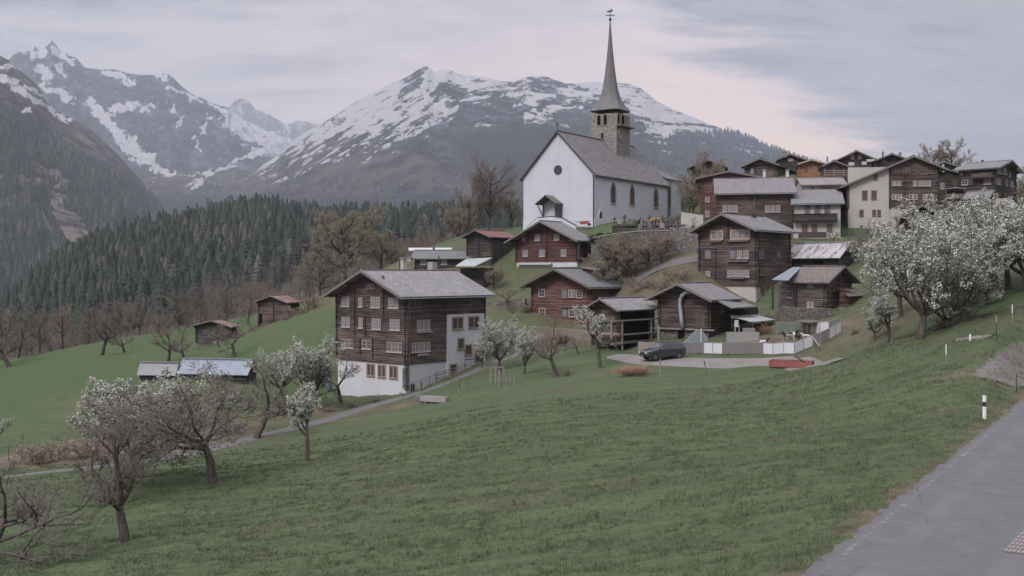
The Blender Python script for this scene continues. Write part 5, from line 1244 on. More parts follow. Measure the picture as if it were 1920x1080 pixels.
def rvec(r): 
    while True:
        v = Vector((r.uniform(-1, 1), r.uniform(-1, 1), r.uniform(-1, 1)))
        if .01 < v.length < 1: return v.normalized()
class Tree:
    """P: dict of per level tuples; grows limbs (thick) and twigs (thin) as separate meshes"""
    def __init__(s, seed, levels, trunk, r0, gnarl=.25, trop=.12, env=None):
        s.r = random.Random(seed); s.L = levels; s.limb = MB(); s.twig = MB(); s.tips = []; s.gn = gnarl; s.trop = trop; s.env = env
        for base, d, ln, r in trunk: s.grow(Vector(base), Vector(d).normalized(), ln, r if r else r0, 0)
    def grow(s, p, d, ln, r, lv):
        R = s.r; n = 6 if lv <= 1 else (4 if lv == 2 else (3 if lv == 3 else 2)); pts = [p]; rad = [r]; dd = d
        last = lv >= len(s.L); end = r * (.62 if lv == 0 else .35)
        g = s.gn * (.35 if lv == 0 else 1)
        for i in range(n):
            dd = (dd + rvec(R) * g + Vector((0, 0, 1)) * s.trop * (0 if lv == 0 else 1)).normalized()
            q = pts[-1] + dd * ln / n; pts.append(q); rad.append(r + (end - r) * (i + 1) / n)
        if lv <= 2 and r > .018: s.limb.tube(pts, rad, 7 if lv == 0 else 5)
        else: s.twig.tube(pts, [max(x, .0075) for x in rad], 3)
        if last or lv >= len(s.L) - 1: s.tips.extend(pts[1:] if last else pts[2:])
        if last: return
        cnt, ratio, ang, lo = s.L[lv]
        k = max(1, int(round(cnt * R.uniform(.8, 1.2)))); az0 = R.uniform(0, 6.28)
        for j in range(k):
            f = lo + (1 - lo) * ((j + R.random()) / k); idx = f * n; i0 = min(int(idx), n - 1); base = pts[i0].lerp(pts[i0 + 1], idx - i0)
            t = (pts[i0 + 1] - pts[i0]).normalized(); u = t.cross(Vector((.3, .1, 1)) if abs(t.z) < .95 else Vector((1, 0, 0))).normalized(); w = t.cross(u)
            az = az0 + j * 2.399 + R.uniform(-.4, .4); an = math.radians(ang * R.uniform(.7, 1.25))
            nd = t * math.cos(an) + (u * math.cos(az) + w * math.sin(az)) * math.sin(an)
            cl = ln * ratio * R.uniform(.7, 1.2) * (1.0 - .35 * (f - lo) * (lv > 0))
            if s.env: cl *= s.env(base, nd)
            s.grow(base, nd.normalized(), cl, (rad[i0]) * (.62 if lv == 0 else .5) * R.uniform(.8, 1.1), lv + 1)
    def leaves(s, per, size, spread=.12):
        R = s.r; mb = MB()
        for t in s.tips:
            for _ in range(per if isinstance(per, int) else (int(per) + (R.random() < per % 1))):
                c = t + rvec(R) * R.uniform(0, spread); a = rvec(R) * size * R.uniform(.5, 1.2); b = rvec(R).cross(a).normalized() * size * R.uniform(.5, 1.0)
                mb.add([c - a, c + b, c + a, c - b], [(0, 1, 2, 3)])
        return mb
    def build(s, name, twigm=m_twig, leaf=None, leafm=None, leafname='blossoms'):
        root = empty(name, (0, 0, -500)); root.location = (0, 0, 0)
        s.limb.build('trunk', m_bark, root, smooth=True); c = s.twig.build('crown', twigm, root)
        if leaf: leaf.build(leafname, leafm, c)
        zs = [v[2] for v in s.twig.v]; root['_h'] = max(zs); return root
def orchard(seed, dense=1.0, h=1.9, lean=0.1, ang=48, fork=4, r0=.2, L=2.9, trop=.10, gn=.30):
    R = random.Random(seed); t = [((0, 0, -.3), (R.uniform(-lean, lean), R.uniform(-lean, lean), 1), h + .3, r0)]
    d = dense
    lv = [(fork, L / (h + .3), ang, .80), (6 * d, .52, 50, .2), (6 * d, .50, 48, .15), (5.5 * d, .5, 45, .1), (3.6, .5, 42, .1)]
    return Tree(seed, lv, t, r0, gn, trop)
def tall(seed, h=9.0, dense=1.0, r0=.42, ang=50):
    t = [((0, 0, -.5), (0, 0, 1), h, r0)]
    return Tree(seed, [(13 * dense, .52, ang, .24), (7 * dense, .48, 42, .2), (6 * dense, .48, 40, .2), (5 * dense, .5, 38, .1), (3, .5, 38, .1)], t, r0, .16, .10)
def woodland(seed, h=7, r0=.13, n=11):
    return Tree(seed, [(n, .40, 48, .2), (7, .50, 42, .15), (6, .5, 40, .1), (4, .5, 38, .1)], [((0, 0, -.4), (0.05, 0, 1), h, r0)], r0, .2, .15)
def shrub(seed, n=9, h=1.5):
    R = random.Random(seed)
    return Tree(seed, [(6, .5, 35, .2), (5, .5, 35, .2)], [((R.uniform(-.4, .4), R.uniform(-.4, .4), -.2), (R.uniform(-.7, .7), R.uniform(-.7, .7), 1), h * R.uniform(.7, 1.1), .02) for _ in range(n)], .02, .25, .05)
PR = {}
def proto(k, tr, twigm=m_twig, leaf=None, leafm=None, name='bare_tree', leafname='blossoms'):
    o = tr.build(name, twigm, leaf, leafm, leafname); o.location = (0, -900, -700); PR[k] = [o, False]
def place(k, px, py, hpx, label, group=None, d=None, rz=0.0, wide=1.0, cat='tree', dmin=20, name=None, sink=0.0, z=None):
    if d is None: g = hit(px, py, dmin)
    else: x = (px - 960) / F * d; g = Vector((x, d, H(x, d) if z is None else z))
    src, used = PR[k]
    o = src if not used else copy_tree(src); PR[k][1] = True
    s = hpx / F * g.y / src['_h']
    o.location = g - Vector((0, 0, sink)); o.scale = (s * wide, s * wide, s); o.rotation_euler = (0, 0, rz); tag(o, label, cat, group)
    if group is None and 'group' in o.keys(): del o['group']
    if name: o.name = name
    return o
# unique foreground trees ------------------------------------------------
t = Tree(11, [(4, .72, 42, .8), (7, .54, 52, .35), (6, .5, 46, .25), (5, .5, 42, .15), (3, .5, 40, .1)], [((0, 0, -.3), (-.13, 0, 1), 2.2, .26), ((-.25, 0, 1.75), (-.75, .2, .6), 2.0, .15), ((-.3, 0, 1.8), (.1, -.1, 1), 2.4, .17)], .2, .26, .10)
proto('fg1', t)
t = orchard(12, 1.25, 1.9, .05, 62, 9, .15, 3.0, .05, .30); proto('fg4', t)
t = Tree(14, [(5, .85, 55, .6), (6, .55, 48, .25), (6, .5, 45, .2), (5, .5, 40, .15)], [((0, 0, -.3), (.0, 0, 1), 1.6, .22), ((0, 0, 1.1), (.9, .1, .35), 3.2, .13), ((0, 0, .9), (.75, -.5, .15), 3.0, .12)], .2, .26, .08)
proto('fg8', t)
t = orchard(15, 1.05, 1.7, .12, 50, 5, .19, 2.3, .14, .3); proto('bare1', t)
t = orchard(16, .95, 1.5, .2, 52, 4, .17, 2.6, .10, .34); proto('bare2', t)
t = orchard(17, .8, 1.8, .15, 45, 4, .16, 2.2, .10, .38); proto('bare3', t, m_twigr)
t = orchard(21, 1.0, 1.2, .1, 46, 6, .15, 2.5, .30, .20); proto('blos1', t, m_twig, t.leaves(1.5, .038, .10), m_blossom, 'blossom_tree')
t = orchard(22, 1.0, 1.1, .12, 56, 7, .17, 2.8, .24, .25); proto('blos2', t, m_twig, t.leaves(1.5, .038, .11), m_blossom, 'blossom_tree')
t = orchard(23, .9, 1.7, .2, 46, 4, .15, 2.0, .30, .22); proto('blos3', t, m_twig, t.leaves(1.5, .038, .09), m_blossom, 'blossom_tree')
t = tall(31, 11, 1.35, .34, 62); proto('linden', t, m_twigr)
t = tall(32, 6.5, .95, .22, 62); proto('linden2', t, m_twigr, t.leaves(1, .05, .15), m_bud, 'bare_tree', 'buds')
t = tall(33, 8.0, 1.0, .28, 70); proto('budding', t, m_twigy, t.leaves(1, .05, .2), m_bud, 'budding_tree', 'buds')
for i in range(4): t = woodland(40 + i); proto('wood%d' % i, t, (m_twigr, m_twigy)[i % 2])
t = shrub(50); proto('shrub', t, m_twigr, t.leaves(1, .04, .1), m_bud, 'shrub', 'buds')
t = shrub(51, 12, 1.3); proto('rshrub', t, m_twigr, t.leaves(3, .06, .15), m_rose, 'shrub', 'buds')
t = Tree(60, [(7, .35, 45, .4), (4, .5, 40, .2)], [((0, 0, -.2), (.06, 0, 1), 2.3, .06)], .06, .25, .1); proto('sapling', t, m_twig, None, None, 'sapling')
t = shrub(52, 14, 1.2); proto('ever', t, m_twig, t.leaves(8, .07, .2), m_ever, 'shrub', 'leaves')
# left foreground
place('fg1', 237, 1018, 252, 'bare fruit tree with forked trunk nearest the camera on the lower left', wide=.95)
place('bare1', 200, 944, 165, 'bare fruit tree with a pale straight trunk just behind the forked one', d=48, rz=2)
place('fg4', 400, 905, 238, 'broad bare apple tree with a very dense twiggy crown', wide=1.62, rz=.6)
place('blos3', 577, 866, 145, 'small blossoming tree with a slender leaning trunk below the footpath', rz=1.0)
place('blos2', 241, 900, 215, 'blossoming tree behind the dense bare apple tree, left of the sheds', rz=.5, wide=1.25)
place('fg8', -40, 1075, 190, 'bare tree whose long branches reach in from the lower left edge', d=36, rz=.2, wide=1.5)
place('bare1', -20, 1090, 200, 'second bare tree at the lower left corner behind the reaching branches', d=38, rz=2.2, wide=1.2)
place('blos1', 585, 765, 150, 'tall pale blossoming tree at the left corner of the big log house', d=93, rz=2.4, wide=1.35)
place('blos2', 530, 765, 100, 'lower blossoming tree left of the big log house', d=97, rz=4.4, wide=1.1)
place('bare2', 641, 752, 98, 'bare gnarled tree standing against the white base of the big log house', d=97, rz=.4, wide=1.15)
place('blos1', 300, 800, 115, 'blossoming tree in front of the dull grey roofed shed', d=84, rz=5.0, wide=1.25)
place('bare1', 478, 812, 150, 'bare budding tree right of the dense bare apple tree', d=80, rz=2.0, wide=1.45)
place('sapling', 195, 768, 58, 'thin crooked sapling alone on the left meadow')
place('sapling', 42, 832, 22, 'tiny leaning stub of a tree at the foot of the left meadow', rz=2)
place('blos3', -12, 850, 60, 'blossoming bush cut by the left edge of the picture', d=86, wide=1.3)
# left meadow, back row
BM = [('bare1', 95, 652, 82, 'bare orchard tree second from the left at the meadow top edge'), ('bare2', 138, 648, 68, 'low bare tree with a bent trunk on the meadow top edge'), ('bare3', 190, 669, 88, 'bare tree with reddish crown and straight trunk on the left meadow'),
      ('bare1', 234, 665, 62, 'bare wide forked tree right of the reddish crowned tree'), ('bare2', 298, 627, 55, 'bare tree with long leaning limb below the spruce wood'), ('bare3', 316, 683, 76, 'low spreading bare tree above the grey shed roof'),
      ('bare1', 350, 680, 72, 'second low spreading bare tree above the pale blue roof'), ('bare2', 441, 672, 84, 'bare tree in front of the small black barn'), ('bare3', 63, 655, 55, 'leaning bare tree at the far left of the meadow top'),
      ('bare1', 20, 690, 110, 'tall bare tree at the left picture edge above the meadow'), ('bare2', 412, 655, 60, 'bare tree touching the roof of the small black barn')]
for i, (k, x, y, hh, lb) in enumerate(BM): place(k, x, y, hh, lb, rz=i * 1.9, wide=1.15, dmin=90)
for i, (x, y, hh, d, lb) in enumerate([(5, 680, 95, 160, 'tall brown bare tree at the left edge beside the meadow'), (35, 672, 90, 163, 'second brown bare tree from the left edge behind the meadow'), (75, 660, 85, 168, 'third brown bare tree from the left edge behind the meadow'), (118, 655, 80, 172, 'brown bare tree behind the low bent trunk tree'),
        (165, 648, 78, 176, 'brown bare tree behind the reddish crowned tree'), (215, 640, 72, 180, 'brown bare tree behind the wide forked tree'), (262, 632, 72, 182, 'brown bare tree left of the long leaning limb'), (335, 628, 76, 182, 'brown bare tree between the leaning limb and the small black barn'), (375, 625, 70, 180, 'brown bare tree directly behind the small black barn'),
        (425, 618, 74, 178, 'brown bare tree right behind the small black barn'), (465, 610, 70, 172, 'brown bare tree left of the rusty roofed hay barn'), (580, 592, 60, 160, 'brown bare tree right of the rusty roofed hay barn')]):
    place('wood%d' % (i % 4), x, y, hh * 1.12, lb, d=d, rz=i * 1.3, wide=1.7)
# by the big log house and the middle
place('blos2', 935, 682, 108, 'full blossoming tree at the right corner of the big log house', d=101, rz=1.2, wide=.95)
place('blos1', 982, 708, 95, 'blossoming tree with thin trunk right of the full blossoming one', d=95, rz=3.3)
place('bare1', 1046, 717, 118, 'bare fan shaped tree in front of the red-brown log house', d=92, rz=4.6, wide=1.0)
place('blos3', 1128, 690, 118, 'blossoming tree in front of the granary on posts', d=93, rz=2.2)
place('blos1', 905, 680, 60, 'small blossoming bush by the door of the big log house', d=106, rz=.3)
place('bare3', 1000, 640, 40, 'low bare bush by the wall of the red-brown log house', d=113, rz=1.3, wide=1.5)
place('bare2', 952, 556, 50, 'small bare apple tree on the lawn between maroon and red-brown houses', d=132, rz=.9, wide=1.2)
place('bare1', 1035, 520, 45, 'bare tree against the white ground floor of the maroon house', d=134, rz=3, wide=1.1)
# church hill
place('linden', 916, 432, 155, 'tall bare linden tree standing left of the church', d=166, rz=.2, wide=.88)
place('linden2', 878, 430, 102, 'smaller leaning bare tree left of the tall bare linden', d=166, rz=1.8, wide=1.0)
place('linden2', 960, 432, 75, 'low bare tree between the tall linden and the church wall', d=172, rz=4)
place('linden2', 850, 440, 60, 'lowest bare tree at the left end of the linden group', d=175, rz=5)
place('budding', 645, 555, 155, 'broad budding tree with tan crown behind the ridge of the big log house', d=172, rz=.7, wide=1.25)
place('budding', 600, 570, 90, 'lower budding tree left of the broad tan crowned one', d=180, rz=2.7, wide=1.3)
place('budding', 715, 540, 80, 'budding tree on the slope right of the broad tan crowned one', d=178, rz=3.9, wide=1.2)
for i, (x, y, hh, d, lb) in enumerate([(1240, 500, 62, 128.5, 'budding bush before the right end of the retaining wall'), (1140, 500, 80, 130, 'tall budding bush before the left end of the retaining wall'), (1190, 512, 84, 127.5, 'budding bush in the middle of the retaining wall'), (1165, 520, 95, 129, 'budding bush climbing the retaining wall below the church'), (1215, 510, 70, 127, 'budding bush at the right half of the retaining wall'), (1130, 530, 70, 128, 'brown bush against the side of the maroon house'), (1190, 475, 45, 134, 'low bush hanging over the top of the churchyard wall')]):
    place('linden2', x, y, hh, lb, d=d, rz=i * 1.4, wide=1.35)
place('rshrub', 1118, 492, 40, 'rust coloured shrub beside the porch of the maroon house', d=131, cat='shrub')
place('ever', 1145, 442, 30, 'dark green hedge shrub on the churchyard edge', d=139, cat='shrub', wide=2.4)
place('rshrub', 1188, 428, 24, 'small round shrub against the church wall', d=141, cat='shrub')
place('ever', 1197, 418, 30, 'slim dark cypress like shrub before the church wall', d=140, cat='shrub', wide=.3)
place('linden2', 1318, 372, 100, 'bare round crowned tree between the church and the small black barn', d=175, rz=1, wide=1.05)
place('linden2', 1300, 400, 85, 'budding tree beside the reddish log house wall', d=160, rz=3)
place('linden2', 1345, 350, 40, 'low bare tree under the small black barn', d=172, rz=5)
place('linden2', 1752, 345, 75, 'left one of the twin bare trees on the skyline', d=200, rz=2.0, wide=.95)
place('linden2', 1785, 345, 82, 'right one of the twin bare trees on the skyline', d=200, rz=4.4, wide=1.0)
place('linden2', 1925, 380, 85, 'bare tree cut by the right picture edge', d=150, rz=.4)
for i, (x, hh) in enumerate([(1632, 42), (1655, 40), (1675, 44), (1562, 34)]): place(('bare1', 'bare2', 'bare3', 'bare1')[i], x, 447 if x > 1600 else 452, hh, ['leftmost small bare tree before the cream rendered wall', 'middle small bare tree before the cream rendered wall', 'rightmost small bare tree before the cream rendered wall', 'small bare bush at the foot of the white balcony house'][i], d=136, rz=i * 2)
# right blossom belt
RB = [('blos2', 1722, 637, 250, 70, .98, 'largest blossoming tree with dark slanting trunk above the meadow'), ('blos1', 1778, 612, 200, 75, 1.3, 'blossoming tree directly right of the largest one'), ('blos2', 1835, 575, 200, 80, 1.3, 'blossoming tree reaching the roofs of the upper village'),
      ('blos1', 1892, 560, 195, 82, 1.3, 'blossoming tree near the right picture edge'), ('blos1', 1690, 580, 170, 88, 1.3, 'blossoming tree behind the left side of the largest one'), ('blos2', 1930, 540, 180, 78, 1.2, 'rightmost blossoming tree, cut by the picture edge'),
      ('blos3', 1805, 625, 110, 71, 1.5, 'low blossoming tree under the right side of the belt'), ('blos1', 1765, 530, 150, 96, 1.4, 'blossoming tree furthest up the slope near the dark shed gable'), ('blos3', 1672, 640, 85, 76, 1.6, 'lowest blossoming bush left of the largest tree'),
      ('blos2', 1850, 500, 130, 100, 1.4, 'blossoming tree in front of the low pale roofed shed'), ('blos1', 1640, 600, 70, 84, 1.5, 'low blossoming bush beside the small barn annex'), ('blos2', 1765, 640, 95, 72, 1.5, 'low blossoming tree touching the trunk of the largest one'),
      ('blos1', 1845, 600, 110, 77, 1.5, 'low blossoming tree in the middle of the right hand belt')]
for i, (k, x, y, hh, d, wd, lb) in enumerate(RB): place(k, x, y, hh, lb, d=d, rz=i * 1.7, wide=wd)
place('linden2', 1800, 600, 110, 'bare brown tree among the right hand blossom trees', d=80, rz=2, wide=1.1)
place('linden2', 1870, 570, 120, 'second bare brown tree among the right hand blossom trees', d=86, rz=4, wide=1.1)
for i, (x, y, hh, d, lb) in enumerate([(1760, 640, 30, 72, 'low bare brush right of the largest blossom tree trunk'), (1800, 622, 35, 74, 'bare brush with pruned sticks under the blossom belt'), (1840, 590, 40, 78, 'bare brush at the upper end of the blossom belt'), (1655, 560, 30, 95, 'bare brush beside the little barn annex')]):
    place('shrub', x, y, hh, lb, d=d, rz=i, wide=1.6, cat='shrub')
SL = [(610, 788, 16, 92, 'reddish brush strip left part along the footpath below the house'), (655, 776, 17, 94, 'reddish brush strip middle part along the footpath below the house'), (700, 764, 15, 96, 'reddish brush strip right part along the footpath below the house'), (560, 588, 26, 147, 'bare shrub touching the right wall of the rusty roofed barn'), (590, 578, 34, 150, 'bare shrub on the slope right of the rusty roofed barn'), (540, 600, 20, 146, 'little bare shrub at the foot of the rusty roofed barn'), (430, 815, 34, 84, 'brown brush along the upper edge of the footpath'),
      (700, 757, 14, 97, 'low brown brush in front of the white house base'), (60, 882, 40, 76, 'dry brush beside the field path at the far left'), (110, 876, 46, 77, 'second clump of dry brush beside the field path'), (165, 865, 40, 78, 'third clump of dry brush beside the field path')]
for i, (x, y, hh, d, lb) in enumerate(SL): place('shrub', x, y, hh, lb, d=d, rz=i, wide=1.7, cat='shrub')
# remove unused prototypes
for k, (o, u) in list(PR.items()):
    if not u:
        for c in list(o.children_recursive): bpy.data.objects.remove(c)
        bpy.data.objects.remove(o)
# bare woodland belt between the meadow and the spruces
def belt():
    R = random.Random(5); k = 0; U, V, X, Y, Z = FHG
    pts = []
    bnd = [0, 100, 250, 330, 450, 560, 650, 760, 860]; bt = [650, 630, 612, 590, 560, 520, 505, 480, 440]
    tries = 0
    while len(pts) < 290 and tries < 20000:
        tries += 1; i = R.randrange(U.shape[0]); j = R.randrange(int(U.shape[1] * .02), int(U.shape[1] * .62)); u = U[i, j]; py = HY - Z[i, j] / Y[i, j] * F
        if not (-60 < u < 870) or py < np.interp(u, bnd, bt) - 12 or py > 720: continue
        p = Vector((X[i, j], Y[i, j], Z[i, j]))
        if any((p.xy - q.xy).length < 4.5 for q in pts): continue
        pts.append(p)
    for p in pts:
        kk = 'wood%d' % R.randrange(4); src, used = PR2[kk]
        o = src if not used else copy_tree(src); PR2[kk][1] = True
        s = R.uniform(.8, 1.5); o.location = p - Vector((0, 0, .3)); o.scale = (s * 1.15, s * 1.15, s); o.rotation_euler = (0, 0, R.uniform(0, 6.28))
        tag(o, 'bare brown tree in the leafless belt between the meadow and the spruce wood', 'tree', 'bare trees along the foot of the spruce wood')
PR2 = {}
for i in range(4): t = woodland(70 + i, 7, .11, 10); o = t.build('bare_tree', (m_twigr, m_twigy, m_twigr, m_twig)[i]); PR2['wood%d' % i] = [o, False]
belt()
# ------------------------------------------------------------------ spruces
m_spruce = mat("spruce", rough=.95, spec=.08); n = NT(m_spruce)
_t = n.attr('tint')[2]; _n = n.noise(n.co('World'), .9, 3, .7)
n.col(n.mix(n.mr(_n, .35, .65, 0, .6), n.ramp(_t, [(0, (.034, .043, .036)), (.6, (.056, .069, .054)), (.85, (.080, .088, .070)), (1, (.13, .118, .10))]), (.030, .037, .032)))
def spruce_unit(tiers, pts, seed, rad=.185, pw=.85):
    R = random.Random(seed); v = []; f = []
    for t in range(tiers):
        z0 = .06 + .94 * (t / tiers) ** .92; z1 = min(1.0, z0 + 1.75 / tiers) if t < tiers - 1 else 1.0
        r = rad * (1 - z0) ** pw + .012; b = len(v); v.append((0, 0, z1))
        a0 = R.uniform(0, 6)
        for k in range(pts * 2):
            a = a0 + math.pi * k / pts; rr = r * (R.uniform(.85, 1.2) if k % 2 == 0 else R.uniform(.40, .6)); v.append((math.cos(a) * rr, math.sin(a) * rr, z0 - (.018 if k % 2 == 0 else -.012)))
        for k in range(pts * 2): f.append((b, b + 1 + k, b + 1 + (k + 1) % (pts * 2)))
    return np.array(v), np.array(f)
def forest(name, label, P3, hs, unit_list, tints, seed, wid=1.0, m=None):
    R = np.random.RandomState(seed); vs = []; fs = []; ts = []; off = 0
    pick = R.randint(0, len(unit_list), len(P3)); rz = R.uniform(0, 6.28, len(P3)); ws = R.uniform(.8, 1.25, len(P3)) * wid
    for ui, (uv, uf) in enumerate(unit_list):
        mk = pick == ui; n_ = mk.sum()
        if not n_: continue
        c, s_ = np.cos(rz[mk])[:, None], np.sin(rz[mk])[:, None]; hh = hs[mk][:, None]; w = ws[mk][:, None]
        x = (uv[None, :, 0] * c - uv[None, :, 1] * s_) * hh * w + P3[mk, 0][:, None]; y = (uv[None, :, 0] * s_ + uv[None, :, 1] * c) * hh * w + P3[mk, 1][:, None]; z = uv[None, :, 2] * hh + P3[mk, 2][:, None] - .5
        vs.append(np.stack([x, y, z], 2).reshape(-1, 3)); fs.append((uf[None] + (np.arange(n_) * len(uv))[:, None, None] + off).reshape(-1, 3)); ts.append(np.repeat(tints[mk], len(uv))); off += n_ * len(uv)
    me = tri_mesh(name, np.concatenate(vs), np.concatenate(fs), m or m_spruce, {'tint': np.concatenate(ts)})
    o = bpy.data.objects.new(name, me); COL.objects.link(o); return tag(o, label, None, None, 'stuff')
def sample(G, n, cond, seed):
    """area-uniform random points on a profile grid"""
    U, V, X, Y, Z = G; R = np.random.RandomState(seed)
    dX = np.gradient(X); dY = np.gradient(Y); A = np.abs(dX[0] * dY[1] - dX[1] * dY[0]); py = HY - Z / Y * F
    w = (A * cond(U, py, V, Y)).ravel(); w = w / w.sum(); idx = R.choice(len(w), n, p=w)
    i, j = np.unravel_index(idx, U.shape); i = np.minimum(i, U.shape[0] - 2); j = np.minimum(j, U.shape[1] - 2); a, b = R.rand(n), R.rand(n)
    g = lambda M: (M[i, j] * (1 - a) * (1 - b) + M[i + 1, j] * a * (1 - b) + M[i, j + 1] * (1 - a) * b + M[i + 1, j + 1] * a * b)
    return np.stack([g(X), g(Y), g(Z)], 1), R
units = [spruce_unit(10, 7, 1, .20, .8), spruce_unit(8, 8, 2, .26, .62), spruce_unit(9, 7, 3, .23, .7)]; small = [spruce_unit(4, 4, s) for s in (4, 5)]
def cond(U, py, V, Y):
    b = np.interp(U, [-200, 0, 100, 250, 330, 450, 560, 650, 760, 860, 900], [700, 655, 640, 628, 602, 572, 525, 505, 482, 445, 430]); nz = (fbm(U * .03, py * .04, 3, 71) - .5) * 60
    return ((py + nz < b) & (V < 4.35) & (U > -220) & (U < 1000)).astype(float) * np.where(U > 500, .55 + .45 * (fbm(U * .02, py * .03, 2, 3) > .45), 1)
pts, R_ = sample(FHG, 8800, cond, 3)
hs = 5.5 + 12 * R_.rand(len(pts)) ** 1.5; tn = np.clip(R_.rand(len(pts)) ** 1.3 * .9, 0, 1); tn[R_.rand(len(pts)) < .08] = 1.0
near = np.zeros(len(pts), bool); near[np.argsort(pts[:, 1])[:285]] = True
forest('spruce_forest', 'dense dark spruce wood covering the hill behind the village', pts[~near], hs[~near], units, tn[~near], 4)
_um = []
for k, (uv, uf) in enumerate(units):
    for t in (.15, .5, .9): _um.append(tri_mesh('spruce', uv, uf, m_spruce, {'tint': np.full(len(uv), t)}))
for k in np.where(near)[0]:
    o = bpy.data.objects.new('spruce_tree', _um[(k % 3) * 3 + (0 if tn[k] < .3 else (1 if tn[k] < .8 else 2))]); COL.objects.link(o); hh = hs[k]
    o.location = (pts[k, 0], pts[k, 1], pts[k, 2] - .5); o.scale = (hh, hh, hh); o.rotation_euler = (0, 0, R_.uniform(0, 6))
    tag(o, 'spruce standing in the front rows of the wood below the hill top', 'tree', 'spruces in the front rows of the wood')
def cond2(U, py, V, Y):
    wood = LSW; return wood
_U, _V, _X, _Y, _Z = LSG; _q = HY - _Z / _Y * F
LSW = np.clip(ls_attr(_U, _q, _V, _X, _Y, _Z)['wood'] - .42, 0, .5) * (_U < 420) * (_V < 6.2)
LSW = LSW * (.25 + 1.5 * (fbm(_U * .05, _q * .03, 3, 91) > .45))
pts, R_ = sample(LSG, 11000, cond2, 8)
hs = R_.uniform(10, 21, len(pts)); tn = R_.rand(len(pts)) ** 1.5 * .8; tn[R_.rand(len(pts)) < .12] = 1.0
forest('slope_forest', 'dark conifer forest on the steep slope at the left', pts, hs, small, tn, 9, 1.15)
_U, _V, _X, _Y, _Z = CMG; _q = HY - _Z / _Y * F
CW = ((_U > 1180) & (_U < 1700) & (_V < 6.05) & (_q > np.interp(_U, [1180, 1250, 1330, 1700], [262, 262, 245, 250]))).astype(float) * (_V > 1.5) + .25 * ((_q > 330) & (_q < 400) & (_U > 380) & (_U < 1000) & (fbm(_U * .03, _q * .05, 3, 9) > .5))
pts, R_ = sample(CMG, 6500, lambda *a: CW, 12)
forest('mountain_forest', 'sparse conifer forest on the flank and ridge of the snowy mountain', pts, R_.uniform(12, 26, len(pts)), small, R_.rand(len(pts)) * .9, 13, 1.2, mat('far_conifers', (.062, .072, .088), 1, 0))
# ------------------------------------------------------------------ grass blades near the camera
def grass():
    R = np.random.RandomState(2); N = 90000
    d = 13 + 62 * R.rand(N) ** 1.25; px = R.uniform(-120, 2050, N); x = (px - 960) / F * d; y = d; z = h0(x, y)
    s = (x - RP.x) * RU.y - (y - RP.y) * RU.x; ok = (s < -.05) | (s > 5.6)
    dp = seg_dist(x, y, PATH1); ok &= dp > 1.0
    cl = fbm(x * .8, y * 1.3, 3, 33); ok &= R.rand(N) < sstep(cl, .34, .62) + .2
    x, y, z, cl, d = x[ok], y[ok], z[ok], cl[ok], d[ok]; n_ = len(x)
    z = z + (fbm(x * .35, y * .9, 4, 3) - .5) * .35 * sstep(np.minimum(-((x - RP.x) * RU.y - (y - RP.y) * RU.x), 9), .2, 1.4)
    K = 5; V = np.zeros((n_, K, 3, 3)); hgt = (.025 + .065 * cl)[:, None] * R.uniform(.6, 1.5, (n_, K)) * (1 + d[:, None] * .008)
    a = R.uniform(0, 6.28, (n_, K)); r = R.uniform(0, .10, (n_, K)) * (1 + d[:, None] * .02); bx = x[:, None] + np.cos(a) * r; by = y[:, None] + np.sin(a) * r
    w = .006 * (1 + d[:, None] * .035); a2 = R.uniform(0, 6.28, (n_, K)); cx, sy = np.cos(a2) * w, np.sin(a2) * w
    V[..., 0, 0] = bx - cx; V[..., 0, 1] = by - sy; V[..., 1, 0] = bx + cx; V[..., 1, 1] = by + sy; V[..., :2, 2] = z[:, None, None] - .04
    V[..., 2, 0] = bx + R.uniform(-.05, .05, (n_, K)); V[..., 2, 1] = by + R.uniform(-.05, .05, (n_, K)); V[..., 2, 2] = z[:, None] + hgt
    me = tri_mesh('grass_tufts', V.reshape(-1, 3), np.arange(n_ * K * 3).reshape(-1, 3), m_blade)
    o = bpy.data.objects.new('grass_tufts', me); COL.objects.link(o); tag(o, 'short tufts of spring grass over the near meadow', None, None, 'stuff')
m_blade = mat("grass_blades", rough=.9, spec=.15); n = NT(m_blade); _g = n.N.new('ShaderNodeNewGeometry')
n.col(n.mix(n.mr(n.noise(n.co('World'), .45, 4, .6), .5, .66, 0, .5), n.ramp(_g.outputs['Random Per Island'], [(0, (.052, .072, .034)), (.7, (.100, .134, .068)), (1, (.138, .148, .086))]), (.125, .115, .07)))
grass()
# ------------------------------------------------------------------ walls below the church
def wall_px(name, label, pts, thick, m, cat='wall', cap=True, bottom=1.2, capm=None):
    """pts: (px, py_top, py_bottom, depth) left to right"""
    T = [P(a, b, d) for a, b, c, d in pts]; B = [P(a, c, d) for a, b, c, d in pts]
    root = empty(name, B[0], label, cat); mb = MB()
    for i in range(len(pts) - 1):
        u = (T[i + 1] - T[i]); u.z = 0; u.normalize(); nn = Vector((-u.y, u.x, 0)) * thick
        q = [B[i] - Vector((0, 0, bottom)), B[i + 1] - Vector((0, 0, bottom)), T[i + 1], T[i]]
        mb.extr(q, nn)
    mb.build('masonry', m, root)
    if cap:
        mb = MB()
        for i in range(len(pts) - 1):
            u = (T[i + 1] - T[i]); h = Vector((u.x, u.y, 0)).normalized(); nn = Vector((-h.y, h.x, 0))
            mb.box((T[i] + T[i + 1]) / 2 + nn * thick / 2 + Vector((0, 0, .06)), u / 2, nn * (thick / 2 + .1), (0, 0, .06))
        mb.build('coping', capm or m_conc, root)
    return root
wall_px('retaining_wall', 'tall rubble stone retaining wall carrying the graveyard below the church', [(1108, 447, 500, 137), (1160, 438, 505, 134), (1200, 434, 500, 133), (1256, 433, 492, 131)], .9, s_wall)
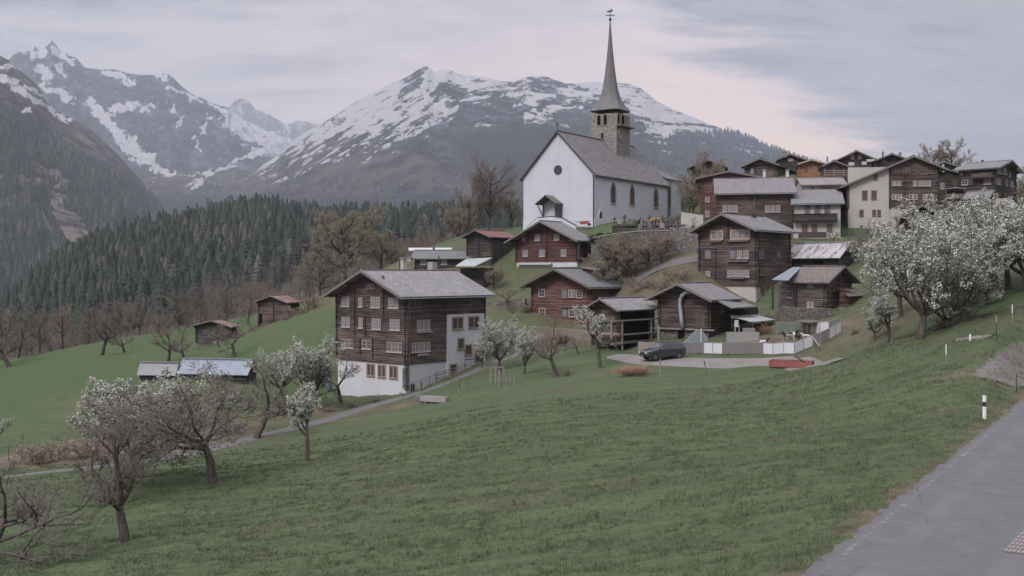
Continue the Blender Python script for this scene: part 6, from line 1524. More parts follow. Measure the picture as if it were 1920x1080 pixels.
wall_px('retaining_wall', 'stepped grey masonry wall between the graveyard and the tall dark log house', [(1256, 426, 492, 131), (1285, 427, 486, 130), (1312, 446, 482, 128.5)], .8, s_grey, cap=False)
wall_px('garden_wall', 'smooth grey wall at the right end of the graveyard', [(1277, 396, 432, 140), (1318, 402, 440, 139)], .6, p_cream, capm=m_dkverge)
wall_px('garden_wall', 'low concrete wall along the yard behind the parked car', [(1196, 641, 662, 99), (1262, 644, 663, 97)], .25, m_weath, cap=False)
wall_px('garden_wall', 'rough plank faced bank wall under the red-brown log house', [(985, 612, 648, 116), (1050, 616, 655, 113), (1108, 622, 660, 109)], .5, plaster_mat("dry_bank", (.20, .165, .14), .3), cap=False)
wall_px('garden_wall', 'dry stone footing wall below the small weathered barn', [(1462, 575, 597, 106), (1500, 577, 598, 103.5), (1560, 578, 596, 103)], .6, s_wall, cap=False)
wall_px('garden_wall', 'low stone wall on the lawn above the blossoming tree by the big log house', [(915, 566, 574, 133), (985, 560, 570, 131)], .5, s_grey, cap=False)
# ------------------------------------------------------------------ graves
R = random.Random(9)
def grave(kind):
    root = empty('grave', (0, 0, 0))
    mb = MB()
    if kind == 0:
        mb.box((0, 0, .62), (.05, 0, 0), (0, .05, 0), (0, 0, .65)); mb.box((0, 0, .92), (.28, 0, 0), (0, .04, 0), (0, 0, .045)); mb.build('cross', m_dark, root)
        mb = MB(); mb.extr([(-.34, -.1, 1.0), (.34, -.1, 1.0), (0, -.1, 1.42)], (0, .05, 0)); mb.build('cross_roof', m_weathd, root)
    else:
        mb.extr([(-.3, -.08, 0), (.3, -.08, 0), (.3, -.08, .7), (.15, -.08, .9), (-.15, -.08, .9), (-.3, -.08, .7)], (0, .14, 0)); mb.build('headstone', m_conc if kind == 1 else m_curt, root)
    mb = MB(); mb.box((0, -.75, .06), (.38, 0, 0), (0, .6, 0), (0, 0, .12)); mb.build('grave_bed', s_wall if kind else m_weathd, root); return root
GP = [grave(0), grave(1), grave(2)]; GU = [False] * 3
for i in range(30):
    k = 0 if R.random() < .62 else R.choice((1, 2)); o = GP[k] if not GU[k] else copy_tree(GP[k]); GU[k] = True
    x = [1152, 1162, 1171, 1181][i] if i < 4 else 1200 + (i - 4) % 13 * 6 + R.uniform(-1, 1); d = 139.5 if i < 4 else 134.5 + (i - 4) // 13 * 2.6
    z = max(H((x - 960) / F * d, d), P(0, 433 - (d - 134) * .8, d).z); py = 423 if i < 4 else 431 - (d - 134.5) * 2.5
    o.location = P(x, py, d); o.rotation_euler = (0, 0, R.uniform(-.15, .15) + .3); s = R.uniform(.85, 1.15); o.scale = (s, s, s)
    tag(o, ['grave with a small roofed cross in the churchyard below the church wall', 'grave with a plain grey headstone in the churchyard', 'grave with a pale headstone in the churchyard'][k], 'grave', ['graves with roofed crosses', 'graves with grey headstones', 'graves with pale headstones'][k])
# ground slab of the graveyard so that the graves stand on soil
mb = MB(); q = [P(1150, 426, 137.6), P(1200, 433.5, 134.0), P(1280, 433.0, 132.5), P(1284, 427, 140), P(1200, 422, 141.5), P(1148, 423, 141)]
if (q[1] - q[0]).cross(q[2] - q[0]).z < 0: q.reverse()
mb.slab(q, 2.5); tag(mb.build('churchyard_ground', m_fh), kind='structure')
# yellow market stall like tent among the graves
m_yel = mat("yellow_tarp", (.50, .33, .07), .7)
b = P(1229, 424, 139.8); t = empty('dumper', b, 'small yellow dumper with a load of pale sacks beside the church wall', 'machine')
mb = MB(); mb.extr([b + Vector(v) for v in ((-.85, 0, .35), (.75, 0, .35), (1.0, 0, 1.15), (-1.05, 0, 1.15))], (0, .9, 0)); mb.build('skip', m_yel, t)
mb = MB(); mb.box(b + Vector((0, .45, 1.3)), (.6, 0, 0), (0, .35, 0), (0, 0, .16)); mb.build('sacks', m_curt, t)
for sx in (-.6, .6):
    mb = MB(); mb.tube([b + Vector((sx, -.02, .25)), b + Vector((sx, .95, .25))], .27, 12, cap=True); mb.build('wheel', m_dark, t)
mb = MB(); mb.box(b + Vector((1.05, .4, .8)), (.06, 0, 0), (0, .3, 0), (0, 0, .5)); mb.build('frame', m_dark, t)
# red bench like planter left of the church corner
m_red = mat("faded_red", (.30, .085, .075), .7); b = P(1096, 424, 148); t = empty('barrow', b, 'small red barrow standing before the corner of the church', 'barrow')
mb = MB(); mb.extr([b + Vector(v) for v in ((-.6, 0, .3), (.5, 0, .3), (.8, 0, .8), (-.75, 0, .7))], (0, .6, 0)); mb.build('tray', m_red, t)
mb = MB(); mb.tube([b + Vector((.7, .1, .25)), b + Vector((.7, .3, .25))], .24, 10, cap=True); mb.build('wheel', m_dark, t)
mb = MB(); mb.tube([b + Vector((-.6, .05, .55)), b + Vector((-1.4, .05, .75))], .03, 4); mb.build('handle', m_dark, t)
# ------------------------------------------------------------------ parked car
def car():
    g0 = hit(1220, 681); g1 = hit(1270, 674)
    m_body = mat("car_paint", (.07, .072, .085), .3, .6, .6); n = NT(m_body); n.b.inputs['Coat Weight'].default_value = .6
    m_gl = mat("car_glass", (.02, .022, .028), .06, .8); m_tr = mat("black_trim", (.02, .02, .022), .6); m_ty = mat("tyre", (.018, .018, .018), .9); m_rim = mat("alloy_rim", (.16, .16, .17), .4, .5, .7); m_lamp = mat("headlamp", (.55, .57, .62), .15, .8); m_tail = mat("tail_lamp", (.25, .02, .03), .3, .6)
    root = empty('parked_car', (0, 0, 0), 'dark grey sport utility car parked on the gravel yard beside the granary', 'car')
    # local: +x forward, y left, z up ; wheel ground z=0 ; length 4.4
    st = [(-2.2, .45, .80, .92, .70, .62), (-2.12, .36, .92, 1.12, .84, .70), (-1.95, .32, .98, 1.42, .90, .70), (-1.6, .30, 1.02, 1.62, .92, .66), (-1.0, .28, 1.03, 1.67, .93, .66), (-.2, .28, 1.0, 1.66, .93, .66), (.35, .28, .99, 1.58, .93, .68), (.75, .28, .98, 1.35, .93, .72), (1.12, .28, .97, 1.05, .93, .80), (1.6, .30, .93, .98, .91, .74), (2.0, .34, .84, .90, .86, .66), (2.16, .40, .72, .80, .76, .56), (2.22, .46, .60, .68, .66, .48)]
    mb = MB(); rings = []
    for x, zb, zs, zt, wb, wt in st:
        h = [(0, zb), (wb * .92, zb), (wb, zb + .12), (wb * 1.0, (zb + zs) / 2), (wb * .985, zs), (wt + (wb - wt) * .12, zs + (zt - zs) * .86), (wt * .88, zt), (0, zt + .015)]
        rings.append([(x, y, z) for y, z in h] + [(x, -y, z) for y, z in reversed(h[1:-1])])
    nn = len(rings[0])
    vs = [p for r in rings for p in r]; fs = []
    for i in range(len(rings) - 1):
        for k in range(nn): fs.append((i * nn + k, i * nn + (k + 1) % nn, (i + 1) * nn + (k + 1) % nn, (i + 1) * nn + k))
    fs += [tuple(range(nn - 1, -1, -1)), tuple((len(rings) - 1) * nn + k for k in range(nn))]; mb.add(vs, fs)
    body = mb.build('body', m_body, root, origin=(0, 0, 0), smooth=False)
    bv = body.modifiers.new('b', 'BEVEL'); bv.width = .03; bv.segments = 2; bv.limit_method = 'ANGLE'; bv.angle_limit = .5
    def band(name, i0, i1, m, o, k0=4, k1=5, f0=.06, f1=.97):
        for sg in (1, -1):
            mb = MB(); A = []; B = []
            for i in range(i0, i1 + 1):
                p = Vector(rings[i][k0]); q = Vector(rings[i][k1]); a = p.lerp(q, f0); b = p.lerp(q, f1); a.y = (a.y + o); b.y = (b.y + o)
                A.append(Vector((a.x, a.y * sg, a.z))); B.append(Vector((b.x, b.y * sg, b.z)))
            n = len(A); mb.add(A + B, [(k, k + 1, n + k + 1, n + k) if sg > 0 else (k + 1, k, n + k, n + k + 1) for k in range(n - 1)])
            mb.build(name, m, root, origin=(0, 0, 0))
    band('side_window', 2, 4, m_gl, .012, f0=.15, f1=.9); band('side_window', 4, 5, m_gl, .014, f0=.12); band('side_window', 5, 7, m_gl, .012, f0=.12, f1=.92)
    mb = MB(); mb.add([(.40, .56, 1.585), (.40, -.56, 1.585), (1.12, -.72, 1.09), (1.12, .72, 1.09)], [(0, 3, 2, 1)]); mb.build('windscreen', m_gl, root, origin=(0, 0, 0))
    mb = MB(); mb.add([(-1.97, .55, 1.47), (-1.97, -.55, 1.47), (-2.16, -.62, 1.06), (-2.16, .62, 1.06)], [(0, 1, 2, 3)]); mb.build('rear_window', m_gl, root, origin=(0, 0, 0))
    for (nm, x, z, hx, hz) in (('grille', 2.23, .66, .02, .07), ('bumper', 2.20, .45, .06, .10)):
        mb = MB(); mb.box((x, 0, z), (hx, 0, 0), (0, .50 if nm == 'grille' else .62, 0), (0, 0, hz)); mb.build(nm, m_tr, root, origin=(0, 0, 0))
    mb = MB(); mb.box((2.275, 0, .47), (.01, 0, 0), (0, .24, 0), (0, 0, .055)); mb.build('number_plate', m_curt, root, origin=(0, 0, 0))
    for sg in (1, -1):
        mb = MB(); mb.box((2.13, .62 * sg, .72), (.09, 0, 0), (0, .14, 0), (0, 0, .06)); mb.build('headlight', m_lamp, root, origin=(0, 0, 0))
        mb = MB(); mb.box((-2.13, .74 * sg, .98), (.05, 0, 0), (0, .11, 0), (0, 0, .07)); mb.build('tail_light', m_tail, root, origin=(0, 0, 0))
        mb = MB(); mb.box((.82, 1.02 * sg, 1.03), (.07, 0, 0), (0, .09, 0), (0, 0, .07)); mb.build('wing_mirror', m_tr, root, origin=(0, 0, 0))
        mb = MB(); mb.tube([(.25, .60 * sg, 1.66), (.1, .60 * sg, 1.71), (-1.3, .60 * sg, 1.72), (-1.45, .60 * sg, 1.67)], .022, 5); mb.build('roof_rail', m_rim, root, origin=(0, 0, 0))
        mb = MB()
        for k in range(-1, 2): mb.box((.12 - k * .0 - .62 * (k + 1) * .5, .945 * sg, .68), (.006, 0, 0), (0, .008, 0), (0, 0, .30))
        mb.build('door_seams', m_tr, root, origin=(0, 0, 0))
        mb = MB(); mb.box((-.05, .925 * sg, .33), (1.0, 0, 0), (0, .03, 0), (0, 0, .06)); mb.build('side_skirt', m_tr, root, origin=(0, 0, 0))
        for wx in (1.32, -1.32):
            mb = MB(); mb.tube([(wx, .70 * sg, .36), (wx, .955 * sg, .36)], .41, 20, cap=True); mb.build('wheel_arch', m_tr, root, origin=(0, 0, 0))
            mb = MB(); mb.tube([(wx, .74 * sg, .34), (wx, .965 * sg, .34)], .34, 20, cap=True); w = mb.build('wheel', m_ty, root, origin=(0, 0, 0))
            mb = MB()
            for k in range(5):
                a = 2 * math.pi * k / 5; mb.box((wx + math.cos(a) * .11, .972 * sg, .34 + math.sin(a) * .11), (math.cos(a) * .11, 0, math.sin(a) * .11), (0, .008, 0), (-math.sin(a) * .03, 0, math.cos(a) * .03))
            mb.tube([(wx, .955 * sg, .34), (wx, .969 * sg, .34)], .22, 16, cap=True); mb.build('rim', m_rim, w, origin=(0, 0, 0))
    c = (g0 + g1) / 2; dz = (g0.z - g1.z); yaw = math.radians(200)
    root.location = (c.x, c.y + .8, H(c.x, c.y + .8) + .10); root.rotation_euler = (0, math.radians(1.5), yaw); root.scale = (.94, .94, .94)
car()
# ------------------------------------------------------------------ red flat trailer with brush on it
g = hit(1484, 690); _ga, _gb = H(g.x - 1.7, g.y), H(g.x + 1.7, g.y); g.z = H(g.x, g.y) + .02
t = empty('trailer', g, 'red flat farm trailer loaded with hay at the end of the gravel yard', 'trailer'); t.rotation_euler = (0, 0, math.radians(-24)); t.scale = (.98, 1.0, .85)
m_rt = mat("red_trailer_paint", (.34, .075, .075), .6); n = NT(m_rt); n.col(n.mix(n.mr(n.noise(n.co('Object'), 3, 4, .7), .5, .7), (.27, .085, .08), (.15, .065, .06)))
O = (0, 0, 0)
def lb(name, boxes, m, par=None):
    mb = MB()
    for c, a, b, d in boxes: mb.box(c, (a, 0, 0), (0, b, 0), (0, 0, d))
    return mb.build(name, m, par or t, origin=O)
lb('bed', [((0, 0, .38), 1.75, .8, .05)], m_weathd); lb('side_board', [((-.55, -.82, .40), 1.2, .03, .30)], m_rt); lb('side_board', [((1.2, -.82, .36), .55, .03, .26)], m_rt)
lb('side_board', [((0, .82, .52), 1.75, .025, .18)], m_rt); lb('tail_board', [((-1.76, 0, .52), .025, .8, .18)], m_rt); lb('head_board', [((1.76, 0, .55), .025, .8, .22)], m_rt)
lb('board_rail', [((-.55, -.85, .69), 1.17, .02, .02)], m_red); lb('board_rail', [((-.55, -.85, .33), 1.17, .02, .02)], m_red)
for x in (-.8, .8):
    for y in (-.55, .55):
        mb = MB(); mb.tube([(x, y - .09, .16), (x, y + .09, .16)], .16, 12, cap=True); mb.build('wheel', m_dark, t, origin=O)
t2 = shrub(77, 16, .9); 
for v in range(len(t2.twig.v)): x, y, z = t2.twig.v[v]; t2.twig.v[v] = (x * 1.3, y * .6, .5 + abs(z) * .35)
t2.twig.build('brush', mat("dry_cuttings", (.20, .13, .09), 1), t, origin=O)
mb = MB(); R = random.Random(3); mb.lathe((-.1, 0, .42), [(1.35, 0), (1.3, .08), (.8, .16), (.3, .20), (.05, .21)], 14, sx=1.1, sy=.55); mb.build('hay_heap', leafy("hay", (.16, .12, .07), (.22, .17, .1)), t, origin=O)
mb = MB(); mb.tube([(.2, .3, 1.15), (1.1, 0, .6)], .07, 5, cap=True); mb.build('plank', m_dark, t, origin=O)
# ------------------------------------------------------------------ animal pen
m_mesh = mat("pen_netting", (.16, .15, .145), .9); m_sheet = plaster_mat("white_sheet", (.55, .54, .58), .1); m_gsheet = mat("green_tarp", (.12, .145, .115), .8); m_gal = mat("galvanised_post", (.30, .30, .31), .5, .5, .4)
pen = empty('pen_fence', hit(1300, 666), 'pen fence of white and grey panels around the goats on the gravel yard side', 'fence')
def panel(a, b, h0_, h1_, m, name='panel'):
    mb = MB(); u = b - a; nn = Vector((-u.y, u.x, 0)).normalized() * .02; q = [a + Vector((0, 0, h0_)), b + Vector((0, 0, h0_)), b + Vector((0, 0, h1_)), a + Vector((0, 0, h1_))]; mb.extr(q, nn); return mb.build(name, m, pen)
def run(pts, kinds, hgt=1.0, par=pen):
    P3 = [hit(x, y) for x, y in pts]
    for i, k in enumerate(kinds):
        a, b = P3[i], P3[i + 1]; a = a + Vector((0, 0, .04)); b = b + Vector((0, 0, .04))
        u = (b - a) * .03; panel(a + u, b - u, .02, hgt, {'w': m_sheet, 'g': m_mesh, 't': m_gsheet}[k])
    for p in P3:
        mb = MB(); mb.tube([p - Vector((0, 0, .3)), p + Vector((0, 0, hgt + .12))], .035, 5, cap=True); mb.build('post', m_gal, pen)
    mb = MB()
    for a, b in zip(P3[:-1], P3[1:]): mb.tube([a + Vector((0, 0, hgt + .05)), b + Vector((0, 0, hgt + .05))], .025, 4)
    mb.build('rail', m_gal, pen)
zx = lambda x, y: (1200 + x / 4.364, 480 + y / 4.364)
run([zx(*p) for p in ((355,800),(450,802),(522,803),(594,806),(674,808),(752,810),(840,808),(930,806),(1008,806),(1088,810),(1175,808),(1262,806),(1338,776),(1412,742),(1480,718),(1550,690),(1598,658),(1645,628))], 'ggwwggggwwwwwggww')
run([zx(*p) for p in ((1120,638),(1238,640),(1325,638),(1398,640),(1470,638),(1545,636),(1640,600))], 'tttwwg', 1.05)
mb = MB(); a = P(*zx(1412, 665), 91.2); b = P(*zx(1470, 742), 89.5); mb.tube([a, b], .09, 4, cap=True); mb.build('leaning_board', m_weath, pen)
# shelter roof and ladder posts inside the pen
sh = empty('shelter', hit(1530, 628), 'little flat roofed shelter on thin posts inside the pen', 'shelter')
q = [P(*zx(1265, 530), 97), P(*zx(1390, 545), 95), P(*zx(1495, 532), 96.5), P(*zx(1380, 518), 99)]
if (q[1] - q[0]).cross(q[2] - q[0]).z < 0: q.reverse()
mb = MB(); mb.slab(q, .08); mb.build('roof', m_weathd, sh)
for x, d in ((1325, 96.2), (1366, 95.6), (1395, 95.5), (1428, 96)):
    a = P(*zx(x, 540), d); mb = MB(); mb.tube([a, Vector((a.x, a.y, H(a.x, a.y) - .2))], .05, 4); mb.build('post', mat("reddish_post", (.17, .09, .075)) if x in (1325, 1366) else m_weathd, sh)
# low wall and crates by the barn
b = hit(*zx(850, 706)); t = empty('feed_trough', b, 'pale concrete feed trough under the sheet canopy beside the barn', 'trough')
mb = MB(); mb.box(b + Vector((0, .5, .45)), (1.55, 0, 0), (0, .3, 0), (0, 0, .5)); mb.build('basin', m_conc, t); mb = MB(); mb.box(b + Vector((.6, .5, 1.15)), (.55, 0, 0), (0, .3, 0), (0, 0, .2)); mb.build('lid_box', m_weath, t)
b = hit(*zx(815, 700)); b.y += 1.2; t = empty('chair', b + Vector((0, 0, .9)), 'white plastic chair under the sheet canopy beside the barn', 'chair'); c = t.location
mb = MB(); mb.box(c + Vector((0, 0, .45)), (.22, 0, 0), (0, .22, 0), (0, 0, .02)); mb.build('seat', m_frame, t)
mb = MB(); mb.box(c + Vector((0, .2, .78)), (.2, 0, 0), (0, .02, 0), (0, 0, .33)); mb.build('backrest', m_frame, t)
for sx in (-1, 1):
    for sy in (-1, 1): mb = MB(); mb.box(c + Vector((.19 * sx, .19 * sy, .2)), (.02, 0, 0), (0, .02, 0), (0, 0, .24)); mb.build('leg', m_frame, t)
b = hit(*zx(465, 715)); t = empty('tarpaulin', b, 'grey tarpaulin heap leaning on the stone footing of the duct barn', 'tarpaulin')
mb = MB(); mb.extr([b + Vector(v) for v in ((-1.3, .2, -.1), (1.3, .2, -.1), (1.1, .2, .6), (.5, .2, 1.35), (.1, .2, 1.3), (-.7, .2, .5))], (0, .8, 0)); mb.build('sheet', mat("grey_tarp", (.20, .22, .24), .6), t)
mb = MB(); mb.box(b + Vector((.45, .12, .7)), (.07, 0, 0), (0, .03, 0), (0, 0, .75)); mb.build('white_board', m_frame, t)
b = hit(*zx(1000, 640)); t = empty('branch_pile', b, 'heap of reddish cut branches behind the feed trough', 'heap')
tt = shrub(81, 26, 1.2)
for v in range(len(tt.twig.v)): x, y, z = tt.twig.v[v]; tt.twig.v[v] = (b.x + x * 1.4, b.y + y * .8, b.z + abs(z) * .65)
for v in range(len(tt.limb.v)): x, y, z = tt.limb.v[v]; tt.limb.v[v] = (b.x + x * 1.4, b.y + y * .8, b.z + abs(z) * .65)
tt.twig.build('branches', mat("red_branches", (.24, .13, .10), 1), t)
b = hit(1186, 706); t = empty('branch_pile', b, 'orange brown heap of cut brushwood on the grass in front of the parked car', 'heap')
for k in range(2):
    tt = shrub(83 + k, 40, 1.3); 
    for L_ in (tt.twig, tt.limb):
        for v in range(len(L_.v)): x, y, z = L_.v[v]; L_.v[v] = (b.x + x * 1.3 + k - .5, b.y + y * .9 + .6, b.z + abs(z) * .55)
    tt.twig.build('brushwood', mat("brushwood", (.34, .21, .15), 1), t)
# ------------------------------------------------------------------ goats
def goat(px, py, yaw, m1, m2, label, sc=1.0, down=False, dd=None):
    g = hit(px, py) if dd is None else P(px, py, dd); g = Vector((g.x, g.y, H(g.x, g.y)))
    me = bpy.data.meshes.new('goat'); L = .0 if not down else -.22
    vs = [(0, 0, .55), (.18, 0, .56), (.36, 0, .60), (.50, 0, .76), (.58, 0, .86), (.72, 0, .80), (-.2, 0, .56), (-.38, 0, .57), (-.46, 0, .64), (-.50, 0, .70)]
    rd = [.15, .155, .14, .085, .075, .045, .15, .12, .035, .02]; ed = [(0, 1), (1, 2), (2, 3), (3, 4), (4, 5), (0, 6), (6, 7), (7, 8), (8, 9)]
    for sy in (-1, 1):
        b0 = len(vs); vs += [(.32, .09 * sy, .40), (.33, .10 * sy, .22), (.32, .10 * sy, .02)]; rd += [.055, .032, .028]; ed += [(2, b0), (b0, b0 + 1), (b0 + 1, b0 + 2)]
        b0 = len(vs); vs += [(-.34, .10 * sy, .40), (-.42, .10 * sy, .24), (-.38, .10 * sy, .02)]; rd += [.07, .034, .028]; ed += [(7, b0), (b0, b0 + 1), (b0 + 1, b0 + 2)]
        b0 = len(vs); vs += [(.54, .07 * sy, .90), (.47, .14 * sy, .87)]; rd += [.03, .02]; ed += [(4, b0), (b0, b0 + 1)]
    if down: vs = [(x, y, max(.05, z - .25) if z > .25 else .05) for x, y, z in vs]
    me.from_pydata(vs, ed, []); o = bpy.data.objects.new('goat', me); COL.objects.link(o)
    sk = o.modifiers.new('skin', 'SKIN'); ly = me.skin_vertices[0].data if me.skin_vertices else None
    if ly is None:
        bpy.context.view_layer.objects.active = o; bpy.ops.object.modifier_add(type='SKIN'); ly = me.skin_vertices[0].data; o.modifiers.remove(o.modifiers[-1])
    for i, r in enumerate(rd): ly[i].radius = (r, r); ly[i].use_root = (i == 0)
    o.modifiers.new('s', 'SUBSURF').levels = 1; o.modifiers['s'].render_levels = 2
    m = mat("goat_coat", rough=.95); n = NT(m); s_ = n.sep(n.co('Object')); nz = n.noise(n.co('Object'), 3, 2)
    n.col(n.mix(n.mr(n.math('ADD', s_[0], n.math('MULTIPLY', nz, .2)), .30, .36), m1, m2)); me.materials.append(m)
    o.location = g; o.rotation_euler = (0, 0, yaw); o.scale = (sc,) * 3
    for sy in (-1, 1):
        mb = MB(); mb.tube([(.57, .03 * sy, .92), (.50, .05 * sy, 1.03), (.42, .07 * sy, 1.08)], [.018, .013, .005], 5); mb.build('horn', m_weathd, o, origin=(0, 0, 0))
    tag(o, label, 'goat'); return o
Wt, Bk, Gy = (.55, .53, .50), (.02, .019, .018), (.22, .21, .21)
goat(1432, 646, 0.15, Wt, Bk, 'white goat with a black head lying near the pen panels', .85, True)
goat(1478, 640, 2.9, Gy, Bk, 'grey and black goat standing on the left of the group in the pen', .95)
goat(1487, 637, 0.4, Bk, Bk, 'black goat in the middle of the group in the pen', .95)
goat(1494, 641, 1.9, Bk, Wt, 'black goat with a white face at the right of the group', .95)
goat(1511, 634, 3.1, Wt, Wt, 'white goat lying beside the shelter posts in the pen', .75, True)
# ------------------------------------------------------------------ fences, posts, trough, stakes
def posts_fence(name, label, pts, h, rails, mp, r=.05, sq=True, dmin=14):
    P3 = [hit(x, y, dmin) for x, y in pts]; root = empty(name, P3[0], label, 'fence')
    for p in P3: mb = MB(); mb.tube([p - Vector((0, 0, .3)), p + Vector((0, 0, h))], r, 5, cap=True); mb.build('post', mp, root)
    for z in rails:
        for a, b in zip(P3[:-1], P3[1:]): mb = MB(); mb.tube([a + Vector((0, 0, z)), b + Vector((0, 0, z))], r * .7, 4); mb.build('rail', mp, root)
    return root
z5 = lambda x, y: (600 + x / 3.6, 460 + y / 3.6)
posts_fence('wooden_fence', 'grey wooden rail fence beside the footpath in front of the plastered wing', [z5(*p) for p in ((785,926),(850,908),(915,890),(980,866))], 1.0, (.35, .65, .92), m_weathd, .06)
posts_fence('handrail', 'thin handrail along the footpath below the big log house corner', [z5(*p) for p in ((625,985),(685,965),(740,945),(785,928))], .9, (.85,), m_weathd, .035)
posts_fence('wooden_fence', 'pale rail fence on the slope below the rusty roofed hay barn', [(483, 612), (497, 610), (511, 606)], .9, (.4, .8), m_weath, .05, dmin=100)
posts_fence('wire_fence', 'wire fence before the cream house garden right of the white balcony house', [(1592, 452), (1625, 450), (1660, 449), (1690, 447), (1720, 446)], 1.1, (.5, 1.0), m_weathd, .05, dmin=120)
posts_fence('wooden_fence', 'grey rail fence between the small barn annex and the blossom belt', [(1603, 562), (1640, 560), (1680, 558)], 1.0, (.5, .9), m_weath, .06, dmin=85)
posts_fence('garden_fence', 'fence with two wires on stakes beside the vegetable patch on the left', [(16, 866), (40, 869), (60, 872), (95, 868), (120, 866)], 1.1, (.9,), m_weathd, .04, dmin=60)
# concrete trough
g = hit(812, 756); t = empty('stone_trough', g, 'pale concrete water trough lying on the grass below the footpath', 'trough', rz=-.45)
for nm, bx in (('basin', [((0, 0, .33), 1.25, .06, .22), ((0, .55, .33), 1.25, .06, .22), ((-1.2, .27, .33), .06, .3, .22), ((1.2, .27, .33), .06, .3, .22), ((0, .27, .14), 1.2, .28, .05)]), ('foot', [((-.8, .27, .02), .15, .3, .12)]), ('foot', [((.8, .27, -.02), .15, .3, .12)])):
    lb(nm, bx, m_conc if nm == 'basin' else m_weathd, t)
mb = MB(); mb.box((-1.5, .25, .25), (.28, 0, 0), (0, .25, 0), (0, 0, .3)); mb.build('block', s_grey, t, origin=O)
b = hit(683 / 3.6 + 600, 992 / 3.6 + 460); t = empty('bollard', b, 'short dark post beside the footpath above the water trough', 'post'); mb = MB(); mb.tube([b, b + Vector((0, 0, .9))], .11, 8, cap=True); mb.build('shaft', m_weathd, t); mb = MB(); mb.box(b + Vector((0, 0, .95)), (.15, 0, 0), (0, .15, 0), (0, 0, .04)); mb.build('cap', m_weathd, t)
# young tree stakes
def stake(px, py, hpx, label, m=m_weathd, r=.035, group=None, lean=0, cap=None, cat='post', name='stake', dmin=14):
    g = hit(px, py, dmin); h = hpx / F * g.y; root = empty(name, g, label, cat, group); mb = MB(); top = Vector((g.x + lean, g.y, g.z + h)); mb.tube([g - Vector((0, 0, .2)), top], r, 6, cap=True); mb.build('shaft', m, root)
    if cap: mb = MB(); mb.tube([top.lerp(g, cap[1]), top.lerp(g, cap[2])], r * 1.35, 6, cap=True); mb.build(cap[3] if len(cap) > 3 else 'sleeve', cap[0], root)
    return root
for i, (x, y, hh) in enumerate([(845, 727, 30), (862, 733, 26), (878, 732, 24), (851, 727, 18)]): stake(x, y, hh, 'thin stake on the grass strip right of the water trough', group='thin stakes beside the footpath')
stake(861, 741, 22, 'stake with an orange red tag near the water trough', cap=(mat("orange_tag", (.6, .15, .08)), .55, .9, 'tag'), m=m_weathd)
st_ = hit(932, 722); t = empty('tree_guard', st_, 'guard of thick pale stakes and crossbars around the full blossoming tree', 'tree guard')
for x, y, hh in ((921, 722, 30), (930, 722, 34), (936, 724, 30), (945, 721, 32)):
    g = hit(x, y); mb = MB(); mb.tube([g - Vector((0, 0, .2)), g + Vector((0, 0, hh / F * g.y))], .09, 6, cap=True); mb.build('stake', m_weath, t)
a = hit(921, 722) + Vector((0, 0, 1.5)); b = hit(945, 721) + Vector((0, 0, 1.55)); mb = MB(); mb.tube([a, b], .06, 4); mb.build('crossbar', m_weath, t)
for i, (x, y, hh) in enumerate([(948, 740, 34), (957, 738, 32), (964, 736, 30)]): stake(x, y, hh, 'thin grey stake right of the thick staked tree guard', m=m_weath, group='thin grey stakes by the tree guard')
stake(1238, 706, 32, 'grey post on the bank below the parked car', m=m_weath, r=.06); stake(1326, 703, 26, 'leaning dark marker post below the gravel yard', m=m_weathd, lean=-.25, cap=(m_dark, 0, .25, 'head'))
stake(1673, 648, 30, 'weathered stump post at the foot of the largest blossoming tree', m=m_weathd, r=.1, cap=None)
# road side things
def delineator(px, py, hpx, label):
    g = hit(px, py); h = hpx / F * g.y; root = empty('delineator_post', g, label, 'road post', rz=.5); w = .055
    for nm, z0, z1, m in (('shaft', -.1, .52, m_wh), ('black_band', .52, .72, m_bk), ('head', .72, 1.0, m_wh)):
        mb = MB(); k = w * (1.05 if nm == 'black_band' else 1)
        if nm == 'head': mb.extr([(-k, -k, z0 * h), (k, -k, z0 * h), (k, -k, z1 * h * .97), (-k, -k, z1 * h)], (0, 2 * k, 0))
        else: mb.box((0, 0, (z0 + z1) / 2 * h), (k, 0, 0), (0, k, 0), (0, 0, (z1 - z0) / 2 * h))
        mb.build(nm, m, root, origin=O)
    mb = MB(); mb.box((0, -w * 1.1, .62 * h), (.02, 0, 0), (0, .004, 0), (0, 0, .05)); mb.build('reflector', m_curt, root, origin=O)
m_wh = mat("white_plastic", (.72, .71, .72), .5); m_bk = mat("black_plastic", (.02, .02, .022), .6)
delineator(1846, 786, 44, 'white road delineator post with a black band on the verge by the road')
stake(1774, 684, 38, 'thin post with a white sleeve on the grass above the road verge', m=m_gal, r=.022, cap=(m_wh, 0, .5)); stake(1898, 604, 33, 'post with a white sleeve farthest up at the right edge', m=m_gal, r=.022, cap=(m_wh, 0, .5))
stake(1868, 634, 44, 'dark post with a tan sleeve at the end of the trodden path', m=m_bk, r=.022, cap=(m_tan, 0.02, .35)); stake(1819, 640, 13, 'very short white stub post on the trodden path', m=m_wh, r=.06)
c = hit(1906, 736); t = empty('chain_post', c, 'thin chain post on the corner of the paved lay-by and the road', 'post'); mb = MB(); mb.tube([c - Vector((0, 0, .2)), c + Vector((0, 0, .98))], .02, 6, cap=True); mb.build('shaft', m_bk, t)
mb = MB(); mb.tube([c + Vector((.9 * k / 8 * 2, 0.3 * k / 8, .86 - .22 * math.sin(math.pi * k / 8))) for k in range(9)], .012, 4); mb.build('chain', m_bk, t)
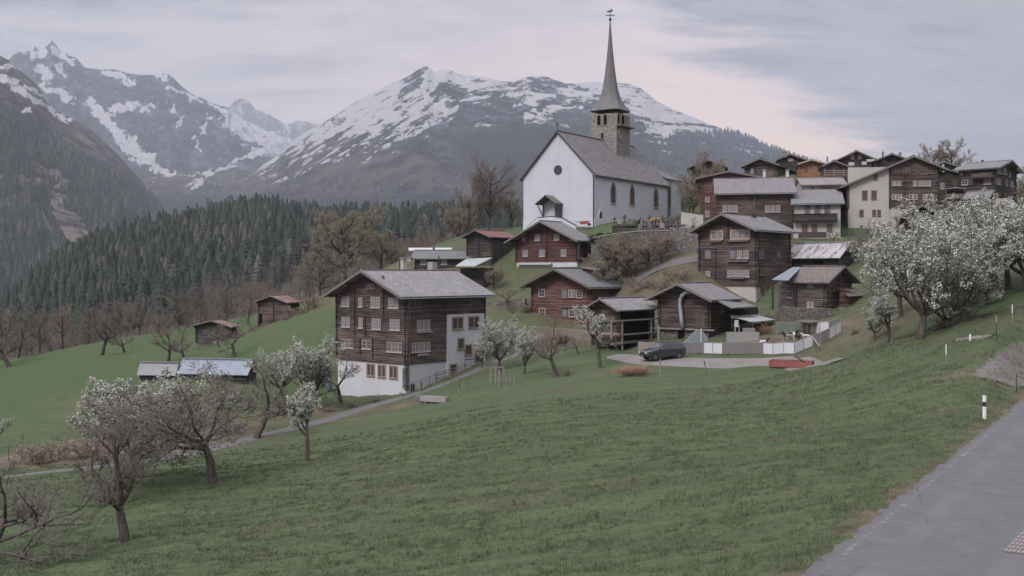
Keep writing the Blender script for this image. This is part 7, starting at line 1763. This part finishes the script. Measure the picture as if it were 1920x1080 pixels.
# drain set in cobbles at the lower right of the road
def rp(px, py): k = ZR / (-(py - HY) / F); return Vector(((px - 960) / F * k, k, ZR + .026))
a, b, c_, d_ = rp(1880, 1036), rp(1950, 1045), rp(2000, 960), rp(1926, 988)
t = empty('drain_grate', a, 'square iron drain grate set in cobbles at the lower right of the road', 'drain')
q = [a, b, c_, d_]
if (q[1] - q[0]).cross(q[2] - q[0]).z < 0: q.reverse()
mb = MB(); mb.slab(q, .02); mb.build('cobble_bed', mat("cobbles", (.115, .09, .085), .9), t)
mb = MB(); ux = (b - a); uy = (d_ - a)
for i in range(9):
    for j in range(8): mb.box(a + ux * (i + .5) / 9 + uy * (j + .5) / 8 + Vector((0, 0, .004)), ux * .038, uy * .042, (0, 0, .006))
mb.build('cobbles', mat("cobble_tops", (.26, .23, .23), .8), t)
# beehives / rubbish bin by the house, bench and bin
b = hit(*z5(622, 985)); t = empty('bin', b, 'small dark bin at the stone corner of the big log house', 'bin'); mb = MB(); mb.box(b + Vector((0, .1, .3)), (.22, 0, 0), (0, .2, 0), (0, 0, .35)); mb.build('body', m_bk, t); mb = MB(); mb.box(b + Vector((0, .1, .68)), (.25, 0, 0), (0, .23, 0), (0, 0, .03)); mb.build('lid', m_bk, t)
b = hit(617, 733); t = empty('barrel', b, 'blue plastic barrel left of the white house base', 'barrel'); mb = MB(); mb.lathe(b, [(.26, 0), (.3, .25), (.3, .6), (.26, .85)], 12); mb.build('body', mat("blue_plastic", (.10, .13, .22), .5), t); mb = MB(); mb.lathe(b + Vector((0, 0, .85)), [(.27, 0), (.27, .05)], 12); mb.build('lid', m_bk, t)
# ski lift masts on the far ridge are too small to count; leave the ridge plain

CL = [('shrub', 985, 545, 22, 130, 'brown shrub at the left wall of the red-brown log house'), ('shrub', 1240, 545, 34, 120, 'brown bramble on the bank above the red-brown house roof'), ('shrub', 1275, 528, 30, 121, 'brown bramble on the bank left of the tall dark house'), ('shrub', 1215, 565, 26, 118, 'bramble between the red-brown house and the duct barn'),
      ('rshrub', 1060, 605, 26, 113, 'reddish shrub under the windows of the red-brown house'), ('shrub', 1030, 612, 24, 113, 'pale brushy shrub left of the granary'), ('shrub', 1440, 590, 22, 108, 'bramble between the tall dark house and the small barn'), ('shrub', 1640, 470, 24, 128, 'brown shrub on the slope under the cream house'),
      ('shrub', 1700, 462, 30, 130, 'second brown shrub on the slope under the cream house'), ('linden2', 1742, 455, 52, 132, 'bare tree left of the dark shed gable'), ('shrub', 905, 520, 26, 142, 'brown shrub under the shed with the tilted metal roof'), ('linden2', 925, 535, 48, 138, 'bare reddish tree beside the tilted metal roof'),
      ('shrub', 1600, 620, 18, 90, 'low weeds outside the right corner of the pen'), ('ever', 1385, 596, 14, 110, 'green weeds behind the duct barn'), ('shrub', 760, 748, 10, 98, 'low weeds at the foot of the white house base'), ('shrub', 1065, 700, 14, 92, 'low weeds under the fan shaped bare tree'),
      ('linden2', 735, 470, 60, 190, 'budding tree left of the low cottage with pale roof panels'), ('linden2', 860, 470, 66, 185, 'budding tree behind the red roofed barn'), ('rshrub', 1250, 470, 24, 132, 'rust coloured shrub at the foot of the churchyard wall'), ('shrub', 1205, 540, 30, 123, 'thorny bush where the village lane starts')]
CL += [('bare3', 1290, 398, 44, 168, 'bare tree on the slope directly right of the church choir'), ('bare1', 1305, 440, 40, 136, 'bare tree behind the smooth grey wall of the graveyard'), ('bare2', 1500, 475, 34, 131, 'bare tree above the rust streaked sheet roof'), ('bare3', 1615, 480, 44, 124, 'bare tree on the slope right of the rust streaked roof'),
       ('bare1', 1650, 500, 48, 118, 'bare tree on the green slope left of the blossom belt'), ('bare3', 965, 575, 34, 128, 'bare tree left of the red-brown house on the lawn'), ('bare2', 1258, 560, 40, 116, 'bare tree between the red-brown house roof and the duct barn'), ('bare1', 900, 560, 40, 132, 'bare tree behind the right roof end of the big log house'),
       ('bare2', 1085, 660, 44, 104, 'bare tree under the left side of the granary'), ('bare3', 1640, 540, 40, 104, 'bare tree beside the rail fence near the barn annex')]
for i, (k, x, y, hh, d, lb) in enumerate(CL):
    if k in PR and PR[k][1]: place(k, x, y, hh, lb, d=d, rz=i * 1.1, wide=1.6 if 'shrub' in k or k == 'ever' else 1.2, cat='shrub' if k != 'linden2' else 'tree')
